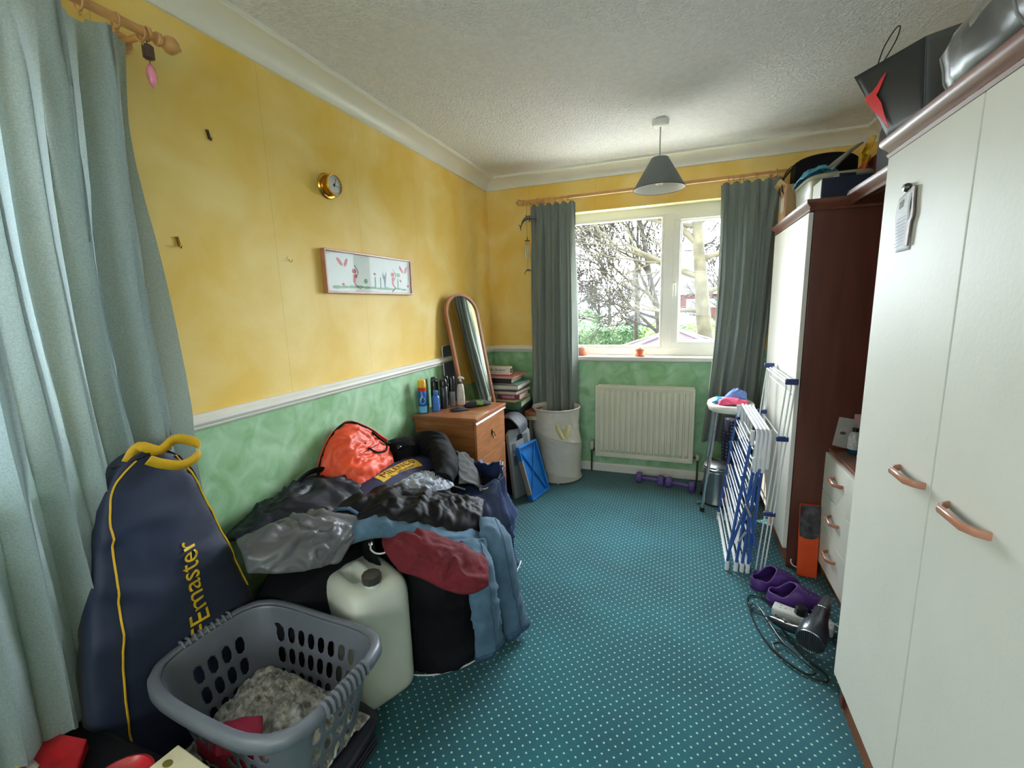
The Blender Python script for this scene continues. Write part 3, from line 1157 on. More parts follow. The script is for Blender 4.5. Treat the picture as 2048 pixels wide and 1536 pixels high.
M_bk1 = mat('bottle_black', '15171A', 0.25, 0.2, 9)
M_bk2 = mat('bottle_graphite', '2B3034', 0.3, 0.2, 9)
bottle('bottle', 'small blue toiletry bottle beside the polish can', V(0.118, 2.398, 0.739),
       [(0.020, 0), (0.0235, 0.004), (0.025, 0.03), (0.021, 0.055), (0.0235, 0.082), (0.019, 0.097), (0.011, 0.103)], mat('bottle_blue', '3F74C4', 0.25, 0.1, 30),
       [(0.013, 0.101), (0.015, 0.104), (0.015, 0.126), (0.011, 0.131), (0, 0.132)], mat('bottle_blue_cap', '4C7DC0', 0.3))
for k, (x, y, h, r, lb, m_, cm) in enumerate((
        (0.075, 2.462, 0.186, 0.024, 'black spray can standing behind the small blue bottle', M_bk1, M_bk1),
        (0.040, 2.520, 0.196, 0.023, 'black aerosol can nearest the wall, at the back of the row', M_bk1, M_bk2),
        (0.128, 2.485, 0.190, 0.024, 'broad black aerosol can in the middle of the row on the chest', M_bk2, M_bk1),
        (0.105, 2.555, 0.200, 0.019, 'slim black aerosol can at the back left of the pump bottle', M_bk1, M_bk1),
        (0.150, 2.553, 0.198, 0.020, 'black topped silver deodorant can touching the white pump bottle', mat('deo_silver', '8E9092', 0.3, 0.1, 20, metal=0.5), M_bk1))):
    c = V(x, y, 0.739)
    if k == 4:
        bottle('aerosol_can', lb, c, [(r - 0.002, 0), (r, 0.003), (r, h * 0.50)], m_, [(r, h * 0.50), (r, h - 0.01), (r - 0.003, h - 0.002), (0, h)], cm, cat='can')
    else:
        t = bottle('aerosol_can', lb, c, [(r - 0.002, 0), (r, 0.003), (r, h * 0.72), (r - 0.004, h * 0.75)], m_,
                   [(r - 0.001, h * 0.74), (r - 0.001, h - 0.012), (r - 0.006, h - 0.002), (0, h)], cm, cat='can')
c = V(0.190, 2.598, 0.739)
t = bottle('lotion_bottle', 'white pump lotion bottle on the chest in front of the mirror', c,
           [(0.022, 0), (0.026, 0.005), (0.0275, 0.05), (0.025, 0.1), (0.021, 0.132), (0.013, 0.143)], mat('lotion_white', 'D6CBC2', 0.35, 0.03, 6),
           [(0.0135, 0.142), (0.0145, 0.143), (0.0145, 0.156), (0.010, 0.158)], mat('pump_grey', '5B5654', 0.4), sy=0.72)
mb = MB()
mb.tube([c + V(0, 0, 0.156), c + V(0, 0, 0.178)], 0.004, 10)
mb.tube([c + V(-0.010, 0, 0.180), c + V(0.012, 0, 0.182), c + V(0.024, 0.0, 0.178), c + V(0.028, 0, 0.172)], [0.008, 0.009, 0.006, 0.004], 10)
obj('pump', mb, M_wplas, t)
mb = MB()
mb.add([c + V(math.cos(a) * 0.0282, math.sin(a) * 0.0203, z) for z in (0.03, 0.10) for a in [R(-95 + 14 * k) for k in range(6)]],
       [(k, k + 1, k + 7, k + 6) for k in range(5)])
obj('bottle_label', mb, mat('lotion_label', 'C9C6BE', 0.5, 0.2, 90), t)

# navy pouch and cap on the chest
t = empty('wallet', 'flat dark purse lying on the chest in front of the cans', 'purse', (0.235, 2.455, 0.739))
cl = cloth('pouch_body', [[V(0.185, 2.445, 0.742), V(0.235, 2.40, 0.742), V(0.285, 2.43, 0.742)], [V(0.20, 2.475, 0.744), V(0.25, 2.45, 0.744), V(0.30, 2.455, 0.743)],
                          [V(0.22, 2.51, 0.742), V(0.27, 2.49, 0.742), V(0.315, 2.48, 0.742)]], mat('navy_leather', '1F2338', 0.4, 0.2, 20), t, solid=0.003,
           nu=16, nv=16, arch=0.006, wr=0.002, sc=30, seed=2)
t = empty('sport_sock_bundle', 'folded dark sports cap with neon green wave stripes on the chest', 'cap', (0.31, 2.60, 0.739))
mb = MB()
ax0, ax1 = V(0.25, 2.53, 0.742), V(0.375, 2.66, 0.742)
rings = []
for k in range(13):
    u = k / 12
    p = ax0.lerp(ax1, u)
    wd = 0.048 * math.sin(PI * (0.12 + 0.83 * u)) ** 0.6
    ht = 0.038 * math.sin(PI * (0.06 + 0.88 * u)) ** 0.7
    nrm = V(0.72, -0.69, 0)
    rings.append([p + nrm * math.cos(2 * PI * j / 18) * wd * (0.85 if j < 9 else 1) + V(0, 0, max(0, (0.45 + 0.55 * math.sin(2 * PI * j / 18)) * ht + 0.002 * noise.noise(Vector((u * 6, j, 1))))) for j in range(18)])
mb.loft(rings)
obj('fabric_body', mb, mat('charcoal_fabric', '22262B', 0.8, 0.2, 60, bump=0.4, bscale=300), t, fix=True, ang=180)
mb = MB()
for k in range(3):
    o_ = k * 0.011
    pts = []
    for s_ in range(9):
        u = s_ / 8
        b_ = V(0.322 + 0.030 * u + o_ * 0.5, 2.552 + 0.036 * u - o_ * 0.5, 0.776 - o_ * 0.75 + 0.004 * math.sin(u * 7))
        pts.append(b_)
    mb.tube(pts, 0.0017, 6)
obj('neon_stripes', mb, mat('neon_green', 'A9E83A', 0.5), t)
cloth('white_tag', [[V(0.355, 2.665, 0.762), V(0.375, 2.665, 0.756)], [V(0.352, 2.672, 0.785), V(0.378, 2.668, 0.788)]], M_wplas, t, solid=0.002, nu=8, nv=8, arch=0.002, wr=0.0, seed=1)

# ------------------------------------------------------------------ mirrors
hdir = V(0.39, 0.92, 0).normalized()
cm = lambda z: V(0.14 - 0.165 * (z - 1.1), 2.85, z)


def arch_outline(wd, zt, zb, n=20):
    r = wd / 2
    pts = [(-r, zb)]
    for k in range(n + 1):
        a = PI - PI * k / n
        pts.append((math.cos(a) * r, zt - r + math.sin(a) * r))
    pts.append((r, zb))
    return pts


upm = (cm(1.4) - cm(0.4)).normalized()
nm = hdir.cross(upm).normalized()
if nm.x < 0:
    nm = -nm
F_m = lambda u, v, w_: cm(0.0) + hdir * u + upm * v + nm * w_
t = empty('arched_mirror', 'tall arched wooden framed mirror leaning on the left wall behind the chest', 'mirror', cm(0.0))
ol = arch_outline(0.295, 1.488, 0.004, 28)
mb = MB()
path = [F_m(u, v, 0.0) for u, v in ol]
n_ = len(ol)
inn = arch_outline(0.295 - 0.034, 1.488 - 0.017, 0.021, 28)
for k in range(n_):
    k2 = (k + 1) % n_
    a, b, c_, d_ = ol[k], ol[k2], inn[k2], inn[k]
    q = [F_m(*a, -0.014), F_m(*b, -0.014), F_m(*c_, -0.014), F_m(*d_, -0.014), F_m(*a, 0.012), F_m(*b, 0.012), F_m(*c_, 0.012), F_m(*d_, 0.012)]
    mb.add(q, [(4, 5, 6, 7), (0, 3, 2, 1), (0, 1, 5, 4), (3, 7, 6, 2)])
obj('mirror_frame', mb, mat('mirror_frame', 'A86F50', 0.35, 0.15, 8, coat=0.3), t, ang=40, fix=True)
mb = MB()
mb.prism(inn, -0.006, 0.002, F_m)
obj('mirror_glass', mb, mat('mirror_silver', 'E2E8E8', 0.02, 0.0, 1, metal=1.0), t, smooth=False)
mb = MB()
mb.prism(ol, -0.018, -0.014, F_m)
obj('backboard', mb, mat('board_brown', '6B4E38', 0.8), t, smooth=False)
t = empty('plastic_tray', 'narrow grey rounded tray standing on end behind the arched mirror', 'tray', (0.04, 2.78, 0.0))
F_t = lambda u, v, w_: V(0.006 + (1.12 - v) * 0.045 + w_, 2.80 + u, v)
pts = []
for cx, cz, a0 in ((0.075, 1.09, 0), (-0.075, 1.09, 90), (-0.075, 0.03, 180), (0.075, 0.03, 270)):
    for k in range(5):
        a = R(a0 + k * 22.5)
        pts.append((cx + math.cos(a) * 0.028, cz + math.sin(a) * 0.028))
mb = MB()
mb.prism(pts, 0, 0.006, F_t)
obj('tray_panel', mb, mat('tray_blue_grey', '4C5663', 0.4, 0.1, 8), t, smooth=False)
mb = MB()
mb.tube([F_t(u, v, 0.006) for u, v in pts], 0.0045, 6, closed=True)
obj('tray_rim', mb, mat('tray_rim', 'C9CBCB', 0.4), t)

# ------------------------------------------------------------------ left wall: picture, dial, hooks
t = empty('framed_watercolour', 'long narrow framed watercolour of butterflies and seahorse shapes on the yellow wall', 'picture', (0.012, 2.012, 1.455))
y0_, y1_, z0_, z1_ = 1.662, 2.362, 1.456, 1.655
mb = MB()
for a, b, c_, d_ in ((y0_, y1_, z0_, z0_ + 0.009), (y0_, y1_, z1_ - 0.009, z1_), (y0_, y0_ + 0.009, z0_ + 0.009, z1_ - 0.009), (y1_ - 0.009, y1_, z0_ + 0.009, z1_ - 0.009)):
    mb.bb(0.002, 0.026, a, b, c_, d_)
obj('frame', mb, mat('frame_wood', 'B07A5C', 0.35, 0.12, 20), t, smooth=False, bevel=0.0015)
mb = MB()
mb.bb(0.003, 0.010, y0_ + 0.005, y1_ - 0.005, z0_ + 0.005, z1_ - 0.005)
obj('mount', mb, mat('paper_mount', 'DFE3E4', 0.8, 0.03, 12), t, smooth=False)
PF = lambda y, z, x=0.0112: V(x, y, z)
rd, gn, bl = mat('paint_red', 'C0565A', 0.8, 0.25, 60), mat('paint_green', '7FA98A', 0.8, 0.25, 60), mat('paint_blue', '6D8296', 0.8, 0.25, 60)


def blob(mb, cy, cz, ry, rz, rot=0.0, n=14):
    mb.add([PF(cy + math.cos(a) * ry * math.cos(rot) - math.sin(a) * rz * math.sin(rot), cz + math.cos(a) * ry * math.sin(rot) + math.sin(a) * rz * math.cos(rot),
               0.0108 + 0.0003 * rnd.random()) for a in [2 * PI * k / n for k in range(n)]], [tuple(range(n))])


mr, mg, mbl = MB(), MB(), MB()
for oy, oz in ((1.795, 1.592), (2.30, 1.585)):
    blob(mr, oy - 0.024, oz + 0.012, 0.026, 0.010, R(-42)); blob(mr, oy + 0.020, oz + 0.010, 0.024, 0.009, R(58))
for oy in (1.870, 2.190):
    blob(mr, oy, 1.565, 0.017, 0.012); blob(mr, oy + 0.004, 1.541, 0.016, 0.011); blob(mr, oy - 0.004, 1.520, 0.009, 0.014)
    mbl.tube([PF(oy + 0.018 + 0.012 * math.sin(k * 0.9), 1.545 + 0.010 * k) for k in range(6)], 0.0014, 5)
mr.tube([PF(1.866 + 0.007 * k, 1.505 - 0.004 * k) for k in range(7)], 0.002, 5)
mr.tube([PF(2.19 + 0.016 * math.sin(k * 0.5), 1.508 - 0.0045 * k) for k in range(9)], 0.003, 5)
for oy, oz in ((1.785, 1.500), (2.03, 1.560), (2.265, 1.533), (2.335, 1.505)):
    blob(mr, oy, oz, 0.010, 0.007)
for oy in (2.03, 2.075, 2.235):
    mg.tube([PF(oy, 1.485), PF(oy + 0.003, 1.545)], 0.003, 5)
blob(mg, 2.245, 1.565, 0.020, 0.012); blob(mg, 1.955, 1.520, 0.013, 0.012); blob(mbl, 2.115, 1.520, 0.008, 0.034)
for k in range(4):
    mbl.tube([PF(2.115, 1.52 + k * 0.009), PF(2.098, 1.548 + k * 0.009)], 0.0012, 4); mbl.tube([PF(2.115, 1.52 + k * 0.009), PF(2.132, 1.548 + k * 0.009)], 0.0012, 4)
for k in range(11):
    blob(mg, 1.74 + k * 0.055, 1.484 + 0.006 * rnd.random(), 0.030, 0.006 + 0.004 * rnd.random())
obj('painted_butterflies', mr, rd, t, smooth=False)
obj('painted_plants', mg, gn, t, smooth=False)
obj('painted_outlines', mbl, bl, t, smooth=False)
mb = MB()
mb.add([V(0.022, y0_ + 0.008, z0_ + 0.008), V(0.022, y1_ - 0.008, z0_ + 0.008), V(0.022, y1_ - 0.008, z1_ - 0.008), V(0.022, y0_ + 0.008, z1_ - 0.008)], [(0, 1, 2, 3)])
obj('picture_glass', mb, M_pglass, t, smooth=False)

t = empty('wall_clock', 'small round brass barometer dial high on the yellow wall', 'barometer', (0.0, 1.735, 1.93))
c = V(0.0, 1.745, 1.935)
mb = MB()
mb.lathe(c, [(0.055, 0.0), (0.057, 0.004), (0.053, 0.010), (0.046, 0.012), (0.046, 0.040), (0.049, 0.044), (0.047, 0.050), (0.043, 0.050), (0.043, 0.044)], 40, axis=(1, 0, 0), cap=False)
obj('brass_case', mb, M_brass, t)
mb = MB()
mb.lathe(c, [(0.0, 0.0435), (0.044, 0.0435)], 40, axis=(1, 0, 0), cap=False)
obj('dial', mb, mat('dial_white', 'CFCDC9', 0.5, 0.04, 30), t, smooth=False)
mb = MB()
for k in range(24):
    a = 2 * PI * k / 24
    r0 = 0.033 if k % 2 else 0.029
    mb.tube([c + V(0.044, math.cos(a) * r0, math.sin(a) * r0), c + V(0.044, math.cos(a) * 0.039, math.sin(a) * 0.039)], 0.0006, 4)
mb.lathe(c, [(0.006, 0.0438), (0.006, 0.046), (0, 0.0465)], 14, axis=(1, 0, 0))
mb.tube([c + V(0.0455, 0, -0.01), c + V(0.0455, 0.012, 0.030)], 0.0012, 5)
mb.tube([c + V(0.045, 0.0, 0.0), c + V(0.045, 0.030, -0.004)], 0.001, 5)
obj('dial_hands', mb, M_black, t)
mb = MB()
mb.lathe(c, [(0.0, 0.056), (0.02, 0.0552), (0.034, 0.053), (0.044, 0.049)], 40, axis=(1, 0, 0), cap=False)
obj('dial_glass', mb, M_pglass, t)

# picture hooks
for (y, z, lb, big) in ((1.195, 1.975, 'bent brass picture hook high on the yellow wall above the others', 1), (1.04, 1.605, 'short brass picture hook left of the small cup hook', 2),
                        (1.475, 1.583, 'thin brass cup hook to the left of the framed picture', 0)):
    t = empty('wall_hook', lb, 'hook', (0.0, y, z))
    mb = MB()
    if big:
        mb.box((0.003, y, z + 0.004), (0.005, 0.008, 0.030), rx=0.2)
        mb.tube([V(0.004, y, z - 0.010), V(0.012, y, z - 0.016), V(0.015, y, z - 0.008)], 0.0028, 6)
    else:
        mb.tube([V(0.0, y, z + 0.004), V(0.012, y, z + 0.004)] + [V(0.018 - 0.008 * math.cos(a) * 1, y + 0.0, z + 0.004 - 0.010 * math.sin(a)) for a in [R(q) for q in range(0, 190, 30)]], 0.0013, 6)
    obj('hook_body', mb, M_brass if big != 1 else mat('old_bronze', '4B3A26', 0.5, 0.2, 30, metal=0.6), t)
    mb = MB()
    mb.tube([V(0, y - 0.003, z + 0.010), V(0.010, y - 0.006, z + 0.016)], 0.001, 5)
    obj('nail', mb, M_steel, t)

# dangling pink ornament on the pole end
t = empty('hanging_charm', 'pink leaf shaped glass charm with dark bead hanging from the left curtain pole', 'ornament', (0.115, 0.958, 2.0))
y = 0.962
mb = MB()
mb.tube([V(0.112, y, 2.137), V(0.112, y, 2.118)], 0.0012, 5)
mb.tube([V(0.112, y, 2.085), V(0.112, y, 2.072)], 0.0012, 5)
obj('cord', mb, M_black, t)
mb = MB()
mb.lathe((0.112, y, 2.084), [(0.010, 0), (0.014, 0.002), (0.014, 0.034), (0.010, 0.037)], 6)
obj('wooden_bead', mb, mat('dark_bead', '4A332C', 0.35), t)
mb = MB()
mb.lathe((0.112, y, 2.007), [(0.0, 0.0), (0.010, 0.016), (0.014, 0.034), (0.011, 0.054), (0.004, 0.064), (0, 0.066)], 12, sy=0.9)
obj('pink_leaf', mb, mat('pink_glass', 'E58FA4', 0.2, 0.25, 20), t)

# ------------------------------------------------------------------ navy zip bag leaning on the left curtain
M_navy = mat('navy_nylon', '0B1C3C', 0.6, 0.25, 3, bump=0.25, bscale=14, sheen=0.2)
M_yel = mat('yellow_piping', 'D6A81E', 0.5, 0.1, 20)
bag_ol = [(0.535, 0.012), (0.538, 0.25), (0.552, 0.45), (0.590, 0.62), (0.628, 0.775), (0.655, 0.87), (0.685, 0.945), (0.725, 0.992),
          (0.775, 1.020), (0.835, 0.992), (0.880, 0.925), (0.918, 0.82), (0.955, 0.68), (0.995, 0.52), (1.030, 0.36), (1.060, 0.20), (1.075, 0.012)]


def bag_x(y, z):
    lean = 0.185 - 0.035 * z
    return lean + 0.010 * wrinkle((y * 0.8, z * 1.1, 2), 4.0, 3) - 0.004


t = empty('storage_bag', 'tall navy zip bag with yellow piping and loop handle leaning on the backlit curtain', 'bag', (0.12, 0.78, 0))
NZ = 46
rings = []
lft = spline([V(0, *p) for p in bag_ol[:9]], 60)
rgt = spline([V(0, *p) for p in bag_ol[8:]][::-1], 60)


def width_at(z):
    def ip(L_):
        for a, b in zip(L_, L_[1:]):
            if a.z <= z <= b.z:
                k = (z - a.z) / max(1e-6, b.z - a.z)
                return a.y + (b.y - a.y) * k
        return L_[-1].y
    return ip(lft), ip(rgt)


for i in range(NZ + 1):
    z = 0.012 + (1.019 - 0.012) * (1 - (1 - i / NZ) ** 1.35)
    a, b = width_at(z)
    yc, hw = (a + b) / 2, max(0.004, (b - a) / 2)
    th = 0.062 * (0.45 + 0.55 * min(1, hw / 0.15))
    line = []
    for j in range(44):
        q = 2 * PI * j / 44
        cy, sx = math.cos(q), math.sin(q)
        yy = yc + hw * (abs(cy) ** 0.75) * (1 if cy > 0 else -1)
        fx = bag_x(yy, z)
        xx = fx - th + th * (abs(sx) ** 0.55) * (1 if sx > 0 else -1) if sx < 0 else fx - th + th * abs(sx) ** 0.4
        line.append(V(max(0.008, xx), yy, z))
    rings.append(line)
mb = MB()
mb.loft(rings)
obj('bag_body', mb, M_navy, t, ang=180, fix=True)


def bagpt(y, z, d=0.0):
    a, b = width_at(min(z, 1.015))
    yc, hw = (a + b) / 2, max(0.004, (b - a) / 2)
    th = 0.062 * (0.45 + 0.55 * min(1, hw / 0.15))
    k = min(0.9999, abs((y - yc) / hw))
    c_ = k ** (1 / 0.75)
    return V(bag_x(y, z) - th + th * math.sqrt(max(0, 1 - c_ * c_)) ** 0.4 + d, y, z)


for pth, nm_ in (([(0.598, 0.015), (0.600, 0.2), (0.612, 0.38), (0.630, 0.52), (0.642, 0.64), (0.655, 0.78), (0.665, 0.86), (0.682, 0.92), (0.708, 0.955), (0.74, 0.985)], 'piping'),
                 ([(0.845, 0.965), (0.872, 0.92), (0.900, 0.84), (0.935, 0.72), (0.972, 0.58), (1.005, 0.44)], 'piping')):
    mb = MB()
    mb.tube([bagpt(p.y, p.z, 0.002) for p in spline([V(0, a, b) for a, b in pth], 50)], 0.0028, 6)
    obj(nm_, mb, M_yel, t)
mb = MB()
hp = spline([V(0.135, 0.725, 0.985), V(0.150, 0.750, 1.022), V(0.165, 0.79, 1.000), V(0.175, 0.83, 1.022), V(0.195, 0.872, 1.000), V(0.205, 0.868, 0.965), V(0.200, 0.825, 0.948), V(0.186, 0.780, 0.965), V(0.176, 0.752, 0.985)], 40)
rows = []
for i, p in enumerate(hp):
    d = (hp[min(i + 1, 39)] - hp[max(i - 1, 0)]).normalized()
    wdir = V(0.25, -0.15, 1.0)
    wdir = (wdir - d * wdir.dot(d)).normalized()
    rows.append([p - wdir * 0.015, p + wdir * 0.015])
mb.grid(rows)
obj('loop_handle', mb, M_yel, t, solid=0.002, ang=180)
mb = MB()
mb.tube([bagpt(a, b, 0.003) for a, b in ((0.70, 0.972), (0.74, 0.990), (0.78, 0.998), (0.82, 0.990), (0.86, 0.958), (0.885, 0.905), (0.905, 0.86))], 0.004, 6)
obj('zip', mb, M_black, t)
obj('lettering', text_mb('SAFEmaster', 0.082, lambda x, y, z: bagpt(0.820 - y, 0.505 + x, 0.0035 + z), 0.0006, space=1.0), mat('yellow_print', 'D9B11C', 0.6, 0.12, 60), t, smooth=False)

# ------------------------------------------------------------------ dark case under the basket, laundry basket, its contents
mb = MB()
mb.cur = 0
t = empty('storage_case', 'low dark plastic case on the carpet under the laundry basket', 'case', (0.44, 0.82, 0))
rings = [ring2((0.44, 0.815, z), 0.245 + o_, 0.185 + o_, 40, 6, R(4)) for z, o_ in ((0.0, -0.01), (0.012, 0.0), (0.075, 0.002), (0.078, 0.008), (0.092, 0.008), (0.096, 0.0), (0.118, -0.006), (0.122, -0.02))]
mb.loft(rings)
obj('case_body', mb, mat('dark_purple_plastic', '26232E', 0.45, 0.2, 6), t, ang=30)
mb = MB()
for o_ in (0.03, 0.045, 0.06):
    mb.tube([V(0.690 - 0.0, 0.66, o_), V(0.683, 0.96, o_)], 0.004, 6)
obj('case_ribs', mb, mat('dark_purple_plastic', '26232E', 0.45, 0.2, 6), t)

M_bask = mat('basket_plastic', '666B76', 0.38, 0.05, 6)
BC = V(0.455, 0.815, 0.0)
BR_ = R(-3)
t = empty('laundry_basket', 'grey plastic laundry basket with slotted sides in the left foreground', 'laundry basket', (0.455, 0.815, 0.124))
NC = 68
hs = [0.130, 0.141, 0.194, 0.207, 0.262, 0.275, 0.330, 0.348, 0.372, 0.392]


def bask_ring(z, extra=0.0, n=NC):
    k = (z - 0.126) / 0.27
    hx, hy = 0.205 + 0.062 * k + extra, 0.138 + 0.050 * k + extra
    out = []
    # even spacing along the rounded rectangle
    base = ring2((0, 0, 0), hx, hy, 720, 4.2)
    L_ = [0]
    for i in range(720):
        L_.append(L_[-1] + (base[(i + 1) % 720] - base[i]).length)
    tot = L_[-1]
    i = 0
    for j in range(n):
        s_ = tot * (j // 2 * 2 + (1.38 if j % 2 else 0)) / n
        while L_[i + 1] < s_:
            i += 1
        f_ = (s_ - L_[i]) / (L_[i + 1] - L_[i])
        p = base[i].lerp(base[(i + 1) % 720], f_)
        p = Matrix.Rotation(BR_, 3, 'Z') @ p
        out.append(BC + p + V(0, 0, z))
    return out


RB = [bask_ring(z) for z in hs]
# rim dips gently toward the long sides, raised at the ends
def rimz(p):
    return 0.014 * ((abs(p.x - BC.x) / 0.26) ** 2) - 0.006


for r_ in RB[-3:]:
    for p in r_:
        p.z += rimz(p)
mb = MB()
vs = [p for r_ in RB for p in r_]
fs = []
for i in range(len(hs) - 1):
    for j in range(NC):
        pm = (RB[i][j] + RB[i][(j + 1) % NC]) / 2 - BC
        q = Matrix.Rotation(-BR_, 3, 'Z') @ pm
        kz = (hs[i] - 0.126) / 0.27
        onlong = abs(q.y) > 0.115 and abs(q.x) < 0.68 * (0.205 + 0.062 * kz)
        onend = abs(q.x) > 0.185 and abs(q.y) < 0.52 * (0.138 + 0.05 * kz)
        hole = (i in (1, 3, 5)) and j % 2 == 0 and (onlong or onend)
        if not hole:
            fs.append((i * NC + j, i * NC + (j + 1) % NC, (i + 1) * NC + (j + 1) % NC, (i + 1) * NC + j))
mb.add(vs, fs)
obj('basket_wall', mb, M_bask, t, solid=0.0035, sub=1, ang=180, off=0)
mb = MB()
mb.add(RB[0], [tuple(range(NC))])
obj('basket_base', mb, M_bask, t, solid=0.004, smooth=False, off=1)
mb = MB()
rows = []
for e, dz in ((0.000, 0.0), (0.004, 0.006), (0.012, 0.008), (0.022, 0.004), (0.027, -0.006), (0.028, -0.026), (0.024, -0.028), (0.020, -0.010), (0.008, -0.004)):
    rr = bask_ring(0.392, e)
    for p in rr:
        p.z += dz + rimz(p)
    rows.append(rr)
mb.grid(rows + [rows[0]], closed=True)
obj('basket_rim', mb, M_bask, t, ang=180, fix=True)
for sg in (1, -1):
    mb = MB()
    for k in range(9):
        yy = -0.072 + 0.018 * k
        pts = []
        for e, dz in ((0.0, -0.002), (0.012, 0.0115), (0.022, 0.010), (0.029, 0.0), (0.031, -0.024)):
            q = Matrix.Rotation(BR_, 3, 'Z') @ V(sg * (0.2655 + e), yy, 0)
            p = BC + q + V(0, 0, 0.392 + dz)
            p.z += rimz(p)
            pts.append(p)
        mb.tube(pts, 0.0045, 8)
    obj('ribbed_grip', mb, M_bask, t)

# woolly throw in the basket with red cloth
M_wool = mat('grey_wool', 'C2BEB6', 0.95, 0.4, 45, bump=1.0, bscale=110, sheen=0.2, col2='6E6B66')
mb = MB()
rows = []
NA, NB = 150, 110
for i in range(NB + 1):
    line = []
    for j in range(NA + 1):
        u, v = j / NA * 2 - 1, i / NB * 2 - 1
        x, y = u * 0.212, v * 0.146
        r_ = max(abs(u) ** 4 + abs(v) ** 4, 0) ** 0.25
        base = 0.235 - 0.085 * r_ ** 3 + 0.035 * math.exp(-((u + 0.35) ** 2 + (v - 0.3) ** 2) * 3)
        p0 = Vector((x * 9, y * 9, 1.2))
        q = p0 + Vector((noise.noise(p0 * 1.7), noise.noise(p0 * 1.7 + Vector((9, 0, 0))), 0)) * 1.6
        h = base + 0.030 * noise.noise(q * 1.2) + 0.016 * (0.5 - abs(noise.noise(q * 4.0))) + 0.008 * (0.5 - abs(noise.noise(q * 10)) * 2)
        pp = BC + Matrix.Rotation(BR_, 3, 'Z') @ V(x, y, 0)
        line.append(V(pp.x, pp.y, max(0.14, h)))
    rows.append(line)
mb.grid(rows)
obj('wool_throw', mb, M_wool, label='tangled grey woolly throw lying inside the laundry basket', cat='blanket', solid=0.006, ang=180)
cloth('red_cloth', [[V(0.40, 0.70, 0.268), V(0.44, 0.72, 0.272), V(0.475, 0.75, 0.262)], [V(0.42, 0.665, 0.262), V(0.47, 0.685, 0.268), V(0.52, 0.705, 0.25)],
                    [V(0.45, 0.640, 0.250), V(0.50, 0.655, 0.255), V(0.555, 0.675, 0.235)]], mat('crimson_cloth', '8E1232', 0.85, 0.15, 40), nu=24, nv=24, arch=0.010, wr=0.004, sc=20,
      label='crimson cloth tucked among the grey wool in the basket', cat='cloth')
cloth('red_cloth', [[V(0.33, 0.672, 0.225), V(0.42, 0.668, 0.235), V(0.50, 0.672, 0.22)], [V(0.32, 0.676, 0.175), V(0.42, 0.674, 0.175), V(0.52, 0.678, 0.175)],
                    [V(0.33, 0.684, 0.145), V(0.42, 0.684, 0.145), V(0.50, 0.684, 0.145)]], mat('crimson_cloth', '8E1232', 0.85, 0.15, 40), nu=24, nv=24, arch=0.004, wr=0.004, sc=20,
      label='crimson cloth showing through the front slots low in the basket', cat='cloth')

# ------------------------------------------------------------------ white water container
t = empty('water_container', 'large translucent white plastic water container with black screw cap', 'jerrycan', (0.495, 1.175, 0))
JC, JR = V(0.487, 1.195, 0), R(-25)
M_jug = mat('translucent_plastic', 'C9CEC6', 0.4, 0.03, 4)
nt = M_jug.node_tree
nt.nodes['Principled BSDF'].inputs['Subsurface Weight'].default_value = 0.3
nt.nodes['Principled BSDF'].inputs['Subsurface Radius'].default_value = (0.05, 0.05, 0.05)
JX = Matrix.Rotation(JR, 3, 'Z') @ V(1, 0, 0)
JY = Matrix.Rotation(JR, 3, 'Z') @ V(0, 1, 0)
rings = []
for z, k in ((0.0, 0.90), (0.006, 0.95), (0.02, 0.985), (0.045, 1.0), (0.20, 1.0), (0.36, 1.0), (0.382, 0.995), (0.405, 0.965), (0.422, 0.915), (0.433, 0.84), (0.440, 0.72)):
    rings.append(ring2(JC + V(0, 0, z), 0.145 * k, 0.115 * k, 72, 5.0, 0, JX, JY))
mb = MB()
TN = 64
mb.loft(rings[:11], cap=False)
obj('jug_body', mb, M_jug, t, ang=180)
mb = MB()
rows = []
for i in range(TN + 1):
    s_ = 1 - i / TN
    rr = ring2(JC, 0.145 * 0.84 * s_ + 1e-4, 0.115 * 0.84 * s_ + 1e-4, 96, 5.0 - 3 * (1 - s_), 0, JX, JY)
    for p in rr:
        q = p - JC
        u, v = q.dot(JX), q.dot(JY)
        edge = min(1, (1 - s_) / 0.25)
        z = 0.433 + 0.010 * (1 - (1 - edge) ** 2)
        g = (1 / (1 + math.exp(-(0.046 - abs(u + 0.012)) / 0.006))) * math.exp(-((v + 0.038) / 0.019) ** 4)
        z -= 0.034 * g * edge * edge
        h = (1 / (1 + math.exp(-(0.058 - abs(u + 0.014)) / 0.007))) * math.exp(-(v / 0.013) ** 4)
        z += 0.020 * h * edge
        p.z = z
    rows.append(rr)
mb.grid(rows, closed=True)
obj('handle_top', mb, M_jug, t, ang=180, fix=True)
cc = JC + JX * 0.087 - JY * 0.012
mb = MB()
mb.lathe(cc, [(0.030, 0.425), (0.032, 0.442), (0.026, 0.454)], 24)
obj('neck', mb, M_jug, t)
mb = MB()
prof = []
mb.lathe(cc, [(0.0315, 0.446), (0.033, 0.450), (0.033, 0.475), (0.0305, 0.479), (0, 0.479)], 10)
obj('screw_cap', mb, mat('cap_charcoal', '34322E', 0.5, 0.1, 20), t, bevel=0.0015, ang=25)

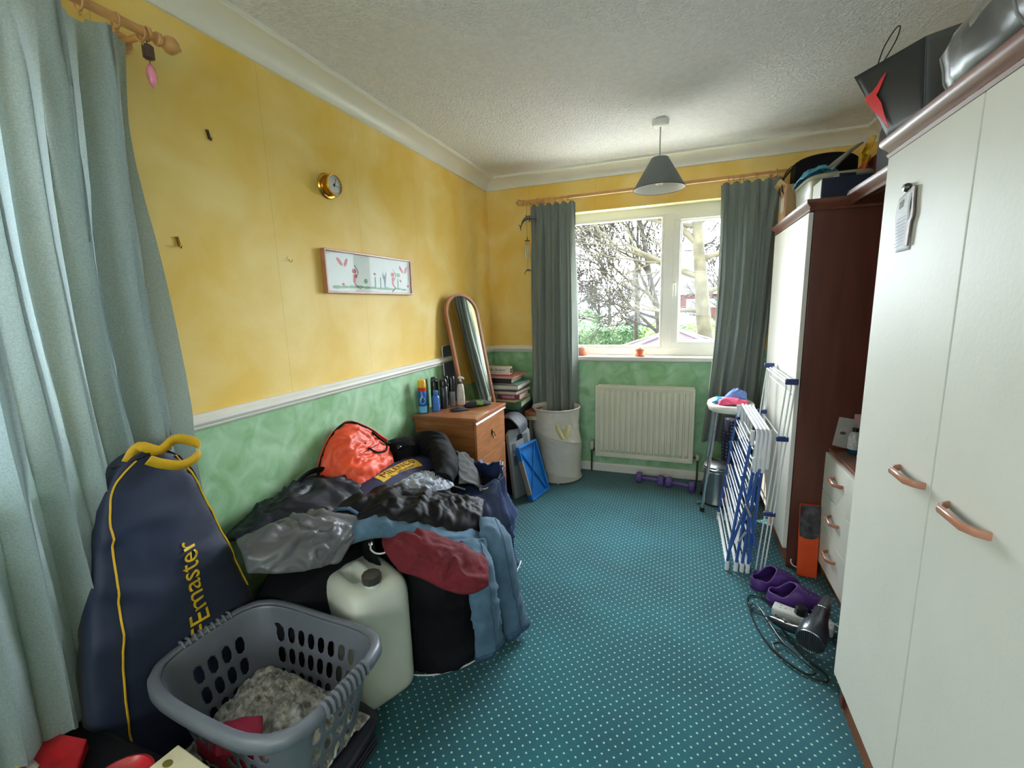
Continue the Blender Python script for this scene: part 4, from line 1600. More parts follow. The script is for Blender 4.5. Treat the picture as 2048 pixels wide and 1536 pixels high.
# ------------------------------------------------------------------ low box at the very bottom left with the things on it
t = empty('storage_box', 'black lidded storage box in the shadow under the left curtain', 'box', (0.30, 0.39, 0))
mb = MB()
mb.loft([ring2((0.30, 0.40, z), 0.27 + o_, 0.155 + o_, 32, 8) for z, o_ in ((0.0, -0.012), (0.02, -0.006), (0.285, 0.0))])
obj('box_body', mb, mat('black_crate', '0E0E12', 0.5, 0.2, 5), t, ang=40)
mb = MB()
mb.loft([ring2((0.30, 0.40, z), 0.27 + o_, 0.155 + o_, 32, 8) for z, o_ in ((0.286, 0.008), (0.305, 0.008), (0.312, 0.0))])
obj('box_lid', mb, mat('black_crate', '0E0E12', 0.5, 0.2, 5), t, ang=40)
t = empty('red_booklet', 'glossy red packet with cream spine at the bottom left corner', 'packet', (0.15, 0.43, 0.313))
mb = MB()
mb.add([V(0.035, 0.485, 0.345), V(0.185, 0.510, 0.345), V(0.27, 0.44, 0.335), V(0.15, 0.38, 0.335), V(0.035, 0.485, 0.314), V(0.185, 0.510, 0.314), V(0.27, 0.44, 0.314), V(0.15, 0.38, 0.314)],
       [(0, 3, 2, 1), (4, 5, 6, 7), (0, 1, 5, 4), (1, 2, 6, 5), (2, 3, 7, 6), (3, 0, 4, 7)])
obj('packet_body', mb, mat('red_gloss', 'A81420', 0.3, 0.3, 18, coat=0.4), t, smooth=False, bevel=0.003)
mb = MB()
mb.tube([V(0.032, 0.484, 0.344), V(0.150, 0.376, 0.336)], 0.007, 8)
obj('cream_spine', mb, mat('cream_edge', 'D9C56A', 0.5), t)
mb = MB()
mb.add([V(0.125, 0.435, 0.3452), V(0.158, 0.432, 0.3445), V(0.172, 0.410, 0.342), V(0.142, 0.408, 0.3428)], [(0, 3, 2, 1)])
obj('price_sticker', mb, mat('sticker_grey', 'A79E90', 0.7, 0.3, 200), t, solid=0.001)
t = empty('red_dish', 'shiny round red dish beside the cream box at the bottom edge', 'dish', (0.385, 0.47, 0.313))
mb = MB()
mb.lathe((0.385, 0.465, 0.313), [(0.04, 0.0), (0.055, 0.01), (0.065, 0.025), (0.068, 0.034), (0.062, 0.036), (0.05, 0.026), (0.0, 0.016)], 36)
obj('dish_body', mb, mat('red_gloss', 'A81420', 0.3, 0.3, 18, coat=0.4), t)
mb = MB()
mb.lathe((0.425, 0.495, 0.350), [(0.012, 0.0), (0.012, 0.003), (0, 0.004)], 16, sy=0.6)
obj('gold_tab', mb, M_brass, t)
t = empty('patterned_box', 'cream cardboard box printed with small brown and green shapes at the bottom edge', 'box', (0.50, 0.53, 0.313))
mb = MB()
mb.box((0.505, 0.525, 0.333), (0.16, 0.075, 0.040), rz=R(-6))
obj('carton', mb, mat('cream_card', 'D8CFB0', 0.6, 0.08, 14), t, smooth=False, bevel=0.003)
for k, (dx, dy, c_) in enumerate(((-0.05, 0.0, '6E6A2C'), (-0.005, -0.012, '7C3B2A'), (0.035, 0.006, '6E6A2C'), (0.06, -0.014, 'C19A3A'))):
    mb = MB()
    mb.lathe((0.505 + dx, 0.525 + dy - dx * 0.1, 0.3530), [(0.013, 0), (0.013, 0.0006), (0, 0.0008)], 14, sy=0.7)
    obj('printed_shape', mb, mat('print_%s' % {'6E6A2C': 'olive', '7C3B2A': 'brown', 'C19A3A': 'ochre'}[c_], c_, 0.6), t)

# ------------------------------------------------------------------ heap of bags and clothes against the green wall
M_blk = mat('black_canvas', '0B0B10', 0.8, 0.3, 6, bump=0.3, bscale=60, spec=0.2)
M_blk2 = mat('black_nylon', '0C0B11', 0.6, 0.3, 6, bump=0.3, bscale=40, spec=0.25)
M_dnavy = mat('dark_navy_nylon', '0E1222', 0.5, 0.3, 5, bump=0.3, bscale=30)
M_snavy = mat('slate_navy_nylon', '36456E', 0.45, 0.2, 5, bump=0.3, bscale=30)
M_denim = mat('denim', '4A6A84', 0.85, 0.18, 12, bump=0.5, bscale=320, sheen=0.1)
M_denimd = mat('denim_hem', '364F6C', 0.85, 0.2, 30)
M_grey = mat('grey_nylon', '5C5D62', 0.36, 0.12, 5, bump=0.2, bscale=40)
M_maroon = mat('maroon_jersey', '63101F', 0.85, 0.15, 12, bump=0.3, bscale=200)
M_orange = mat('orange_nylon', 'E8502C', 0.5, 0.1, 8, bump=0.15, bscale=60)
M_cordw = mat('white_cord', 'D8D8D4', 0.6)
M_silver = mat('pale_mesh', '9CA3B2', 0.6, 0.35, 30, bump=0.6, bscale=160)


def sack(rings_spec, n=56, wr=0.012, sc=7, seed=1, ax=None):
    """soft bag from rings (centre, rx, ry), creased"""
    rings = []
    k = len(rings_spec)
    cs = spline([V(*c) for c, a, b in rings_spec], k * 5)
    rx = spline([float(a) for c, a, b in rings_spec], k * 5)
    ry = spline([float(b) for c, a, b in rings_spec], k * 5)
    for i in range(k * 5):
        line = []
        for j in range(n):
            a = 2 * PI * j / n
            p = cs[i] + V(math.cos(a) * rx[i], math.sin(a) * ry[i], 0)
            d = wr * wrinkle((p.x, p.y, p.z * 0.6), sc, seed) * min(1, i / 3)
            p += V(math.cos(a), math.sin(a), 0) * d
            p.z = max(0.003, p.z)
            line.append(p)
        rings.append(line)
    return rings


def leg_mesh(path, rad, seed, flat=0.42):
    """hanging trouser leg: flattened tube with creases"""
    k = 44
    cs = spline([V(*p) for p in path], k)
    rs = spline([float(r) for r in rad], k)
    rings = []
    for i in range(k):
        d = (cs[min(k - 1, i + 1)] - cs[max(0, i - 1)]).normalized()
        out = V(0.85, -0.5, 0)
        out = (out - d * out.dot(d)).normalized()
        sd = d.cross(out).normalized()
        line = []
        for j in range(36):
            a = 2 * PI * j / 36
            p = cs[i] + sd * math.cos(a) * rs[i] + out * math.sin(a) * rs[i] * flat
            n_ = (sd * math.cos(a) + out * math.sin(a))
            p += n_ * 0.009 * wrinkle((p.x, p.y, p.z * 0.55), 9, seed)
            p.z = max(0.004, p.z)
            line.append(p)
        rings.append(line)
    return rings


def cordpath(name, pts, m, parent, r=0.003, n=40, closed=False):
    mb = MB()
    mb.tube(spline(pts, n, closed), r, 7, closed=closed)
    return obj(name, mb, m, parent)


# long black holdall along the wall under everything
t = empty('holdall', 'long black holdall with webbing handles lying against the green wall under the clothes', 'bag', (0.24, 1.50, 0))
rings = []
for k in range(26):
    u = k / 25
    y = 0.985 + 1.10 * u
    e = math.sin(PI * min(1, max(0, u * 0.96 + 0.02))) ** 0.35
    hx, hz = 0.205 * e + 0.002, (0.565 if u < 0.75 else 0.565 - (u - 0.75) * 0.5) * (0.35 + 0.65 * e)
    line = []
    for j in range(40):
        a = 2 * PI * j / 40
        x = 0.245 + math.copysign(abs(math.cos(a)) ** 0.6, math.cos(a)) * hx
        z = hz / 2 + math.copysign(abs(math.sin(a)) ** 0.6, math.sin(a)) * hz / 2
        p = V(x, y, z)
        d = 0.014 * wrinkle((x, y * 0.6, z), 7, 4)
        p += V(math.cos(a), 0, math.sin(a)) * d
        line.append(V(max(0.012, p.x), p.y, max(0.002, p.z)))
    rings.append(line)
mb = MB()
mb.loft(rings)
obj('holdall_body', mb, M_blk, t, ang=180, fix=True)
for pts in ([(0.10, 1.33, 0.60), (0.085, 1.325, 0.655), (0.062, 1.33, 0.672), (0.055, 1.40, 0.690), (0.06, 1.47, 0.685), (0.085, 1.515, 0.655), (0.10, 1.52, 0.60)],):
    hp = spline([V(*p) for p in pts], 36)
    rows = [[p - V(0.004, 0.003, 0.012), p + V(0.004, 0.003, 0.012)] for p in hp]
    mb = MB()
    mb.grid(rows)
    obj('webbing_handle', mb, M_blk, t, solid=0.003, ang=180)

cloth('jacket', [[V(0.015, 1.03, 0.575), V(0.025, 1.20, 0.63), V(0.03, 1.40, 0.655), V(0.06, 1.53, 0.63)],
                 [V(0.12, 1.00, 0.600), V(0.13, 1.17, 0.650), V(0.14, 1.36, 0.655), V(0.17, 1.52, 0.625)],
                 [V(0.22, 1.01, 0.590), V(0.24, 1.14, 0.615), V(0.27, 1.32, 0.615), V(0.27, 1.50, 0.600)],
                 [V(0.27, 1.00, 0.52), V(0.30, 1.12, 0.56), V(0.34, 1.27, 0.57), V(0.36, 1.45, 0.57)]], M_dnavy, nu=60, nv=50, arch=0.02, wr=0.022, sc=8, seed=6,
      label='crumpled dark navy waterproof spread over the left part of the heap beside the wall', cat='jacket')

# orange bag standing open against the wall
t = empty('rucksack', 'bright orange nylon bag with black zip edge standing on the heap against the wall', 'bag', (0.12, 1.70, 0.60))
mb = MB()
mb.grid(cloth_rows([[V(0.050, 1.462, 0.600), V(0.05, 1.478, 0.655), V(0.045, 1.52, 0.745), V(0.05, 1.60, 0.825), V(0.055, 1.665, 0.838)],
                    [V(0.14, 1.468, 0.598), V(0.135, 1.500, 0.66), V(0.125, 1.55, 0.74), V(0.11, 1.63, 0.80), V(0.085, 1.685, 0.830)],
                    [V(0.215, 1.480, 0.600), V(0.205, 1.55, 0.655), V(0.16, 1.61, 0.70), V(0.125, 1.70, 0.760), V(0.095, 1.715, 0.815)],
                    [V(0.24, 1.60, 0.605), V(0.215, 1.68, 0.650), V(0.15, 1.72, 0.68), V(0.12, 1.78, 0.72), V(0.095, 1.77, 0.78)],
                    [V(0.21, 1.78, 0.600), V(0.19, 1.82, 0.625), V(0.155, 1.86, 0.64), V(0.12, 1.88, 0.66), V(0.09, 1.86, 0.70)]],
                   nu=56, nv=56, arch=0.012, wr=0.013, sc=11, seed=3))
obj('bag_body', mb, M_orange, t, solid=0.004, ang=180)
mb = MB()
mb.grid(cloth_rows([[V(0.02, 1.50, 0.60), V(0.02, 1.50, 0.70), V(0.02, 1.58, 0.80), V(0.03, 1.68, 0.845)],
                    [V(0.02, 1.66, 0.60), V(0.02, 1.66, 0.70), V(0.03, 1.70, 0.78), V(0.045, 1.72, 0.842)],
                    [V(0.03, 1.80, 0.60), V(0.03, 1.82, 0.66), V(0.05, 1.82, 0.74), V(0.075, 1.80, 0.792)],
                    [V(0.05, 1.93, 0.60), V(0.06, 1.94, 0.625), V(0.08, 1.92, 0.67), V(0.11, 1.90, 0.700)]], nu=30, nv=30, arch=0.004, wr=0.006, sc=9, seed=9))
obj('bag_flap', mb, M_orange, t, solid=0.004, ang=180)
cordpath('zip_edge', [(0.048, 1.458, 0.610), (0.045, 1.478, 0.680), (0.045, 1.528, 0.762), (0.055, 1.60, 0.832), (0.065, 1.675, 0.848), (0.098, 1.725, 0.818), (0.122, 1.785, 0.760), (0.135, 1.84, 0.705), (0.13, 1.89, 0.685)], M_blk, t, 0.006, 60)
cordpath('carry_strap', [(0.105, 1.70, 0.79), (0.145, 1.68, 0.74), (0.175, 1.71, 0.70), (0.185, 1.77, 0.685), (0.17, 1.81, 0.70)], M_blk, t, 0.005, 40)
cordpath('printed_line', [(0.172, 1.61, 0.722), (0.170, 1.66, 0.722), (0.165, 1.70, 0.722), (0.160, 1.75, 0.722)], M_blk, t, 0.0018, 12)

# navy banner bag with yellow label
t = empty('banner_bag', 'navy bag panel with a yellow printed label lying across the middle of the heap', 'bag', (0.30, 1.70, 0.57))
BAN = [[V(0.19, 1.44, 0.600), V(0.20, 1.60, 0.612), V(0.215, 1.77, 0.612), V(0.23, 1.90, 0.606), V(0.25, 2.01, 0.590)],
       [V(0.29, 1.40, 0.594), V(0.28, 1.60, 0.608), V(0.29, 1.75, 0.610), V(0.31, 1.88, 0.600), V(0.34, 1.99, 0.580)],
       [V(0.36, 1.40, 0.56), V(0.36, 1.58, 0.580), V(0.365, 1.72, 0.584), V(0.39, 1.84, 0.574), V(0.41, 1.95, 0.560)]]
BANR = cloth_rows(BAN, nu=50, nv=24, arch=0.012, wr=0.003, sc=8, seed=2)
mb = MB()
mb.grid(BANR)
obj('bag_panel', mb, mat('navy_twill', '20264E', 0.6, 0.15, 9, bump=0.2, bscale=200), t, solid=0.004, ang=180)


def label_pt(x, y, z):
    """point on the panel: x along its length, y across it"""
    u = min(0.999, max(0, 0.47 + x / 0.60)) * 49
    v = min(0.999, max(0, 0.52 - y / 0.155)) * 23
    a, b = int(u), int(v)
    p = BANR[b][a].lerp(BANR[b][min(49, a + 1)], u - a)
    q = BANR[min(23, b + 1)][a].lerp(BANR[min(23, b + 1)][min(49, a + 1)], u - a)
    return p.lerp(q, v - b) + V(0.25, -0.1, 0.95) * (z + 0.004)


mb = MB()
mb.grid([[label_pt(-0.145 + 0.285 * k / 24, (-0.020 - 0.014 * k / 24) + (0.046 + 0.024 * k / 24) * j / 8, 0.0005) for k in range(25)] for j in range(9)])
obj('yellow_label', mb, mat('label_yellow', 'E5B53A', 0.6, 0.05, 30), t, solid=0.001, smooth=False, label='yellow label printed with black capitals')
lab = bpy.data.objects['yellow_label']
obj('lettering', text_mb('MILENCO', 0.056, lambda x, y, z: label_pt(x - 0.004, y * 0.82 + 0.006, 0.0015 + z), 0.0004, space=1.02), M_black, lab, smooth=False)
obj('lettering', text_mb('SAFETY AND QUALITY', 0.013, lambda x, y, z: label_pt(x + 0.02, y - 0.022, 0.0015 + z), 0.0003), M_black, lab, smooth=False)

cloth('clear_cover', [[V(0.35, 1.53, 0.585), V(0.36, 1.66, 0.592), V(0.38, 1.80, 0.585)], [V(0.43, 1.52, 0.575), V(0.45, 1.66, 0.582), V(0.47, 1.79, 0.57)],
                      [V(0.52, 1.54, 0.54), V(0.54, 1.66, 0.55), V(0.55, 1.78, 0.54)]], M_silver, nu=60, nv=50, arch=0.015, wr=0.014, sc=22, seed=8,
      label='crinkled pale silvery mesh cover showing between the yellow label and the black sleeve', cat='cover')
# black fleece with sleeve at the back, beside the chest
t = empty('fleece', 'black fleece heaped between the orange bag and the chest of drawers', 'jacket', (0.32, 1.98, 0.55))
mb = MB()
mb.loft(sack([((0.16, 1.93, 0.56), 0.09, 0.08), ((0.16, 1.95, 0.64), 0.10, 0.09), ((0.17, 1.96, 0.68), 0.08, 0.07), ((0.18, 1.97, 0.695), 0.02, 0.02)], 44, 0.018, 14, 5))
obj('fleece_hood', mb, M_blk, t, ang=180, fix=True)
mb = MB()
mb.loft(leg_mesh([(0.18, 2.00, 0.62), (0.27, 2.03, 0.655), (0.37, 1.99, 0.635), (0.45, 1.89, 0.60), (0.50, 1.78, 0.560)], [0.055, 0.070, 0.074, 0.068, 0.052], 8, 0.8))
obj('sleeve', mb, M_blk, t, ang=180)
mb = MB()
mb.lathe((0.195, 1.872, 0.672), [(0.012, -0.004), (0.014, 0.004), (0.008, 0.012), (0, 0.014)], 14, axis=(0.4, -0.8, 0.4))
obj('toggle', mb, mat('glossy_black', '101214', 0.1), t)
cloth('dark_trousers', [[V(0.40, 2.10, 0.60), V(0.45, 2.02, 0.605), V(0.50, 1.93, 0.57), V(0.55, 1.83, 0.53)], [V(0.44, 2.17, 0.52), V(0.50, 2.10, 0.53), V(0.56, 2.02, 0.50), V(0.60, 1.93, 0.48)],
                        [V(0.46, 2.20, 0.30), V(0.52, 2.15, 0.32), V(0.58, 2.08, 0.34), V(0.62, 2.0, 0.34)]],
      mat('charcoal_cloth', '2C2B29', 0.8, 0.2, 9), nu=40, nv=34, arch=0.01, wr=0.014, sc=9, seed=4,
      label='charcoal cloth folded down beside the chest of drawers behind the drawstring bag', cat='trousers')

# slate navy drawstring bag at the back right
t = empty('drawstring_bag', 'slate navy drawstring bag with white cord standing open by the chest of drawers', 'bag', (0.57, 1.98, 0))
mb = MB()
rg = sack([((0.585, 1.96, 0.004), 0.175, 0.17), ((0.58, 1.96, 0.05), 0.200, 0.185), ((0.565, 1.97, 0.17), 0.190, 0.185), ((0.565, 1.985, 0.28), 0.205, 0.19), ((0.55, 2.00, 0.38), 0.185, 0.175),
           ((0.54, 2.02, 0.45), 0.17, 0.12), ((0.545, 2.04, 0.49), 0.165, 0.075)], 72, 0.022, 7, 11)
for line in rg[-6:]:
    for p in line:
        p.z += 0.10 * max(0, (p.y - 2.0) / 0.15) + 0.05 * max(0, (p.x - 0.60) / 0.1) - 0.02 + 0.006 * math.sin(math.atan2(p.y - 2.02, p.x - 0.54) * 16)
mb.loft(rg, cap=False)
mb.add([V(*p) for p in rg[0]], [tuple(range(72))])
obj('bag_body', mb, M_snavy, t, solid=0.004, ang=180)
mb = MB()
mb.add([p * 0.55 + V(0.545, 2.03, 0.46) * 0.45 + V(0, 0, -0.03) for p in rg[-2]], [tuple(range(72))])
obj('interior_shade', mb, M_blk, t, smooth=False)  # black sheet stands in for the shade inside the open bag
cordpath('cord', [(0.655, 2.145, 0.545), (0.672, 2.10, 0.512), (0.665, 2.02, 0.480), (0.64, 1.955, 0.468), (0.62, 1.93, 0.475)], M_cordw, t, 0.0032)
cordpath('cord', [(0.55, 1.90, 0.475), (0.50, 1.87, 0.500), (0.44, 1.87, 0.505), (0.415, 1.85, 0.52)], M_cordw, t, 0.0032)
cordpath('cord', [(0.475, 1.86, 0.505), (0.53, 1.80, 0.478), (0.575, 1.775, 0.46)], M_cordw, t, 0.003)
for p, a in (((0.655, 2.147, 0.545), (0.7, -0.5, 0.3)), ((0.622, 1.928, 0.474), (0.3, -0.9, 0.3)), ((0.577, 1.773, 0.460), (0.2, -0.9, 0.3))):
    mb = MB()
    mb.torus(p, 0.0065, 0.0022, axis=a, n=16, m=6)
    obj('eyelet', mb, M_chrome, t)
cordpath('base_piping', [(0.735, 1.85, 0.006), (0.783, 1.93, 0.03), (0.79, 2.02, 0.05), (0.765, 2.08, 0.02)], M_cordw, t, 0.0035)

# front black drawstring bag
t = empty('drawstring_bag', 'big black drawstring bag in front of the heap with the maroon top spilling out', 'bag', (0.60, 1.47, 0))
mb = MB()
rg = sack([((0.615, 1.47, 0.004), 0.21, 0.20), ((0.615, 1.475, 0.04), 0.232, 0.212), ((0.615, 1.48, 0.18), 0.235, 0.218), ((0.61, 1.48, 0.32), 0.232, 0.215), ((0.60, 1.48, 0.42), 0.215, 0.195),
           ((0.58, 1.475, 0.475), 0.19, 0.175), ((0.57, 1.475, 0.50), 0.17, 0.155), ((0.56, 1.48, 0.495), 0.12, 0.11)], 72, 0.016, 6, 21)
for line in rg[-14:]:
    for p in line:
        p.z += -0.10 * max(0, (p.x - 0.58)) + 0.03 * max(0, (0.5 - p.x) / 0.2)
mb.loft(rg)
obj('bag_body', mb, M_blk, t, solid=0.0, ang=180, fix=True)
cloth('collar_flap', [[V(0.405, 1.335, 0.525), V(0.43, 1.30, 0.545), V(0.475, 1.28, 0.535)], [V(0.41, 1.31, 0.49), V(0.44, 1.275, 0.50), V(0.50, 1.255, 0.49)], [V(0.42, 1.295, 0.44), V(0.46, 1.262, 0.44), V(0.53, 1.245, 0.43)]],
      M_blk, t, nu=24, nv=24, arch=0.006, wr=0.008, sc=10, seed=3)
cordpath('cord', [(0.478, 1.258, 0.515), (0.487, 1.245, 0.500), (0.515, 1.240, 0.492), (0.545, 1.245, 0.497), (0.556, 1.262, 0.508)], M_cordw, t, 0.0032)
mb = MB()
mb.torus((0.478, 1.256, 0.515), 0.007, 0.0024, axis=(0.1, -0.9, 0.4), n=16, m=6)
obj('eyelet', mb, M_chrome, t)
cordpath('base_piping', [(0.60, 1.245, 0.005), (0.70, 1.275, 0.006), (0.79, 1.345, 0.007), (0.845, 1.43, 0.008)], M_cordw, t, 0.003)

cloth('grey_trousers', [[V(0.16, 0.985, 0.610), V(0.22, 1.075, 0.640), V(0.26, 1.165, 0.640), V(0.31, 1.27, 0.618), V(0.40, 1.31, 0.59)],
                        [V(0.20, 0.955, 0.625), V(0.28, 1.04, 0.650), V(0.33, 1.13, 0.638), V(0.38, 1.22, 0.610), V(0.45, 1.25, 0.575)],
                        [V(0.25, 0.935, 0.600), V(0.32, 0.995, 0.605), V(0.38, 1.075, 0.590), V(0.42, 1.135, 0.575), V(0.45, 1.18, 0.55)],
                        [V(0.265, 0.930, 0.560), V(0.335, 0.975, 0.545), V(0.38, 1.02, 0.53), V(0.41, 1.07, 0.52), V(0.435, 1.13, 0.51)]], M_grey,
      nu=70, nv=54, arch=0.012, wr=0.020, sc=9, seed=12, stretch=(1, 0.7, 1),
      label='pale grey waterproof trouser leg with gathered cuff at the left end of the heap', cat='trousers')
cloth('black_trousers', [[V(0.29, 1.32, 0.600), V(0.33, 1.45, 0.610), V(0.42, 1.55, 0.605), V(0.52, 1.60, 0.585), V(0.62, 1.68, 0.545), V(0.72, 1.74, 0.50)],
                         [V(0.30, 1.24, 0.612), V(0.37, 1.37, 0.622), V(0.46, 1.46, 0.615), V(0.56, 1.52, 0.585), V(0.67, 1.59, 0.545), V(0.755, 1.65, 0.505)],
                         [V(0.34, 1.21, 0.585), V(0.42, 1.30, 0.590), V(0.51, 1.38, 0.580), V(0.61, 1.44, 0.555), V(0.71, 1.49, 0.520), V(0.78, 1.58, 0.475)],
                         [V(0.37, 1.22, 0.56), V(0.45, 1.31, 0.56), V(0.54, 1.38, 0.54), V(0.645, 1.41, 0.50), V(0.735, 1.46, 0.46), V(0.79, 1.56, 0.43)]], M_blk2,
      nu=84, nv=54, arch=0.018, wr=0.020, sc=8, seed=31, stretch=(1, 0.8, 1),
      label='long black trousers lying across the top of the heap over the jeans', cat='trousers')
t = empty('jeans', 'light blue denim jeans hanging over the heap down to the carpet', 'jeans', (0.80, 1.45, 0))
mb = MB()
mb.grid(cloth_rows([[V(0.36, 1.245, 0.575), V(0.42, 1.36, 0.575), V(0.55, 1.44, 0.545), V(0.70, 1.50, 0.490), V(0.77, 1.60, 0.45)],
                    [V(0.40, 1.185, 0.565), V(0.47, 1.285, 0.570), V(0.58, 1.36, 0.535), V(0.73, 1.42, 0.480), V(0.81, 1.54, 0.43)],
                    [V(0.41, 1.175, 0.535), V(0.49, 1.265, 0.540), V(0.60, 1.335, 0.505), V(0.75, 1.38, 0.450), V(0.84, 1.48, 0.40)]], nu=70, nv=34, arch=0.022, wr=0.012, sc=8, seed=14))
obj('jeans_seat', mb, M_denim, t, solid=0.006, ang=180)


for path, rad, sd in (([(0.80, 1.46, 0.47), (0.855, 1.40, 0.41), (0.880, 1.37, 0.30), (0.875, 1.40, 0.16), (0.868, 1.43, 0.035)], [0.06, 0.066, 0.060, 0.062, 0.070], 3),
                      ([(0.80, 1.62, 0.48), (0.855, 1.56, 0.43), (0.895, 1.53, 0.32), (0.915, 1.545, 0.17), (0.93, 1.56, 0.03)], [0.06, 0.074, 0.066, 0.058, 0.062], 5)):
    rings = leg_mesh(path, rad, sd)
    mb = MB()
    mb.loft(rings)
    lg = obj('trouser_leg', mb, M_denim, t, ang=180, fix=True)
    mb = MB()
    mb.grid([[p + (p - sum(rings[-4], Vector()) / 36) * 0.02 for p in rings[-4]], [p + (p - sum(rings[-1], Vector()) / 36) * 0.03 for p in rings[-1]]], closed=True)
    obj('hem', mb, M_denimd, lg, solid=0.002, ang=180)
    mb = MB()
    mb.tube([r_[10] + V(0.003, -0.003, 0) for r_ in rings[1:-1]], 0.0018, 5)
    obj('seam', mb, M_denimd, lg)
mb = MB()
mb.grid([[V(0.315, 1.225, 0.618), V(0.335, 1.262, 0.634), V(0.372, 1.285, 0.632), V(0.41, 1.285, 0.615)], [V(0.330, 1.215, 0.616), V(0.348, 1.247, 0.631), V(0.380, 1.268, 0.629), V(0.415, 1.27, 0.613)]])
obj('waistband', mb, M_denimd, t, solid=0.004, ang=180)
cloth('maroon_top', [[V(0.50, 1.300, 0.525), V(0.60, 1.365, 0.535), V(0.71, 1.385, 0.510), V(0.80, 1.405, 0.475), V(0.855, 1.44, 0.440)],
                     [V(0.53, 1.265, 0.512), V(0.63, 1.300, 0.520), V(0.74, 1.318, 0.492), V(0.83, 1.345, 0.455), V(0.888, 1.39, 0.425)],
                     [V(0.58, 1.240, 0.480), V(0.67, 1.250, 0.478), V(0.77, 1.262, 0.450), V(0.85, 1.295, 0.425), V(0.905, 1.35, 0.405)],
                     [V(0.62, 1.232, 0.450), V(0.71, 1.232, 0.440), V(0.80, 1.245, 0.405), V(0.87, 1.275, 0.385), V(0.912, 1.335, 0.385)]], M_maroon,
      nu=64, nv=44, arch=0.014, wr=0.011, sc=10, seed=17, label='dark maroon jersey top draped out of the black drawstring bag', cat='top')

# ------------------------------------------------------------------ hamper, boards, bag and books in the far left corner
t = empty('laundry_hamper', 'tall white pop-up fabric laundry hamper beside the radiator', 'hamper', (0.64, 3.36, 0))
HC = V(0.640, 3.365, 0)
M_fab = mat('white_polyester', 'C9C5BA', 0.6, 0.04, 8, bump=0.25, bscale=90)
mb = MB()
rows = []
for i in range(57):
    z = 0.018 + (0.582 - 0.018) * i / 56
    line = []
    for j in range(72):
        a = 2 * PI * j / 72
        # spiral wire pushes the cloth outward, fabric sags in between
        ph = (z / 0.582 * 2.0 + a / (2 * PI)) % 1.0
        w = math.exp(-(min(ph, 1 - ph) / 0.06) ** 2)
        r = 0.184 - 0.010 * (1 - w) * math.sin(PI * ph) + 0.004 * wrinkle((math.cos(a) * 0.5, math.sin(a) * 0.5, z * 2), 6, 7)
        if i in (0, 56):
            r = 0.186
        line.append(HC + V(math.cos(a) * r + 0.010 * math.sin(z * 9), math.sin(a) * r, z))
    rows.append(line)
mb.grid(rows, closed=True)
obj('hamper_wall', mb, M_fab, t, solid=0.002, ang=180)
mb = MB()
mb.lathe(HC, [(0.0, 0.020), (0.184, 0.020)], 60, cap=False)
obj('hamper_base', mb, M_fab, t, smooth=False, solid=0.002)
for zz in (0.018, 0.582):
    mb = MB()
    mb.torus(HC + V(0.010 * math.sin(zz * 9), 0, zz), 0.187, 0.0045, n=64)
    obj('wire_hoop', mb, mat('hoop_tape', 'B9B1A4', 0.6), t)
mb = MB()
mb.tube([HC + V(math.cos(a) * 0.1875 + 0.010 * math.sin(z * 9), math.sin(a) * 0.1875, z) for a, z in [(2 * PI * (1 - (k / 120 * 2 % 1)), 0.018 + 0.562 * k / 120) for k in range(121)]], 0.0032, 6)
obj('spiral_tape', mb, mat('hoop_tape', 'B9B1A4', 0.6), t)
aa = R(-62)
hp = spline([HC + V(math.cos(aa + x) * (0.188 + o_), math.sin(aa + x) * (0.188 + o_), z) for x, o_, z in ((-0.22, 0.002, 0.475), (-0.17, 0.016, 0.44), (-0.08, 0.030, 0.395), (0.0, 0.034, 0.375), (0.08, 0.030, 0.395), (0.17, 0.016, 0.44), (0.22, 0.002, 0.475))], 30)
mb = MB()
mb.grid([[p - V(0.004, -0.002, 0.0) + V(-0.5, -0.25, 0).normalized() * 0.017, p + V(0.5, 0.25, 0).normalized() * 0.017] for p in hp])
obj('carry_handle', mb, mat('cream_webbing', 'B5B07E', 0.7), t, solid=0.002, ang=180)
for a in (R(-75), R(40), R(160)):
    mb = MB()
    mb.lathe(HC + V(math.cos(a) * 0.165, math.sin(a) * 0.165, 0.0), [(0.008, 0.0), (0.009, 0.010), (0.006, 0.020)], 12)
    obj('foot', mb, M_wplas, t)


def board(name, label, cat, A, B, h, m, th=0.03, lean=V(0, 0, 0)):
    """upright panel from floor points A to B, leaning"""
    t = empty(name, label, cat, (Vector(A) + Vector(B)) / 2)
    A, B = Vector(A), Vector(B)
    e = (B - A)
    L_ = e.length
    e.normalize()
    u = (V(0, 0, 1) * h + lean)
    hh = u.length
    u.normalize()
    n = e.cross(u).normalized()
    return t, (lambda x, y, z: A + e * x + u * y + n * z), L_, hh


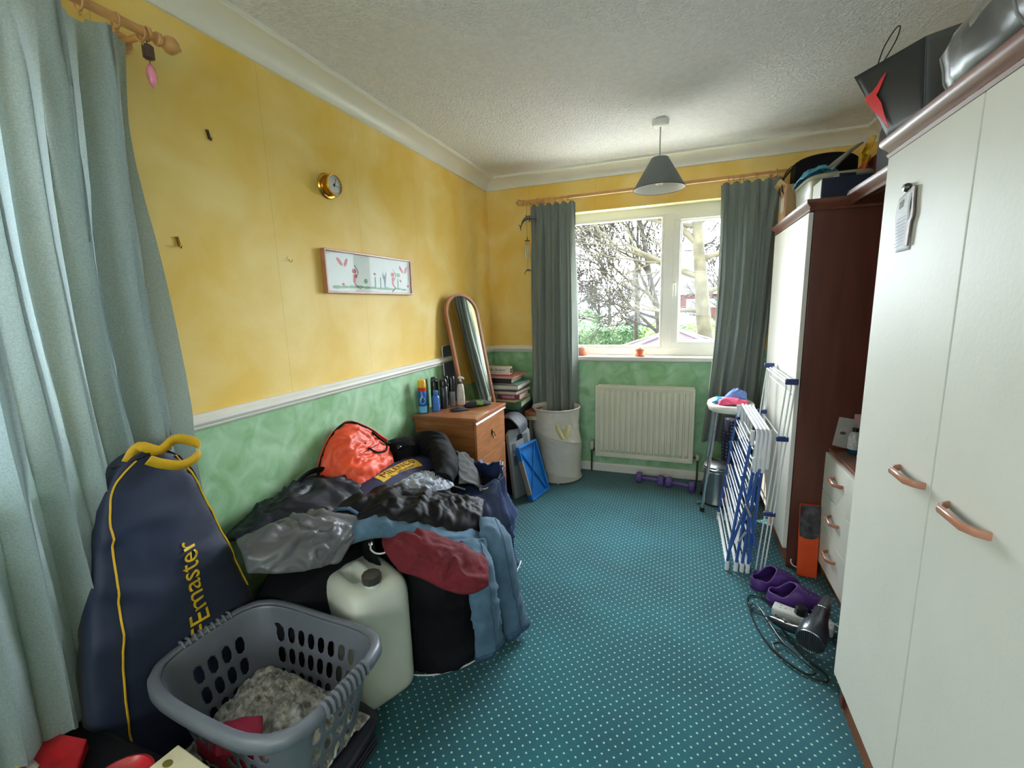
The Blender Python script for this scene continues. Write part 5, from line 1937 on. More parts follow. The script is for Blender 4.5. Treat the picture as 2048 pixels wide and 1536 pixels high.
t, FB, L_, hh = board('step_stool', 'folded pale grey plastic step stool leaning upright behind the blue one', 'step stool', (0.463, 2.845, 0.0), (0.555, 3.045, 0.0), 0.50, None, lean=V(-0.05, 0.01, 0))
M_pg = mat('pale_grey_plastic', '9BA1A6', 0.45, 0.05, 8)
mb = MB()
mb.prism([(0.0, 0.004), (L_, 0.004), (L_, hh - 0.03), (L_ - 0.03, hh), (0.03, hh), (0.0, hh - 0.03)], 0.0, -0.03, FB)
obj('stool_panel', mb, M_pg, t, bevel=0.004, smooth=False)
for (a, b, c_, d_) in ((0.025, 0.06, hh - 0.16, hh - 0.10), (0.025, 0.06, hh - 0.26, hh - 0.19), (0.15, 0.19, hh - 0.12, hh - 0.05), (0.15, 0.19, hh - 0.20, hh - 0.14), (0.075, 0.14, hh - 0.15, hh - 0.13)):
    mb = MB()
    mb.prism([(a, c_), (b, c_), (b, d_), (a, d_)], 0.0, 0.003, FB)
    obj('recess_shade_plate', mb, mat('recess_shade_grey', '6C7276', 0.6), t, smooth=False)  # darker raised plates stand in for the shade in moulded recesses
mb = MB()
mb.prism([(0.075, hh - 0.085), (0.09, hh - 0.05), (0.115, hh - 0.038), (0.135, hh - 0.045), (0.14, hh - 0.075)], 0.0, 0.003, FB)
obj('hand_hole_shade', mb, M_black, t, smooth=False)  # black plate stands in for the shade in the grip opening
t, FB, L_, hh = board('step_stool', 'folded bright blue plastic step stool leaning on the grey one', 'step stool', (0.585, 2.838, 0.0), (0.640, 3.085, 0.0), 0.385, None, lean=V(-0.105, 0.015, 0))
M_bl = mat('bright_blue_plastic', '1A6FC0', 0.4, 0.12, 10)
mb = MB()
mb.prism([(0.0, 0.004), (L_, 0.004), (L_, hh - 0.02), (L_ - 0.02, hh), (0.02, hh), (0.0, hh - 0.02)], -0.006, -0.022, FB)
obj('stool_panel', mb, M_bl, t, bevel=0.002, smooth=False)
mb = MB()
frame_pts = [((0.0, 0.004), (L_, 0.018)), ((0.0, hh - 0.014), (L_, hh)), ((0.0, 0.018), (0.014, hh - 0.014)), ((L_ - 0.014, 0.018), (L_, hh - 0.014))]
for (a, b), (c_, d_) in frame_pts:
    mb.prism([(a, b), (c_, b), (c_, d_), (a, d_)], -0.006, 0.014, FB)
obj('raised_edge', mb, M_bl, t, smooth=False, bevel=0.002)
for p, q in (((0.02, 0.02), (L_ * 0.5, hh * 0.5)), ((L_ - 0.02, 0.02), (L_ * 0.5, hh * 0.5)), ((0.02, hh - 0.02), (L_ * 0.5, hh * 0.5)), ((L_ - 0.02, hh - 0.02), (L_ * 0.5, hh * 0.5))):
    mb = MB()
    mb.tube([FB(p[0], p[1], 0.0), FB(q[0], q[1], 0.0)], 0.006, 6)
    obj('rib', mb, M_bl, t)
mb = MB()
mb.prism([(-0.001, 0.05), (0.012, 0.05), (0.012, hh - 0.10), (-0.001, hh - 0.10)], -0.02, 0.0145, FB)
obj('grip_strip', mb, mat('speckled_grip', '8F8D88', 0.8, 0.4, 160), t, smooth=False)

# black shoulder bag with grey flap between the chest and the stools
t = empty('shoulder_bag', 'black shoulder bag with slate grey flap stuffed between the chest and the step stools', 'bag', (0.37, 2.95, 0))
mb = MB()
mb.loft(sack([((0.385, 3.02, 0.003), 0.08, 0.11), ((0.385, 3.02, 0.05), 0.09, 0.12), ((0.38, 3.02, 0.30), 0.09, 0.12), ((0.38, 3.01, 0.50), 0.085, 0.11), ((0.38, 3.01, 0.555), 0.065, 0.09), ((0.38, 3.01, 0.565), 0.02, 0.03)], 40, 0.008, 9, 3))
obj('bag_body', mb, M_blk, t, ang=180, fix=True)
cloth('flap', [[V(0.335, 2.93, 0.56), V(0.34, 3.02, 0.575), V(0.34, 3.08, 0.57)], [V(0.40, 2.915, 0.575), V(0.41, 3.01, 0.59), V(0.41, 3.08, 0.58)], [V(0.465, 2.91, 0.525), V(0.475, 2.98, 0.535), V(0.475, 3.07, 0.54)],
               [V(0.480, 2.905, 0.475), V(0.487, 2.97, 0.48), V(0.487, 3.05, 0.48)]], mat('slate_flap', '4A4E55', 0.6, 0.12, 12), t, nu=30, nv=30, arch=0.006, wr=0.003, sc=8, seed=2)

# corner stack
t = empty('storage_crate', 'dark lidded crate in the corner carrying the stack of books', 'crate', (0.20, 3.30, 0))
mb = MB()
mb.bb(0.035, 0.40, 3.10, 3.50, 0.0, 0.50)
obj('crate_body', mb, mat('dark_crate', '0F1218', 0.5, 0.3, 6), t, smooth=False, bevel=0.008)
mb = MB()
mb.bb(0.030, 0.405, 3.095, 3.505, 0.50, 0.520)
obj('crate_lid', mb, mat('dark_crate', '0F1218', 0.5, 0.3, 6), t, smooth=False, bevel=0.005)
mb = MB()
mb.torus((0.24, 3.093, 0.45), 0.035, 0.005, axis=(0, 1, 0), n=24)
obj('blue_handle', mb, mat('navy_plastic', '17335E', 0.4), t)
t = empty('game_box', 'thin black box with teal lid edge directly under the stack of books', 'box', (0.22, 3.30, 0.521))
mb = MB()
mb.bb(0.045, 0.400, 3.11, 3.49, 0.521, 0.598)
obj('box_body', mb, mat('box_black', '12161C', 0.5, 0.4, 30), t, smooth=False, bevel=0.003)
mb = MB()
mb.bb(0.043, 0.402, 3.108, 3.492, 0.598, 0.610)
obj('teal_lid', mb, mat('teal_card', '155E57', 0.5), t, smooth=False)
PAGE = mat('paper_pages', 'C9C0B2', 0.85, 0.12, 8, stretch=(1, 1, 60))


def book(x0, x1, y0, y1, z, h, rz, col, label, name='book', cat='book', group=None, spine='front', pages=True):
    c = V((x0 + x1) / 2, (y0 + y1) / 2, z)
    t = empty(name, label, cat, c, group)
    m_ = mat('cover_' + col, col, 0.45, 0.15, 14)
    rot = Matrix.Rotation(rz, 3, 'Z')
    sx, sy = (x1 - x0) / 2, (y1 - y0) / 2

    def bxx(mb, a0, a1, b0, b1, c0, c1):
        vs = [c + rot @ V(x, y, zz) for zz in (c0, c1) for y in (b0, b1) for x in (a0, a1)]
        mb.add(vs, [(0, 2, 3, 1), (4, 5, 7, 6), (0, 1, 5, 4), (2, 6, 7, 3), (0, 4, 6, 2), (1, 3, 7, 5)])
    k = min(0.003, h * 0.2)
    mb = MB()
    bxx(mb, -sx, sx, -sy, sy, 0, k)
    bxx(mb, -sx, sx, -sy, sy, h - k, h)
    if spine == 'front':
        bxx(mb, -sx, sx, -sy, -sy + k, k, h - k)
    else:
        bxx(mb, -sx, -sx + k, -sy, sy, k, h - k)
    cv_ = obj('cover', mb, m_, t, smooth=False)
    mb = MB()
    bxx(mb, -sx + 0.004, sx - 0.003, -sy + 0.004, sy - 0.004, k, h - k)
    obj('pages', mb, PAGE, t, smooth=False)
    return t, c, rot, sx, sy


z = 0.6105
spec = [  # dx0, dx1, y0, y1, h, rot, colour, label, spine
    (0.075, 0.410, 3.13, 3.42, 0.042, 4, '4D7048', 'thick green-covered book at the bottom of the corner stack', 'front'),
    (0.060, 0.390, 3.12, 3.42, 0.016, -3, 'C7BC9F', 'cream-covered book second from the bottom of the corner stack', 'right')]
for a, b, y0, y1, h, rz, col, lb, sp in spec:
    book(a, b, y0, y1, z, h, R(rz), col, lb, spine=sp)
    z += h + 0.0005
zz = z
book(0.06, 0.215, 3.14, 3.40, z, 0.040, R(3), 'B9B49A', 'pale olive book lying left of the maroon book in the corner stack')
tb, cb, rb, sxb, syb = book(0.245, 0.405, 3.13, 3.36, z, 0.040, R(2), '7E3A48', 'maroon paperback with a pale picture panel near the middle of the corner stack')
mb = MB()
mb.add([cb + rb @ V(x, -syb - 0.0006, zz_) for x, zz_ in ((-0.06, 0.010), (0.04, 0.010), (0.04, 0.032), (-0.06, 0.032))], [(0, 1, 2, 3)])
obj('spine_panel', mb, mat('pink_print', 'B98A93', 0.6, 0.5, 120), tb, smooth=False, solid=0.0003)
z += 0.0405
for a, b, y0, y1, h, rz, col, lb, sp in [
        (0.070, 0.400, 3.13, 3.41, 0.022, -4, 'A79BA4', 'mauve-grey magazine pile lying on the maroon paperback', 'right'),
        (0.065, 0.365, 3.14, 3.42, 0.018, 5, '5E4A62', 'plum-coloured book in the upper part of the corner stack', 'front'),
        (0.045, 0.405, 3.10, 3.43, 0.034, 2, '6F7880', 'large grey ring binder lying askew in the corner stack', 'right'),
        (0.075, 0.400, 3.14, 3.42, 0.007, -5, '4F8F86', 'thin teal folder poking out under the black book', 'right'),
        (0.090, 0.345, 3.13, 3.38, 0.036, 1, '191A1E', 'black hardback third from the top of the corner stack', 'front'),
        (0.085, 0.370, 3.14, 3.42, 0.014, -4, 'B26B66', 'salmon-coloured thin book just beneath the white box', 'right')]:
    book(a, b, y0, y1, z, h, R(rz), col, lb, spine=sp)
    z += h + 0.0005
t = empty('toy_box', 'small white box lettered in black with red base line on the books', 'box', (0.205, 3.21, z))
mb = MB()
mb.bb(0.095, 0.315, 3.185, 3.245, z, z + 0.068)
obj('carton', mb, mat('white_card', 'D9D2C6', 0.6, 0.04, 14), t, smooth=False, bevel=0.001)
mb = MB()
mb.bb(0.0945, 0.3155, 3.1845, 3.2455, z + 0.001, z + 0.010)
obj('red_band', mb, mat('red_print', 'B23A36', 0.6, 0.1, 40), t, smooth=False)
obj('lettering', text_mb('Eddie Stobart', 0.030, lambda x, y, q: V(0.197 + x, 3.1843 - q, z + 0.044 + y), 0.0004, shear=0.25, space=0.95), M_black, t, smooth=False)
mb = MB()
mb.bb(0.125, 0.262, 3.184, 3.1845, z + 0.0225, z + 0.0245)
obj('underline', mb, M_black, t, smooth=False)
mb = MB()
mb.bb(0.3155, 0.3159, 3.192, 3.235, z + 0.018, z + 0.055)
obj('side_panel', mb, mat('side_print', '55504C', 0.6, 0.6, 150), t, smooth=False)
# books pushed behind the hamper
zz = 0.0
book(0.412, 0.445, 3.24, 3.45, 0.0, 0.49, 0, '3A3A36', 'tall dark album standing on end between the crate and the hamper', name='album', cat='album')
book(0.41, 0.50, 3.245, 3.42, 0.4905, 0.030, R(2), 'C2B49A', 'cream paperback balanced on the album behind the hamper')
book(0.412, 0.50, 3.24, 3.43, 0.521, 0.034, R(-2), '9B5B45', 'rust-brown book lying topmost behind the hamper')

# ------------------------------------------------------------------ wind chime
t = empty('wind_chime', 'dolphin wind chime hanging from the left end of the far curtain pole', 'wind chime', (0.392, 3.47, 1.62))
cx, cy = 0.392, 3.455
cordpath('cord', [(cx, 3.475, 2.152), (cx, cy, 2.10), (cx, cy, 1.90)], M_black, t, 0.0009, 10)
cordpath('cord', [(cx, cy, 1.868), (cx, cy, 1.66)], M_black, t, 0.0009, 4)
M_dol = mat('dolphin_grey', '5A5F66', 0.25, 0.2, 14)


def dolphin(c, s, nm_):
    c = Vector(c)
    cs = spline([c + V(x, 0, z_) * s for x, z_ in ((-0.055, -0.055), (-0.042, -0.022), (-0.015, 0.004), (0.02, 0.012), (0.05, 0.004), (0.072, -0.006))], 18)
    rs = spline([0.004, 0.008, 0.016, 0.018, 0.012, 0.003], 18)
    mb = MB()
    mb.tube(cs, [r * s for r in rs], 12, flat=0.8)
    o = obj(nm_, mb, M_dol, t, ang=180)
    for tri in (((-0.01, 0.014), (0.012, 0.016), (-0.018, 0.034)), ((-0.052, -0.048), (-0.075, -0.030), (-0.058, -0.060)), ((-0.055, -0.052), (-0.052, -0.085), (-0.064, -0.060)), ((0.012, -0.002), (0.028, -0.002), (0.012, -0.026))):
        mb = MB()
        mb.prism([(a, b) for a, b in tri], -0.002, 0.002, lambda u, v, w_: c + V(u * s, w_, v * s))
        obj('fin', mb, M_dol, o, smooth=False)


dolphin((cx + 0.005, cy, 2.03), 1.0, 'dolphin')
dolphin((cx, cy, 1.645), 0.42, 'small_dolphin')
mb = MB()
mb.lathe((cx, cy, 1.868), [(0.021, 0), (0.021, 0.004), (0.004, 0.006), (0.003, 0.03)], 20)
obj('wooden_disc', mb, mat('dark_disc', '3A2C22', 0.5), t)
for k in range(5):
    a = 2 * PI * k / 5
    x, y = cx + math.cos(a) * 0.015, cy + math.sin(a) * 0.015
    mb = MB()
    mb.tube([(x, y, 1.832), (x, y, 1.722 + 0.008 * k)], 0.0042, 8)
    mb.tube([(x, y, 1.868), (x, y, 1.832)], 0.0006, 4)
    obj('chime_tube', mb, M_chrome, t)

# ------------------------------------------------------------------ stool, bin, cloths
t = empty('bar_stool', 'tall stool with white padded seat and chrome legs in front of the right curtain', 'stool', (1.85, 3.14, 0))
SC = V(1.852, 3.135, 0)
mb = MB()
mb.loft([ring2(SC + V(0, 0, z), 0.135 + o_, 0.170 + o_, 48, 2.5) for z, o_ in ((0.678, -0.02), (0.680, -0.004), (0.700, 0.004), (0.718, 0.0), (0.724, -0.010), (0.722, -0.03), (0.716, -0.06), (0.715, -0.12))])
obj('seat', mb, mat('stool_white', 'CFD0C6', 0.4, 0.04, 6), t, ang=60)
for x, y, fx_, fy_ in ((-0.085, -0.09, -0.146, -0.107), (0.085, -0.09, 0.125, -0.150), (-0.085, 0.10, -0.135, 0.17), (0.085, 0.10, 0.125, 0.17)):
    mb = MB()
    mb.tube([SC + V(x, y, 0.68), SC + V(fx_, fy_, 0.012)], 0.011, 12)
    lg = obj('leg', mb, M_chrome, t)
    mb = MB()
    mb.tube([SC + V(fx_, fy_, 0.001), SC + V(fx_ * 0.995, fy_ * 0.995, 0.028)], 0.0145, 12)
    obj('rubber_foot', mb, M_rubber, lg)
k_ = (0.68 - 0.285) / 0.668
cnr = [SC + V(a + (c_ - a) * k_, b + (d_ - b) * k_, 0.285) for a, b, c_, d_ in ((-0.085, -0.09, -0.146, -0.107), (0.085, -0.09, 0.125, -0.150), (0.085, 0.10, 0.125, 0.17), (-0.085, 0.10, -0.135, 0.17))]
mb = MB()
mb.tube(cnr, 0.007, 10, closed=True)
obj('foot_ring', mb, M_chrome, t, ang=60)

t = empty('pedal_bin', 'small chrome pedal bin on the carpet between the stool legs', 'bin', (1.80, 3.19, 0))
bc = V(1.800, 3.205, 0)
mb = MB()
mb.lathe(bc, [(0.088, 0.0), (0.090, 0.012), (0.088, 0.016), (0.088, 0.235)], 36)
obj('bin_body', mb, M_steel, t)
mb = MB()
mb.lathe(bc, [(0.091, 0.236), (0.092, 0.250), (0.086, 0.270), (0.060, 0.284), (0.0, 0.290)], 36)
obj('lid', mb, M_steel, t)
for zz in (0.236, 0.252):
    mb = MB()
    mb.torus(bc + V(0, 0, zz), 0.0915, 0.004, n=40)
    obj('rim_band', mb, M_chrome, t)
mb = MB()
mb.box(bc + V(-0.106, -0.055, 0.014), (0.045, 0.028, 0.006), rz=R(25))
obj('pedal', mb, M_chrome, t, bevel=0.002)
mb = MB()
mb.lathe(bc, [(0.091, 0.0), (0.091, 0.012)], 36)
obj('base_ring', mb, M_black, t)

def dotmat():
    m = mat('navy_spotted', '1C2038', 0.8, 0.1, 8)
    nt = m.node_tree
    N, L = nt.nodes, nt.links
    b = N['Principled BSDF']
    vo = N.new('ShaderNodeTexVoronoi')
    vo.inputs['Scale'].default_value = 42
    vo.inputs['Randomness'].default_value = 0.15
    tc = N.new('ShaderNodeTexCoord')
    L.new(tc.outputs['Object'], vo.inputs[0])
    lt = mixmath(nt, 'LESS_THAN', vo.outputs['Distance'], 0.24)
    mx = N.new('ShaderNodeMixRGB')
    src = b.inputs['Base Color'].links[0].from_socket
    L.new(lt, mx.inputs[0])
    L.new(src, mx.inputs[1])
    mx.inputs[2].default_value = (*srgb('7C86A8'), 1)
    L.new(mx.outputs[0], b.inputs['Base Color'])
    return m


mb = MB()
mb.loft(sack([((1.935, 3.375, 0.003), 0.085, 0.05), ((1.935, 3.375, 0.05), 0.095, 0.06), ((1.93, 3.375, 0.30), 0.095, 0.06), ((1.925, 3.375, 0.52), 0.085, 0.05), ((1.925, 3.375, 0.56), 0.07, 0.03), ((1.925, 3.375, 0.565), 0.02, 0.01)], 40, 0.006, 9, 5))
obj('spotted_bag', mb, dotmat(), label='navy bag with pale spots standing behind the stool and bin', cat='bag', ang=180, fix=True)

cloth('pink_cloth', [[V(1.770, 3.03, 0.728), V(1.84, 3.035, 0.735), V(1.93, 3.045, 0.730)], [V(1.775, 3.075, 0.745), V(1.84, 3.08, 0.752), V(1.945, 3.085, 0.740)],
                     [V(1.79, 3.12, 0.738), V(1.86, 3.13, 0.745), V(1.955, 3.125, 0.735)]], mat('pink_cotton', 'E0587E', 0.85, 0.12, 20), nu=40, nv=30, arch=0.012, wr=0.010, sc=16, seed=5, fall=0.010,
      label='folded pink cloth at the front of the stool seat', cat='cloth')
cloth('blue_cloth', [[V(1.820, 3.14, 0.742), V(1.88, 3.13, 0.765), V(1.945, 3.15, 0.765)], [V(1.815, 3.18, 0.755), V(1.88, 3.18, 0.785), V(1.95, 3.19, 0.780)],
                     [V(1.83, 3.24, 0.740), V(1.89, 3.25, 0.770), V(1.955, 3.25, 0.765)]], mat('periwinkle_cotton', '6D8CCF', 0.85, 0.12, 20), nu=36, nv=30, arch=0.010, wr=0.010, sc=14, seed=7, fall=0.025,
      label='crumpled periwinkle blue cloth on top of the stool behind the pink one', cat='cloth')
cloth('turquoise_packet', [[V(1.735, 3.06, 0.733), V(1.755, 3.055, 0.736), V(1.775, 3.06, 0.733)], [V(1.735, 3.12, 0.740), V(1.77, 3.12, 0.750), V(1.81, 3.125, 0.745)],
                           [V(1.745, 3.19, 0.732), V(1.78, 3.20, 0.738), V(1.815, 3.19, 0.735)]], mat('turquoise_wrap', '2C9CC0', 0.35, 0.15, 14), nu=24, nv=24, arch=0.004, wr=0.004, sc=16, seed=9,
      label='turquoise packet at the left edge of the stool seat', cat='packet')

# ------------------------------------------------------------------ dumbbells
M_purp = mat('purple_vinyl', '5A4488', 0.5, 0.1, 20)
for x, y, dx, dy, lb in ((1.352, 3.40, 0.165, -0.022, 'purple vinyl dumbbell nearer the hamper below the radiator'), (1.572, 3.352, 0.165, -0.045, 'purple vinyl dumbbell nearer the bin below the radiator')):
    t = empty('dumbbell', lb, 'dumbbell', (x, y, 0), 'pair of purple dumbbells')
    d = V(dx, dy, 0) / 2
    ax = d.normalized()
    mb = MB()
    mb.tube([V(x, y, 0.043) - d * 0.7, V(x, y, 0.043) - d * 0.3, V(x, y, 0.043), V(x, y, 0.043) + d * 0.3, V(x, y, 0.043) + d * 0.7], [0.013, 0.0155, 0.0165, 0.0155, 0.013], 12)
    obj('grip', mb, M_purp, t)
    for sg in (-1, 1):
        mb = MB()
        mb.lathe(V(x, y, 0.043) + d * sg * 0.72, [(0.022, -0.004), (0.036, 0.0), (0.042, 0.008), (0.042, 0.034), (0.036, 0.042), (0.022, 0.045), (0, 0.045)], 8, axis=ax * sg, rot=PI / 8)
        obj('weight', mb, M_purp, t, bevel=0.003, ang=20)

# ------------------------------------------------------------------ folded clothes airer
t = empty('clothes_airer', 'folded blue and white clothes airer standing in front of the far wardrobe', 'clothes airer', (1.87, 2.65, 0))
M_ab = mat('airer_blue', '35589E', 0.35, 0.12, 12)
M_aw = mat('airer_white', 'DCDFE4', 0.3, 0.02, 12)
YN, YF = 2.36, 2.94
legs = [(1.876, 0.735, 1.797), (1.893, 0.60, 1.838), (1.912, 0.60, 1.866), (1.930, 0.60, 1.893)]
for yy in (YN, YF):
    for k, (xt, zt_, xb_) in enumerate(legs):
        mb = MB()
        mb.tube([(xt, yy, zt_), (xb_, yy, 0.035)], 0.0075, 10)
        lg = obj('blue_leg', mb, M_ab, t)
        mb = MB()
        mb.tube([(xb_, yy, 0.001), (xb_ + 0.002, yy, 0.05)], 0.0105, 10)
        obj('end_cap', mb, M_aw, lg)
        mb = MB()
        mb.tube([(xt - 0.001, yy, zt_ - 0.06), (xt, yy, zt_ + 0.012)], 0.0105, 10)
        obj('end_cap', mb, M_aw, lg)
    # crossing braces between tiers
    for (xa, za, xb_, zb_) in ((1.800, 0.10, 1.915, 0.56), (1.925, 0.14, 1.838, 0.52), (1.905, 0.08, 1.868, 0.40)):
        mb = MB()
        mb.tube([(xa, yy - 0.012, za), (xb_, yy - 0.012, zb_)], 0.0065, 8)
        obj('blue_brace', mb, M_ab, t)
    for k in range(4):
        mb = MB()
        mb.tube([(1.893 + 0.018 * k, yy, 0.56), (1.900 + 0.018 * k, yy, 0.735), (1.897 + 0.018 * k, yy + (0.012 if yy == YN else -0.012), 0.752)], 0.0085, 8)
        obj('white_upright', mb, M_aw, t)
for k in range(4):
    mb = MB()
    mb.tube([(1.897 + 0.018 * k, YN + 0.004, 0.752 - 0.003 * k), (1.897 + 0.018 * k, YF - 0.004, 0.752 - 0.003 * k)], 0.0075, 8)
    obj('top_bar', mb, M_aw, t)
for z_, xs in ((0.655, (1.868, 1.882, 1.905)), (0.61, (1.862, 1.876)), (0.52, (1.852, 1.867, 1.880, 1.905, 1.92)), (0.455, (1.846, 1.862, 1.893)), (0.37, (1.836, 1.850, 1.870, 1.888, 1.905)),
               (0.30, (1.828, 1.842, 1.86)), (0.22, (1.82, 1.834, 1.856, 1.88, 1.90)), (0.15, (1.812, 1.83, 1.85)), (0.085, (1.805, 1.83, 1.86, 1.885))):
    for x in xs:
        mb = MB()
        mb.tube([(x, YN - 0.004, z_), (x, YF + 0.004, z_)], 0.0032, 6)
        obj('rail', mb, M_aw, t)
for x in (1.800, 1.842, 1.868, 1.895):
    mb = MB()
    mb.tube([(x, YN, 0.022), (x, YF, 0.022)], 0.0085, 8)
    obj('floor_bar', mb, M_aw, t)
for p, q in (((1.862, YN - 0.02, 0.375), (1.888, YN - 0.022, 0.315)), ((1.838, YN - 0.02, 0.165), (1.872, YN - 0.022, 0.232))):
    mb = MB()
    mb.tube([p, q], [0.004, 0.006], 8)
    obj('grey_lever', mb, mat('lever_grey', '9A9692', 0.5), t)

t = empty('wire_rack', 'tall white wire rack with dark blue clips leaning on the far wardrobe door', 'drying rack', (1.96, 2.62, 0))
YN, YF = 2.355, 2.945
lay = [(0.0, 0.030), (0.016, 0.012), (0.030, 0.0)]


def wx(z, o_):
    return 1.932 + 0.078 * z / 1.0 + o_


for k, (o_, dz) in enumerate(lay):
    mb = MB()
    zt_ = 0.985 - dz * 0.3
    pts = [(wx(0.02, o_), YN + dz, 0.012), (wx(zt_ - 0.02, o_), YN + dz, zt_ - 0.02), (wx(zt_, o_), YN + dz + 0.02, zt_), (wx(zt_, o_), YF - dz - 0.02, zt_), (wx(zt_ - 0.02, o_), YF - dz, zt_ - 0.02), (wx(0.02, o_), YF - dz, 0.012)]
    mb.tube(pts, 0.0036, 7)
    obj('wire_frame', mb, M_aw, t)
M_clip = mat('clip_blue', '24376E', 0.35)
for yy in (YN, YF):
    for z_, sz in ((0.990, 0.034), (0.715, 0.030), (0.330, 0.026), (0.012, 0.022)):
        mb = MB()
        mb.box((wx(z_, 0.014), yy + (0.006 if yy == YN else -0.006), z_ - 0.0 if z_ > 0.02 else 0.012), (0.052, 0.020, sz * 0.8))
        obj('corner_clip', mb, M_clip, t, bevel=0.004)
for z_ in (0.93, 0.70):
    mb = MB()
    mb.tube([(wx(z_, 0.022), YN + 0.01, z_), (wx(z_, 0.022), YF - 0.01, z_)], 0.003, 6)
    obj('cross_wire', mb, M_aw, t)

# ------------------------------------------------------------------ clogs
M_clog = mat('clog_purple', '4E2C78', 0.5, 0.1, 30, bump=0.1, bscale=60)
M_clogrim = mat('clog_rim', '6B4A92', 0.5, 0.1, 30)


def clog(label, heel, toe, side):
    heel, toe = Vector(heel), Vector(toe)
    ax = (toe - heel)
    L_ = ax.length
    ax.normalize()
    sd = V(-ax.y, ax.x, 0)
    F = lambda x, y, z: heel + ax * (x * L_) + sd * y + V(0, 0, z)
    t = empty('clog', label, 'clog', (heel + toe) / 2, 'pair of purple clogs')
    wid = lambda u: 0.041 * (0.90 + 0.10 * math.sin(PI * u)) + 0.017 * math.exp(-((u - 0.68) / 0.26) ** 2)

    def edge(u):           # rounded plan outline scale near the ends
        return math.sqrt(max(0, 1 - ((u - 0.5) / 0.5) ** 8)) if u > 0.5 else math.sqrt(max(0, 1 - ((0.5 - u) / 0.5) ** 6))
    top = lambda u: 0.066 + 0.028 * math.exp(-((u - 0.48) / 0.20) ** 2) - 0.028 * max(0, (u - 0.62) / 0.38) ** 1.5 + (0.004 if u < 0.15 else 0)
    NU_, NP = 64, 56
    rows = []
    for i in range(NU_ + 1):
        u = 0.5 - 0.5 * math.cos(PI * i / NU_)
        w_ = wid(u) * edge(u) + 0.001
        h = top(u) * (0.35 + 0.65 * edge(u))
        line = []
        for j in range(NP + 1):
            a = PI * j / NP
            ca, sa = math.cos(a), math.sin(a)
            y = math.copysign(abs(ca) ** 0.55, ca) * w_
            z = 0.006 + (abs(sa) ** 0.62) * (h - 0.006)
            y *= 1.0 + 0.06 * (1 - z / h) 
            line.append(F(u, y, z))
        rows.append(line)
    # foot opening: project from above
    inside = lambda u, y: ((u - 0.27) / 0.235) ** 2 + (y / (0.0385)) ** 2 < 1.0
    mb = MB()
    vs = [p for r_ in rows for p in r_]
    fs = []
    n = NP + 1
    for i in range(NU_):
        for j in range(NP):
            c = (rows[i][j] + rows[i + 1][j + 1]) / 2
            q = c - heel
            u, y = q.dot(ax) / L_, q.dot(sd)
            if inside(u, y) and c.z > 0.03:
                continue
            fs.append((i * n + j, i * n + j + 1, (i + 1) * n + j + 1, (i + 1) * n + j))
    mb.add(vs, fs)
    up_ = obj('clog_shell', mb, M_clog, t, solid=0.004, ang=180)
    md = up_.modifiers.new('smooth', 'SMOOTH')
    md.iterations = 2
    mb = MB()
    mb.loft([[F(0.5 + (x - 0.5) * k, y * k, z) for x, y in [(0.5 - 0.5 * math.cos(PI * i / 24), wid(0.5 - 0.5 * math.cos(PI * i / 24)) * edge(0.5 - 0.5 * math.cos(PI * i / 24))) for i in range(25)] +
              [(0.5 + 0.5 * math.cos(PI * i / 24), -wid(0.5 + 0.5 * math.cos(PI * i / 24)) * edge(0.5 + 0.5 * math.cos(PI * i / 24))) for i in range(1, 24)]]
             for z, k in ((0.001, 0.99), (0.004, 1.01), (0.020, 1.02), (0.022, 0.97))])
    obj('sole', mb, M_clog, t, ang=40, fix=True)
    # raised rim of the opening follows the shell
    pts = []
    for k in range(56):
        a = 2 * PI * k / 56
        u, y = 0.27 + 0.237 * math.cos(a), 0.0388 * math.sin(a)
        w_ = wid(u) * edge(u) + 0.001
        h = top(u) * (0.35 + 0.65 * edge(u))
        cy = min(0.999, abs(y) / (w_ * 1.02))
        ca = cy ** (1 / 0.55)
        z = 0.006 + (math.sqrt(max(0, 1 - ca * ca)) ** 0.62) * (h - 0.006)
        pts.append(F(u, y, max(0.040, z)))
    mb = MB()
    mb.tube(pts, 0.0032, 7, closed=True)
    obj('rim', mb, M_clogrim, t, ang=180)
    mb = MB()
    for u, ys in ((0.60, (-0.016, 0.0, 0.016)), (0.68, (-0.024, -0.008, 0.008, 0.024)), (0.76, (-0.020, 0, 0.020)), (0.83, (-0.010, 0.010))):
        for y in ys:
            mb2 = MB()
            w_ = wid(u) * edge(u)
            h = top(u) * (0.35 + 0.65 * edge(u))
            ca = min(0.99, abs(y) / w_) ** (1 / 0.55)
            z = 0.006 + (math.sqrt(1 - ca * ca) ** 0.62) * (h - 0.006)
            mb2.lathe(F(u, y, z + 0.0012), [(0.0036, -0.003), (0.0036, 0.0008), (0, 0.0009)], 10)
            obj('vent_shade_disc', mb2, M_black, t)  # small black disc painted in for the shade inside each vent
    return t


clog('nearer purple rubber clog with its toe toward the drawers', (1.945, 2.140, 0), (2.178, 2.176, 0), 1)
clog('farther purple rubber clog beside the foot of the wire rack', (1.893, 2.225, 0), (2.103, 2.335, 0), 1)

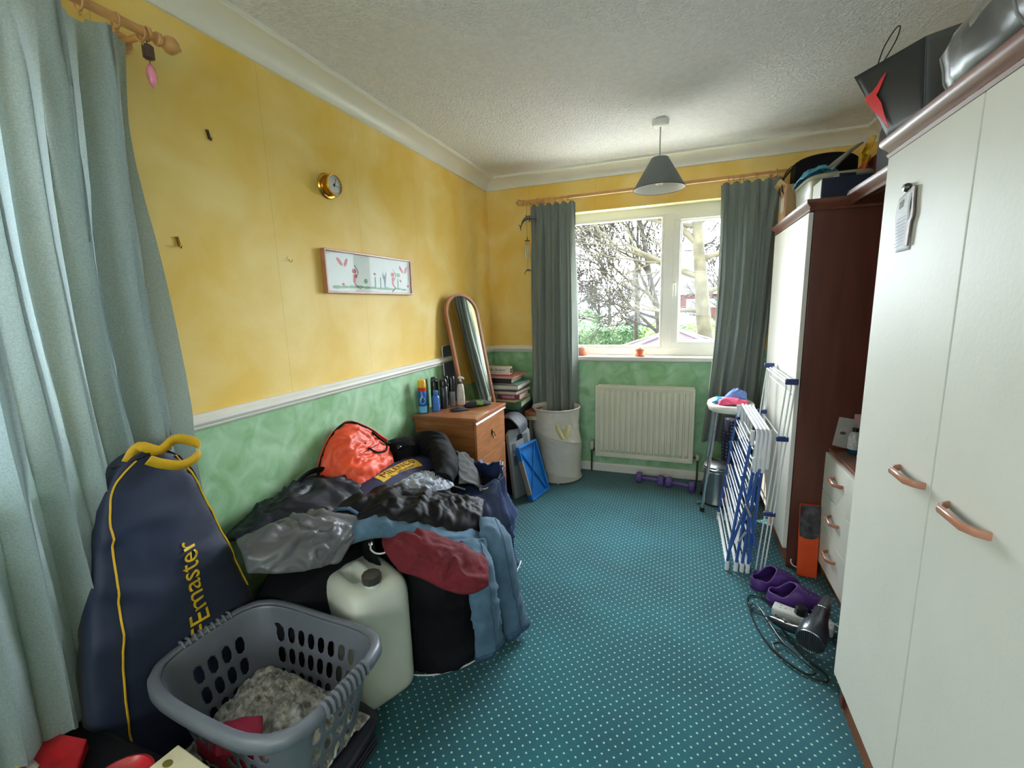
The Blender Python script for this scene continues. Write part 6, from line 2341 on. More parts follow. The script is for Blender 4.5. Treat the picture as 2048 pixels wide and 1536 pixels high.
# orange box leaning at the dark side panel
t = empty('carton', 'orange carton with black marbled top half leaning against the dark wardrobe side', 'box', (2.155, 2.43, 0))
FO = lambda x, y, z: V(2.120 + x, 2.405 - z + 0.045 * y / 0.37, y)
mb = MB()
mb.prism([(0, 0.002), (0.085, 0.002), (0.085, 0.362), (0, 0.362)], 0.0, -0.018, FO)
obj('carton_body', mb, mat('orange_card', 'DE4F1C', 0.5, 0.08, 10), t, smooth=False, bevel=0.002)
pts = [(0.0, 0.362), (0.0, 0.235)] + [(0.0425 - 0.0425 * math.cos(a), 0.215 - 0.022 * math.sin(a)) for a in [R(20 + 14 * k) for k in range(11)]] + [(0.085, 0.235), (0.085, 0.362)]
mb = MB()
mb.prism(pts, 0.0002, 0.0012, FO)
obj('marbled_panel', mb, mat('marble_print', '1B1A1C', 0.35, 0.2, 26, col2='57565A', detail=8), t, smooth=False)
mb = MB()
mb.torus((2.125, 2.432, 0.062), 0.030, 0.003, axis=(0.1, 1, 0), n=24, a0=0, a1=PI * 1.1)
obj('white_loop', mb, M_wplas, label='white plastic cable loop behind the far clog', cat='cable', ang=60)

# ------------------------------------------------------------------ power strip, hair dryer, flex
t = empty('power_strip', 'white multi socket extension block on the carpet behind the hair dryer', 'extension lead', (2.03, 2.035, 0))
a_, b_ = V(1.958, 2.068, 0), V(2.165, 1.985, 0)
dd = (b_ - a_).normalized()
rz = math.atan2(dd.y, dd.x)
mb = MB()
mb.box((a_ + b_) / 2 + V(0, 0, 0.021), ((b_ - a_).length, 0.055, 0.040), rz=rz)
obj('strip_body', mb, M_wplas, t, smooth=False, bevel=0.006)
for k in (0.16, 0.42, 0.68, 0.90):
    c = a_.lerp(b_, k)
    for q in ((-0.006, 0.010), (-0.006, -0.010), (0.012, 0.0)):
        mb = MB()
        mb.box(c + V(q[0] * math.cos(rz) - q[1] * math.sin(rz), q[0] * math.sin(rz) + q[1] * math.cos(rz), 0.0412), (0.006, 0.003, 0.0006), rz=rz)
        obj('socket_slot', mb, M_black, t, smooth=False)
c = a_.lerp(b_, 0.47)
mb = MB()
mb.lathe(c + V(0, 0, 0.0415), [(0.024, 0), (0.026, 0.006), (0.024, 0.028), (0.018, 0.034), (0, 0.034)], 10)
obj('plug', mb, M_black, label='black round plug pushed into the white extension block', cat='plug', bevel=0.001, ang=25)

t = empty('hair_dryer', 'grey and black hair dryer lying on the carpet at the foot of the near wardrobe', 'hair dryer', (2.06, 1.90, 0))
M_hd = mat('dryer_grey', '3C4048', 0.25, 0.12, 14, coat=0.3)
f_, n_ = V(2.035, 1.805, 0.080), V(2.150, 2.050, 0.118)
ax = (n_ - f_)
LL = ax.length
ax.normalize()
mb = MB()
mb.lathe(f_, [(0.045, 0.0), (0.048, 0.006), (0.051, 0.03), (0.050, 0.065), (0.040, 0.10), (0.031, 0.14), (0.027, 0.18), (0.025, 0.215), (0.020, LL - 0.02), (0.019, LL), (0.0, LL - 0.005)], 28, axis=ax)
obj('barrel', mb, M_hd, t)
mb = MB()
mb.torus(f_ + ax * 0.186, 0.0275, 0.002, axis=ax, n=28)
obj('chrome_ring', mb, M_chrome, t)
mb = MB()
mb.torus(f_ - ax * 0.001, 0.046, 0.003, axis=ax, n=36)
obj('intake_rim', mb, M_steel, t)
mb = MB()
gx, gy = basis(ax)
for k in range(-6, 7):
    w_ = math.sqrt(max(0, 0.045 ** 2 - (k * 0.0072) ** 2))
    mb.tube([f_ - ax * 0.003 + gx * (k * 0.0072) - gy * w_, f_ - ax * 0.006 + gx * (k * 0.0072), f_ - ax * 0.003 + gx * (k * 0.0072) + gy * w_], 0.0015, 5)
obj('intake_grille', mb, mat('grille_black', '26272A', 0.5), t)
hp = spline([f_ + ax * 0.055, V(2.01, 1.90, 0.055), V(1.975, 1.945, 0.035), V(1.925, 1.985, 0.030)], 20)
mb = MB()
mb.tube(hp, [0.030, 0.029, 0.027, 0.025] + [0.023] * 10 + [0.021, 0.020, 0.018, 0.015, 0.010, 0.006], 14, flat=0.85)
obj('handle', mb, mat('dryer_black', '1B1D21', 0.25, 0.1, 10, coat=0.3), t)
mb = MB()
mb.box(V(1.985, 1.932, 0.062), (0.014, 0.034, 0.006), rz=R(50))
obj('switch', mb, M_steel, t, bevel=0.002)
cable = [(1.925, 1.985, 0.028), (1.885, 2.025, 0.012), (1.860, 2.085, 0.006), (1.875, 2.150, 0.006), (1.925, 2.155, 0.006), (1.960, 2.085, 0.008), (1.965, 2.00, 0.010), (1.985, 1.90, 0.007), (2.03, 1.80, 0.006),
         (2.075, 1.735, 0.005), (2.060, 1.700, 0.005), (1.99, 1.725, 0.006), (1.925, 1.80, 0.006), (1.885, 1.90, 0.006), (1.865, 2.01, 0.007), (1.875, 2.08, 0.010), (1.905, 2.06, 0.012), (1.93, 1.96, 0.013),
         (1.96, 1.86, 0.013), (2.01, 1.78, 0.012), (2.04, 1.735, 0.010), (2.01, 1.715, 0.010), (1.95, 1.76, 0.012), (1.92, 1.83, 0.013), (1.955, 1.85, 0.014), (2.00, 1.80, 0.015)]
cordpath('flex', cable, M_black, t, 0.0032, 240)
mb = MB()
mb.tube(spline([V(2.06, 2.16, 0.006), V(2.12, 2.10, 0.02), V(2.19, 2.05, 0.006), V(2.235, 1.98, 0.006)], 30), 0.003, 6)
obj('white_cable', mb, M_wplas, label='thin white cable curving behind the near clog towards the drawers', cat='cable')

# ------------------------------------------------------------------ things on the dressing table
t = empty('plastic_bottle', 'small clear bottle with blue liquid and black cap on the dressing table', 'bottle', (2.300, 2.415, 0.6585))
c = V(2.300, 2.405, 0.6585)
mb = MB()
mb.lathe(c, [(0.022, 0), (0.025, 0.004), (0.025, 0.032)], 20)
obj('blue_liquid', mb, mat('deep_blue_liquid', '1D4A66', 0.15), t)
mb = MB()
mb.lathe(c, [(0.0252, 0.032), (0.0252, 0.085), (0.018, 0.098), (0.010, 0.103)], 20)
obj('bottle_body', mb, mat('clear_plastic', 'A9AEB2', 0.2, 0.08, 20), t)
mb = MB()
mb.lathe(c, [(0.0256, 0.020), (0.0256, 0.078)], 20, cap=False)
obj('paper_label', mb, mat('bottle_label', 'C2C3C4', 0.6, 0.35, 160), t)
mb = MB()
mb.lathe(c, [(0.012, 0.100), (0.012, 0.118), (0, 0.119)], 16)
obj('cap', mb, M_black, t)
t = empty('leaflet', 'grey printed leaflet standing upright at the back of the dressing table', 'leaflet', (2.29, 2.452, 0.6585))
mb = MB()
mb.add([V(2.225, 2.440, 0.680), V(2.30, 2.448, 0.6600), V(2.335, 2.468, 0.800), V(2.250, 2.465, 0.812)], [(0, 1, 2, 3)])
obj('sheet', mb, mat('leaflet_paper', 'A9A7A2', 0.7, 0.1, 12), t, smooth=False, solid=0.001)
mb = MB()
mb.lathe((2.265, 2.4485, 0.738), [(0.012, 0), (0.0125, 0.0008), (0, 0.001)], 20, axis=(0.05, -1, 0.2), sx=1, sy=0.6)
obj('printed_oval', mb, mat('print_dark', '4A4542', 0.7), t)
t = empty('gift_card', 'pink card with black bow print behind the leaflet on the dressing table', 'card', (2.42, 2.46, 0.6585))
mb = MB()
mb.add([V(2.31, 2.455, 0.6600), V(2.47, 2.455, 0.6600), V(2.47, 2.468, 0.825), V(2.31, 2.468, 0.828)], [(0, 1, 2, 3)])
obj('sheet', mb, mat('pink_card', 'B79AA0', 0.7, 0.12, 12), t, smooth=False, solid=0.001)
for dx in (-0.016, 0.016):
    mb = MB()
    mb.add([V(2.395, 2.4640, 0.800), V(2.395 + dx, 2.4640, 0.812), V(2.395 + dx, 2.4640, 0.790)], [(0, 1, 2)])
    obj('bow_print', mb, M_black, t, smooth=False, solid=0.0006)
t = empty('wicker_basket', 'small wicker basket holding a white bag on the dressing table', 'basket', (2.40, 2.31, 0.6585))
M_wick = mat('wicker', '8A6337', 0.7, 0.4, 90, bump=0.8, bscale=160)
mb = MB()
mb.loft([ring2((2.405, 2.315, z), 0.075 + o_, 0.055 + o_, 32, 3) for z, o_ in ((0.6585, -0.008), (0.70, 0.0), (0.742, 0.004))], cap=False)
mb.add(ring2((2.405, 2.315, 0.662), 0.066, 0.046, 32, 3), [tuple(range(32))])
obj('basket_body', mb, M_wick, t, solid=0.003, ang=50)
mb = MB()
mb.tube(ring2((2.405, 2.315, 0.743), 0.079, 0.059, 32, 3), 0.005, 7, closed=True)
obj('basket_rim', mb, M_wick, t)
cloth('white_bag', [[V(2.33, 2.30, 0.742), V(2.38, 2.26, 0.755), V(2.44, 2.27, 0.75)], [V(2.335, 2.33, 0.775), V(2.39, 2.31, 0.800), V(2.45, 2.31, 0.795)], [V(2.35, 2.36, 0.745), V(2.40, 2.36, 0.755), V(2.46, 2.35, 0.75)]],
      M_wplas, nu=24, nv=24, arch=0.012, wr=0.016, sc=16, seed=4, label='crumpled white plastic bag spilling over the wicker basket', cat='bag')
mb = MB()
mb.box((2.315, 2.32, 0.668), (0.05, 0.028, 0.018), rz=R(25))
obj('soap_box', mb, M_wplas, label='tiny white carton lying flat in front of the wicker basket', cat='box', bevel=0.002, smooth=False)

# ------------------------------------------------------------------ card and strap hanging on the near wardrobe door
t = empty('hanging_card', 'long white printed card hung on the near wardrobe door by a dark knob', 'card', (2.05, 1.44, 1.50))
FC = lambda y, z, x=0.0: V(2.0515 - x, y, z)
mb = MB()
mb.grid([[FC(1.485 - 0.075 * u, 1.618 - 0.006 - 0.132 * v + 0.018 * u * (1 - v), 0.003 + 0.004 * math.sin(v * 5)) for u in [k / 6 for k in range(7)]] for v in [k / 16 for k in range(17)]])
obj('card_sheet', mb, mat('card_paper', 'C9CBD2', 0.6, 0.06, 30, stretch=(1, 1, 8)), t, solid=0.001, ang=180)
for k in range(11):
    mb = MB()
    z_ = 1.575 - 0.0085 * k
    y_ = 1.478 - 0.004 * (k % 3)
    mb.add([FC(y_, z_, 0.0075), FC(1.425, z_ + 0.005, 0.0075), FC(1.425, z_ + 0.0065, 0.0075), FC(y_, z_ + 0.0015, 0.0075)], [(0, 1, 2, 3)])
    obj('text_line', mb, mat('faint_print', '8E919C', 0.7), t, smooth=False)
mb = MB()
mb.add([FC(1.468, 1.583, 0.0078), FC(1.444, 1.588, 0.0078), FC(1.444, 1.606, 0.0078), FC(1.468, 1.601, 0.0078)], [(0, 1, 2, 3)])
obj('printed_square', mb, mat('stamp_grey', '77756F', 0.7, 0.3, 200), t, smooth=False)
mb = MB()
mb.lathe((2.053, 1.444, 1.632), [(0.009, 0), (0.011, 0.006), (0.008, 0.014), (0, 0.015)], 18, axis=(-1, 0, 0))
obj('dark_knob', mb, mat('knob_pewter', '4B4A46', 0.3, metal=0.6), t)
mb = MB()
ol = [(1.417, 1.628), (1.399, 1.628), (1.399, 1.60), (1.394, 1.575), (1.394, 1.555), (1.402, 1.545), (1.406, 1.49), (1.420, 1.49), (1.418, 1.545), (1.424, 1.560), (1.421, 1.58), (1.416, 1.60)]
mb.prism(ol, 0.002, 0.006, lambda u, v, w_: FC(u, v, w_))
obj('wooden_strip', mb, mat('strip_brown', '6E5A4E', 0.5, 0.15, 30), label='narrow brown wooden strip hanging beside the white card on the wardrobe door', cat='strip', smooth=False, bevel=0.001)

# ------------------------------------------------------------------ things on the far wardrobe
ZW = 1.8075
t = empty('cardboard_box', 'open brown cardboard box at the far end of the far wardrobe top', 'box', (2.20, 3.26, ZW))
mb = MB()
mb.bb(2.085, 2.36, 3.155, 3.365, ZW, ZW + 0.215)
obj('box_body', mb, mat('cardboard', 'A98A63', 0.8, 0.08, 12), t, smooth=False, bevel=0.003)
mb = MB()
mb.bb(2.0835, 2.0848, 3.195, 3.295, ZW + 0.075, ZW + 0.155)
obj('address_label', mb, mat('label_white', 'BDB9B4', 0.7, 0.2, 120), t, smooth=False)
mb = MB()
mb.bb(2.0835, 2.0848, 3.172, 3.192, ZW + 0.04, ZW + 0.175)
obj('red_tape', mb, mat('tape_rose', 'A05A5E', 0.6), t, smooth=False)
mb = MB()
mb.add([V(2.085, 3.155, ZW + 0.215), V(2.05, 3.165, ZW + 0.250), V(2.05, 3.355, ZW + 0.245), V(2.085, 3.365, ZW + 0.215)], [(0, 1, 2, 3)])
obj('flap', mb, mat('cardboard', 'A98A63', 0.8, 0.08, 12), t, smooth=False, solid=0.003)
t = empty('plastic_tub', 'large cloudy cream plastic tub with its lid askew on the far wardrobe', 'tub', (2.24, 2.90, ZW))
mb = MB()
mb.loft([ring2((2.245, 2.90, z), 0.135 + o_, 0.20 + o_, 48, 4) for z, o_ in ((ZW, -0.012), (ZW + 0.01, -0.004), (ZW + 0.135, 0.006))])
obj('tub_body', mb, mat('cloudy_plastic', '8A8975', 0.35, 0.08, 6), t, ang=40)
mb = MB()
mb.loft([ring2((2.245, 2.90, z), 0.145 + o_, 0.21 + o_, 48, 4) for z, o_ in ((ZW + 0.1355, 0.0), (ZW + 0.150, 0.0), (ZW + 0.155, -0.006))])
obj('tub_lid', mb, mat('tub_lid', '94917F', 0.4), t, ang=40)
cloth('sky_blue_cloth', [[V(2.095, 2.80, ZW + 0.160), V(2.095, 2.92, ZW + 0.170), V(2.10, 3.05, ZW + 0.160)], [V(2.17, 2.78, ZW + 0.195), V(2.17, 2.92, ZW + 0.205), V(2.17, 3.04, ZW + 0.190)],
                         [V(2.25, 2.80, ZW + 0.165), V(2.25, 2.92, ZW + 0.180), V(2.25, 3.04, ZW + 0.170)]], mat('sky_cloth', '4C9DBF', 0.6, 0.15, 16), nu=30, nv=30, arch=0.010, wr=0.014, sc=12, seed=6,
      label='light blue plastic wrapping lying on the cream tub on the far wardrobe', cat='wrapping')
cloth('clear_sleeve', [[V(2.20, 2.72, ZW + 0.165), V(2.20, 2.86, ZW + 0.20), V(2.20, 3.0, ZW + 0.19)], [V(2.26, 2.72, ZW + 0.23), V(2.27, 2.86, ZW + 0.255), V(2.27, 3.0, ZW + 0.245)], [V(2.32, 2.74, ZW + 0.28), V(2.33, 2.88, ZW + 0.30), V(2.33, 3.02, ZW + 0.29)]],
      mat('smoky_plastic', '5E605C', 0.2, 0.15, 10), nu=20, nv=20, arch=0.004, wr=0.004, sc=8, seed=2,
      label='smoky clear plastic sleeve sloping up behind the light blue wrapping', cat='plastic sleeve')
mb = MB()
mb.cur = 0
t = empty('document_box', 'navy document box with white end at the near end of the far wardrobe', 'box', (2.25, 2.57, ZW))
mb = MB()
mb.bb(2.112, 2.40, 2.515, 2.66, ZW, ZW + 0.092)
obj('box_body', mb, mat('navy_box', '161B33', 0.5, 0.15, 12), t, smooth=False, bevel=0.002)
mb = MB()
mb.bb(2.1105, 2.1118, 2.52, 2.655, ZW + 0.004, ZW + 0.088)
obj('white_end', mb, M_wplas, t, smooth=False)
mb = MB()
mb.box((2.215, 2.585, ZW + 0.1045), (0.07, 0.05, 0.022), rz=R(12))
obj('navy_tin', mb, mat('navy_box', '161B33', 0.5, 0.15, 12), label='tiny navy tin lying on the navy document box', cat='tin', bevel=0.003, smooth=False)
t = empty('backpack', 'black fabric backpack with dangling straps on the cardboard box, nearest the far curtain', 'backpack', (2.26, 3.26, ZW + 0.22))
mb = MB()
rings = []
for k in range(13):
    u = k / 12
    e = math.sin(PI * (0.06 + 0.88 * u)) ** 0.15
    rings.append(ring2((2.13 + 0.30 * u, 3.255, ZW + 0.2155 + 0.078 * e), 0.092 * e, 0.078 * e, 28, 6, 0, V(0, 1, 0), V(0, 0, 1)))
mb.loft(rings)
obj('pack_body', mb, M_blk, t, ang=60)
for k in range(4):
    mb = MB()
    mb.tube(spline([V(2.135, 3.19 + 0.04 * k, ZW + 0.33), V(2.090, 3.20 + 0.04 * k, ZW + 0.300 - 0.01 * k), V(2.072, 3.215 + 0.035 * k, ZW + 0.24), V(2.078, 3.20 + 0.04 * k, ZW + 0.17 + 0.02 * (k % 2))], 16), 0.0045, 6, flat=0.5)
    obj('strap', mb, M_blk2, t)
t = empty('picture_book', 'rose pink card folder standing behind the yellow packet on the far wardrobe', 'folder', (2.33, 2.79, ZW))
mb = MB()
mb.box((2.415, 2.84, ZW + 0.115), (0.03, 0.30, 0.23), ry=R(-12))
obj('folder_body', mb, mat('rose_card', '9E5560', 0.6, 0.1, 14), t, smooth=False, bevel=0.002)
cloth('yellow_packet', [[V(2.335, 2.72, ZW + 0.165), V(2.335, 2.80, ZW + 0.170)], [V(2.345, 2.73, ZW + 0.23), V(2.345, 2.80, ZW + 0.245)], [V(2.37, 2.74, ZW + 0.300), V(2.37, 2.78, ZW + 0.310)]],
      mat('yellow_foil', 'D2A42A', 0.25, 0.25, 30), nu=16, nv=20, arch=0.006, wr=0.012, sc=16, seed=3, label='crinkled yellow foil packet leaning on the rose folder', cat='packet')
cloth('orange_scrap', [[V(2.325, 2.70, ZW + 0.155), V(2.325, 2.80, ZW + 0.160)], [V(2.32, 2.70, ZW + 0.185), V(2.32, 2.80, ZW + 0.180)]], mat('orange_card', 'DE4F1C', 0.5, 0.08, 10), nu=12, nv=12, arch=0.004, wr=0.006, sc=16, seed=3,
      label='small orange wrapper below the yellow foil packet', cat='wrapper')
t = empty('suitcase', 'soft charcoal suitcase on top of the dressing unit between the wardrobes', 'suitcase', (2.42, 2.25, 1.84))
mb = MB()
rings = []
for k in range(15):
    u = k / 14
    e = math.sin(PI * (0.05 + 0.9 * u)) ** 0.25
    rings.append(ring2((2.43, 2.02 + 0.42 * u, 1.823 + 0.125 * e), 0.19 * e, 0.125 * e, 32, 5, 0, V(1, 0, 0), V(0, 0, 1)))
mb.loft(rings)
obj('case_body', mb, mat('charcoal_fabric2', '34373A', 0.8, 0.1, 40, bump=0.3, bscale=240), t, ang=60)
mb = MB()
mb.tube(ring2((2.43, 2.03, 1.948), 0.188, 0.122, 32, 5, 0, V(1, 0, 0), V(0, 0, 1)), 0.005, 6, closed=True)
obj('piping', mb, M_black, t)

# ------------------------------------------------------------------ bags on the near wardrobe
ZN = 1.7945
t = empty('carrier_bag', 'big black paper carrier bag with red swoosh at the far end of the near wardrobe', 'bag', (2.20, 1.52, ZN))
M_pb = mat('matte_black_card', '1E1F1F', 0.55, 0.1, 6)
A1, B1 = V(2.062, 1.440, ZN + 0.002), V(2.215, 1.50, ZN + 0.002)
T0, T1, U0, U1 = V(1.988, 1.720, 2.005), V(2.076, 1.515, 1.996), V(2.16, 1.765, 2.02), V(2.190, 1.605, 2.050)


def quad(a, b, c_, d_, n=10, bow=0.0, nrm=V(0, 0, 0)):
    return [[a.lerp(b, i / n).lerp(d_.lerp(c_, i / n), j / n) + nrm * bow * math.sin(PI * i / n) * math.sin(PI * j / n) for i in range(n + 1)] for j in range(n + 1)]


bl_ = V(2.060, 1.655, ZN + 0.02)
mb = MB()
mb.grid(quad(V(2.045, 1.60, ZN + 0.002), A1, T1, T0, bow=0.002, nrm=V(-1, 0.2, 0)))
obj('front_panel', mb, M_pb, t, solid=0.0015, ang=180)
mb = MB()
mb.grid(quad(V(2.19, 1.60, ZN + 0.002), V(2.045, 1.60, ZN + 0.002), T0, U0, bow=-0.010, nrm=V(0, 1, 0)))
obj('side_panel', mb, M_pb, t, solid=0.0015, ang=180)
mb = MB()
mb.grid(quad(A1, B1, U1, T1, bow=0.0, nrm=V(0, 1, 0)))
obj('side_panel', mb, mat('grey_board', '55585A', 0.6, 0.1, 6), t, solid=0.0015, ang=180)
mb = MB()
mb.grid(quad(B1, V(2.19, 1.60, ZN + 0.002), U0, U1))
obj('back_panel', mb, M_pb, t, solid=0.0015, ang=180)
# red swoosh printed across the corner
def onfront(u, v, o_=0.0035):
    a = V(2.045, 1.60, ZN + 0.002).lerp(A1, u)
    b = T0.lerp(T1, u)
    return a.lerp(b, v) + V(-1, -0.4, 0) * o_


M_red2 = mat('print_red', 'D8262F', 0.5, 0.1, 14)
mb = MB()
L1_ = [(0.0, 0.60), (0.02, 0.45), (0.08, 0.30), (0.13, 0.18), (0.17, 0.08)]
R1_ = [(0.20, 0.60), (0.235, 0.45), (0.205, 0.30), (0.185, 0.18), (0.18, 0.08)]
mb.grid([[onfront(a[0] + (b[0] - a[0]) * k / 4, a[1]) for k in range(5)] for a, b in zip(L1_, R1_)])
obj('red_swoosh', mb, M_red2, t, smooth=False, solid=0.0008)
mb = MB()
mb.grid([[onfront(*a), onfront(*b)] for a, b in (((0.0, 0.59), (0.01, 0.63)), ((0.20, 0.585), (0.16, 0.655)), ((0.27, 0.62), (0.27, 0.70)), ((0.36, 0.70), (0.36, 0.76)), ((0.46, 0.80), (0.455, 0.81)))])
obj('red_swoosh', mb, M_red2, t, smooth=False, solid=0.0008)
cordpath('cord_handle', [T0.lerp(T1, 0.36) + V(0, 0, -0.01), V(2.035, 1.66, 2.045), V(2.058, 1.665, 2.088), V(2.066, 1.655, 2.088), V(2.052, 1.635, 2.045), T0.lerp(T1, 0.42) + V(0, 0, -0.01)], M_black, t, 0.0016, 40)

t = empty('zipped_cover', 'transparent plastic storage bag packed with dark bedding on the near wardrobe top', 'storage bag', (2.28, 1.05, ZN))
mb = MB()
rings = []
for k in range(26):
    u = k / 25
    y = 1.392 - 0.76 * u
    e = math.sin(PI * min(1, 0.05 + 0.92 * u)) ** 0.22
    xl, hh_ = 2.085, (0.20 + 0.08 * min(1, u * 2)) * e
    line = []
    for j in range(36):
        a = 2 * PI * j / 36
        x = 2.315 + math.copysign(abs(math.cos(a)) ** 0.5, math.cos(a)) * (0.235 * (0.86 + 0.14 * e))
        z = ZN + hh_ / 2 + 0.003 + math.copysign(abs(math.sin(a)) ** 0.55, math.sin(a)) * hh_ / 2
        p = V(x, y, z)
        p += V(math.cos(a), 0, math.sin(a)) * 0.010 * wrinkle((x, y, z), 7, 5)
        p.z = max(ZN + 0.001, p.z)
        line.append(p)
    rings.append(line)
mb.loft(rings)
obj('dark_bedding', mb, mat('charcoal_bedding', '24272C', 0.7, 0.35, 7, bump=0.3, bscale=30), t, ang=180, fix=True)


def film_material():
    m = bpy.data.materials.new('clear_film')
    m.use_nodes = True
    nt = m.node_tree
    N, L = nt.nodes, nt.links
    for n in list(N):
        if n.type != 'OUTPUT_MATERIAL':
            N.remove(n)
    out = [n for n in N if n.type == 'OUTPUT_MATERIAL'][0]
    tr = N.new('ShaderNodeBsdfTransparent')
    tr.inputs[0].default_value = (0.86, 0.87, 0.86, 1)
    gl = N.new('ShaderNodeBsdfGlossy')
    gl.inputs['Roughness'].default_value = 0.35
    mx = N.new('ShaderNodeMixShader')
    L.new(schlick(nt, 0.08), mx.inputs[0])
    L.new(tr.outputs[0], mx.inputs[1])
    L.new(gl.outputs[0], mx.inputs[2])
    L.new(mx.outputs[0], out.inputs[0])
    return m


M_film = film_material()
mb = MB()
rings2 = []
for k, r_ in enumerate(rings):
    c = sum(r_, Vector()) / len(r_)
    rings2.append([c + (p - c) * 1.05 + V(-0.006, 0.012 if k == 0 else 0, 0.004) for p in r_])
for r_ in rings2:
    for p in r_:
        p.z = max(ZN + 0.0005, p.z)
mb.loft(rings2)
obj('clear_cover', mb, M_film, t, ang=180, fix=True)
for k in (0, 8):
    mb = MB()
    mb.tube(rings2[k], 0.003, 5, closed=True)
    obj('welded_seam', mb, mat('seam_grey', '7C7F80', 0.4), t)

# ------------------------------------------------------------------ window sill things
M_terra = mat('terracotta', 'C4714F', 0.7, 0.1, 20)
M_pink = mat('terracotta_pink', 'D08A74', 0.7, 0.08, 20)
t = empty('plant_saucer', 'long terracotta saucer at the left end of the window sill', 'saucer', (0.75, 3.63, 0.957))
mb = MB()
mb.loft([ring2((0.748, 3.632, z), 0.075 + o_, 0.034 + o_, 36, 3.5) for z, o_ in ((0.9575, -0.01), (0.962, 0.0), (0.976, 0.004), (0.976, 0.0), (0.966, -0.005), (0.965, -0.02))])
obj('saucer_body', mb, M_terra, t)
for k, (x, lb) in enumerate(((0.715, 'round pink terracotta pot half hidden by the left curtain on the sill'), (0.785, 'round pink terracotta pot standing clear of the left curtain on the sill'))):
    t = empty('plant_pot', lb, 'plant pot', (x, 3.632, 0.9665))
    mb = MB()
    mb.lathe((x, 3.632, 0.9665), [(0.022, 0), (0.030, 0.010), (0.0335, 0.030), (0.032, 0.050), (0.026, 0.062), (0.022, 0.064), (0.022, 0.058), (0.026, 0.050), (0.0, 0.045)], 28)
    obj('pot_body', mb, M_pink, t)
mb = MB()
mb.add([V(0.66, 3.575, 0.9582), V(0.81, 3.572, 0.9582), V(0.83, 3.61, 0.9582), V(0.68, 3.615, 0.9582)], [(0, 1, 2, 3)])
obj('envelope', mb, mat('lilac_paper', 'C7C5DD', 0.7), label='flat lilac envelope on the sill in front of the terracotta saucer', cat='envelope', smooth=False, solid=0.0012)
t = empty('plant_saucer', 'small round terracotta saucer in the middle of the window sill', 'saucer', (1.240, 3.62, 0.957))
mb = MB()
mb.lathe((1.240, 3.620, 0.9575), [(0.030, 0), (0.040, 0.003), (0.044, 0.012), (0.041, 0.012), (0.036, 0.005), (0.0, 0.004)], 28)
obj('saucer_body', mb, M_terra, t)
t = empty('plant_pot', 'small tapered terracotta pot with woolly cactus in the middle of the window sill', 'plant pot', (1.240, 3.62, 0.962))
mb = MB()
mb.lathe((1.240, 3.620, 0.962), [(0.021, 0), (0.028, 0.034), (0.032, 0.034), (0.034, 0.054), (0.030, 0.054), (0.029, 0.046), (0, 0.044)], 28)
obj('pot_body', mb, M_terra, t)
mb = MB()
rr = []
for i in range(9):
    a = PI / 2 * i / 8
    rr.append((0.027 * math.cos(a) + 0.0005, 0.044 + 0.032 * math.sin(a)))
mb.lathe((1.240, 3.620, 0.962), rr, 20)
for k in range(70):
    a, b = rnd.random() * 2 * PI, rnd.random() * PI / 2
    d = V(math.cos(a) * math.cos(b), math.sin(a) * math.cos(b), math.sin(b))
    p = V(1.240, 3.620, 1.008) + d * 0.027
    mb.tube([p, p + d * 0.008], 0.0005, 3)
obj('cactus', mb, mat('woolly_white', 'D5DAD6', 0.9), t)
t = empty('suncatcher', 'small green leaf shaped suncatcher stuck to the window glass', 'ornament', (1.01, 3.728, 1.15))
mb = MB()
mb.tube([V(1.012 + 0.018 * math.cos(a) * (1 - 0.25 * math.sin(a)), 3.725, 1.185 + 0.024 * math.sin(a)) for a in [2 * PI * k / 24 for k in range(24)]], 0.0015, 5, closed=True)
mb.tube([V(1.012, 3.725, 1.163), V(1.012, 3.725, 1.208)], 0.0010, 5)
obj('leaf_outline', mb, mat('olive_wire', '9A9A3C', 0.4), t)
mb = MB()
mb.lathe((1.012, 3.7285, 1.212), [(0.004, 0.0), (0.006, 0.005)], 12, axis=(0, 1, 0))
obj('suction_cup', mb, M_wplas, t)

# ------------------------------------------------------------------ outside
GZ = -1.9
mb = MB()
rows = [[V(-60 + 140 * i / 20, 4.2 + 120 * (j / 30) ** 1.6, GZ + 0.12 * noise.noise(Vector((i * 0.7, j * 0.7, 0)))) for i in range(21)] for j in range(31)]
mb.grid(rows)
mgr = mat('lawn_grass', '46502C', 0.95, 0.35, 2.5, bump=1.0, bscale=30, col2='5C6440')
g_ = obj('ground', mb, mgr, kind='structure', ang=180)
mb = MB()
mb.bb(-6, 9, 3.9, 10.6, GZ - 0.1, GZ + 0.14)
obj('bounce_slab', mb, mat('bounce_pale', 'C4BDB0', 0.9, 0.1, 2), kind='structure', smooth=False)  # unseen pale slab added to bounce daylight up onto the ceiling
M_bark = mat('pale_bark', '55503F', 0.95, 0.3, 3, bump=1.0, bscale=9)
M_bark2 = mat('grey_bark', '403B36', 0.95, 0.3, 5)
M_bark3 = mat('far_bark', '4C4A48', 0.95, 0.2, 5)


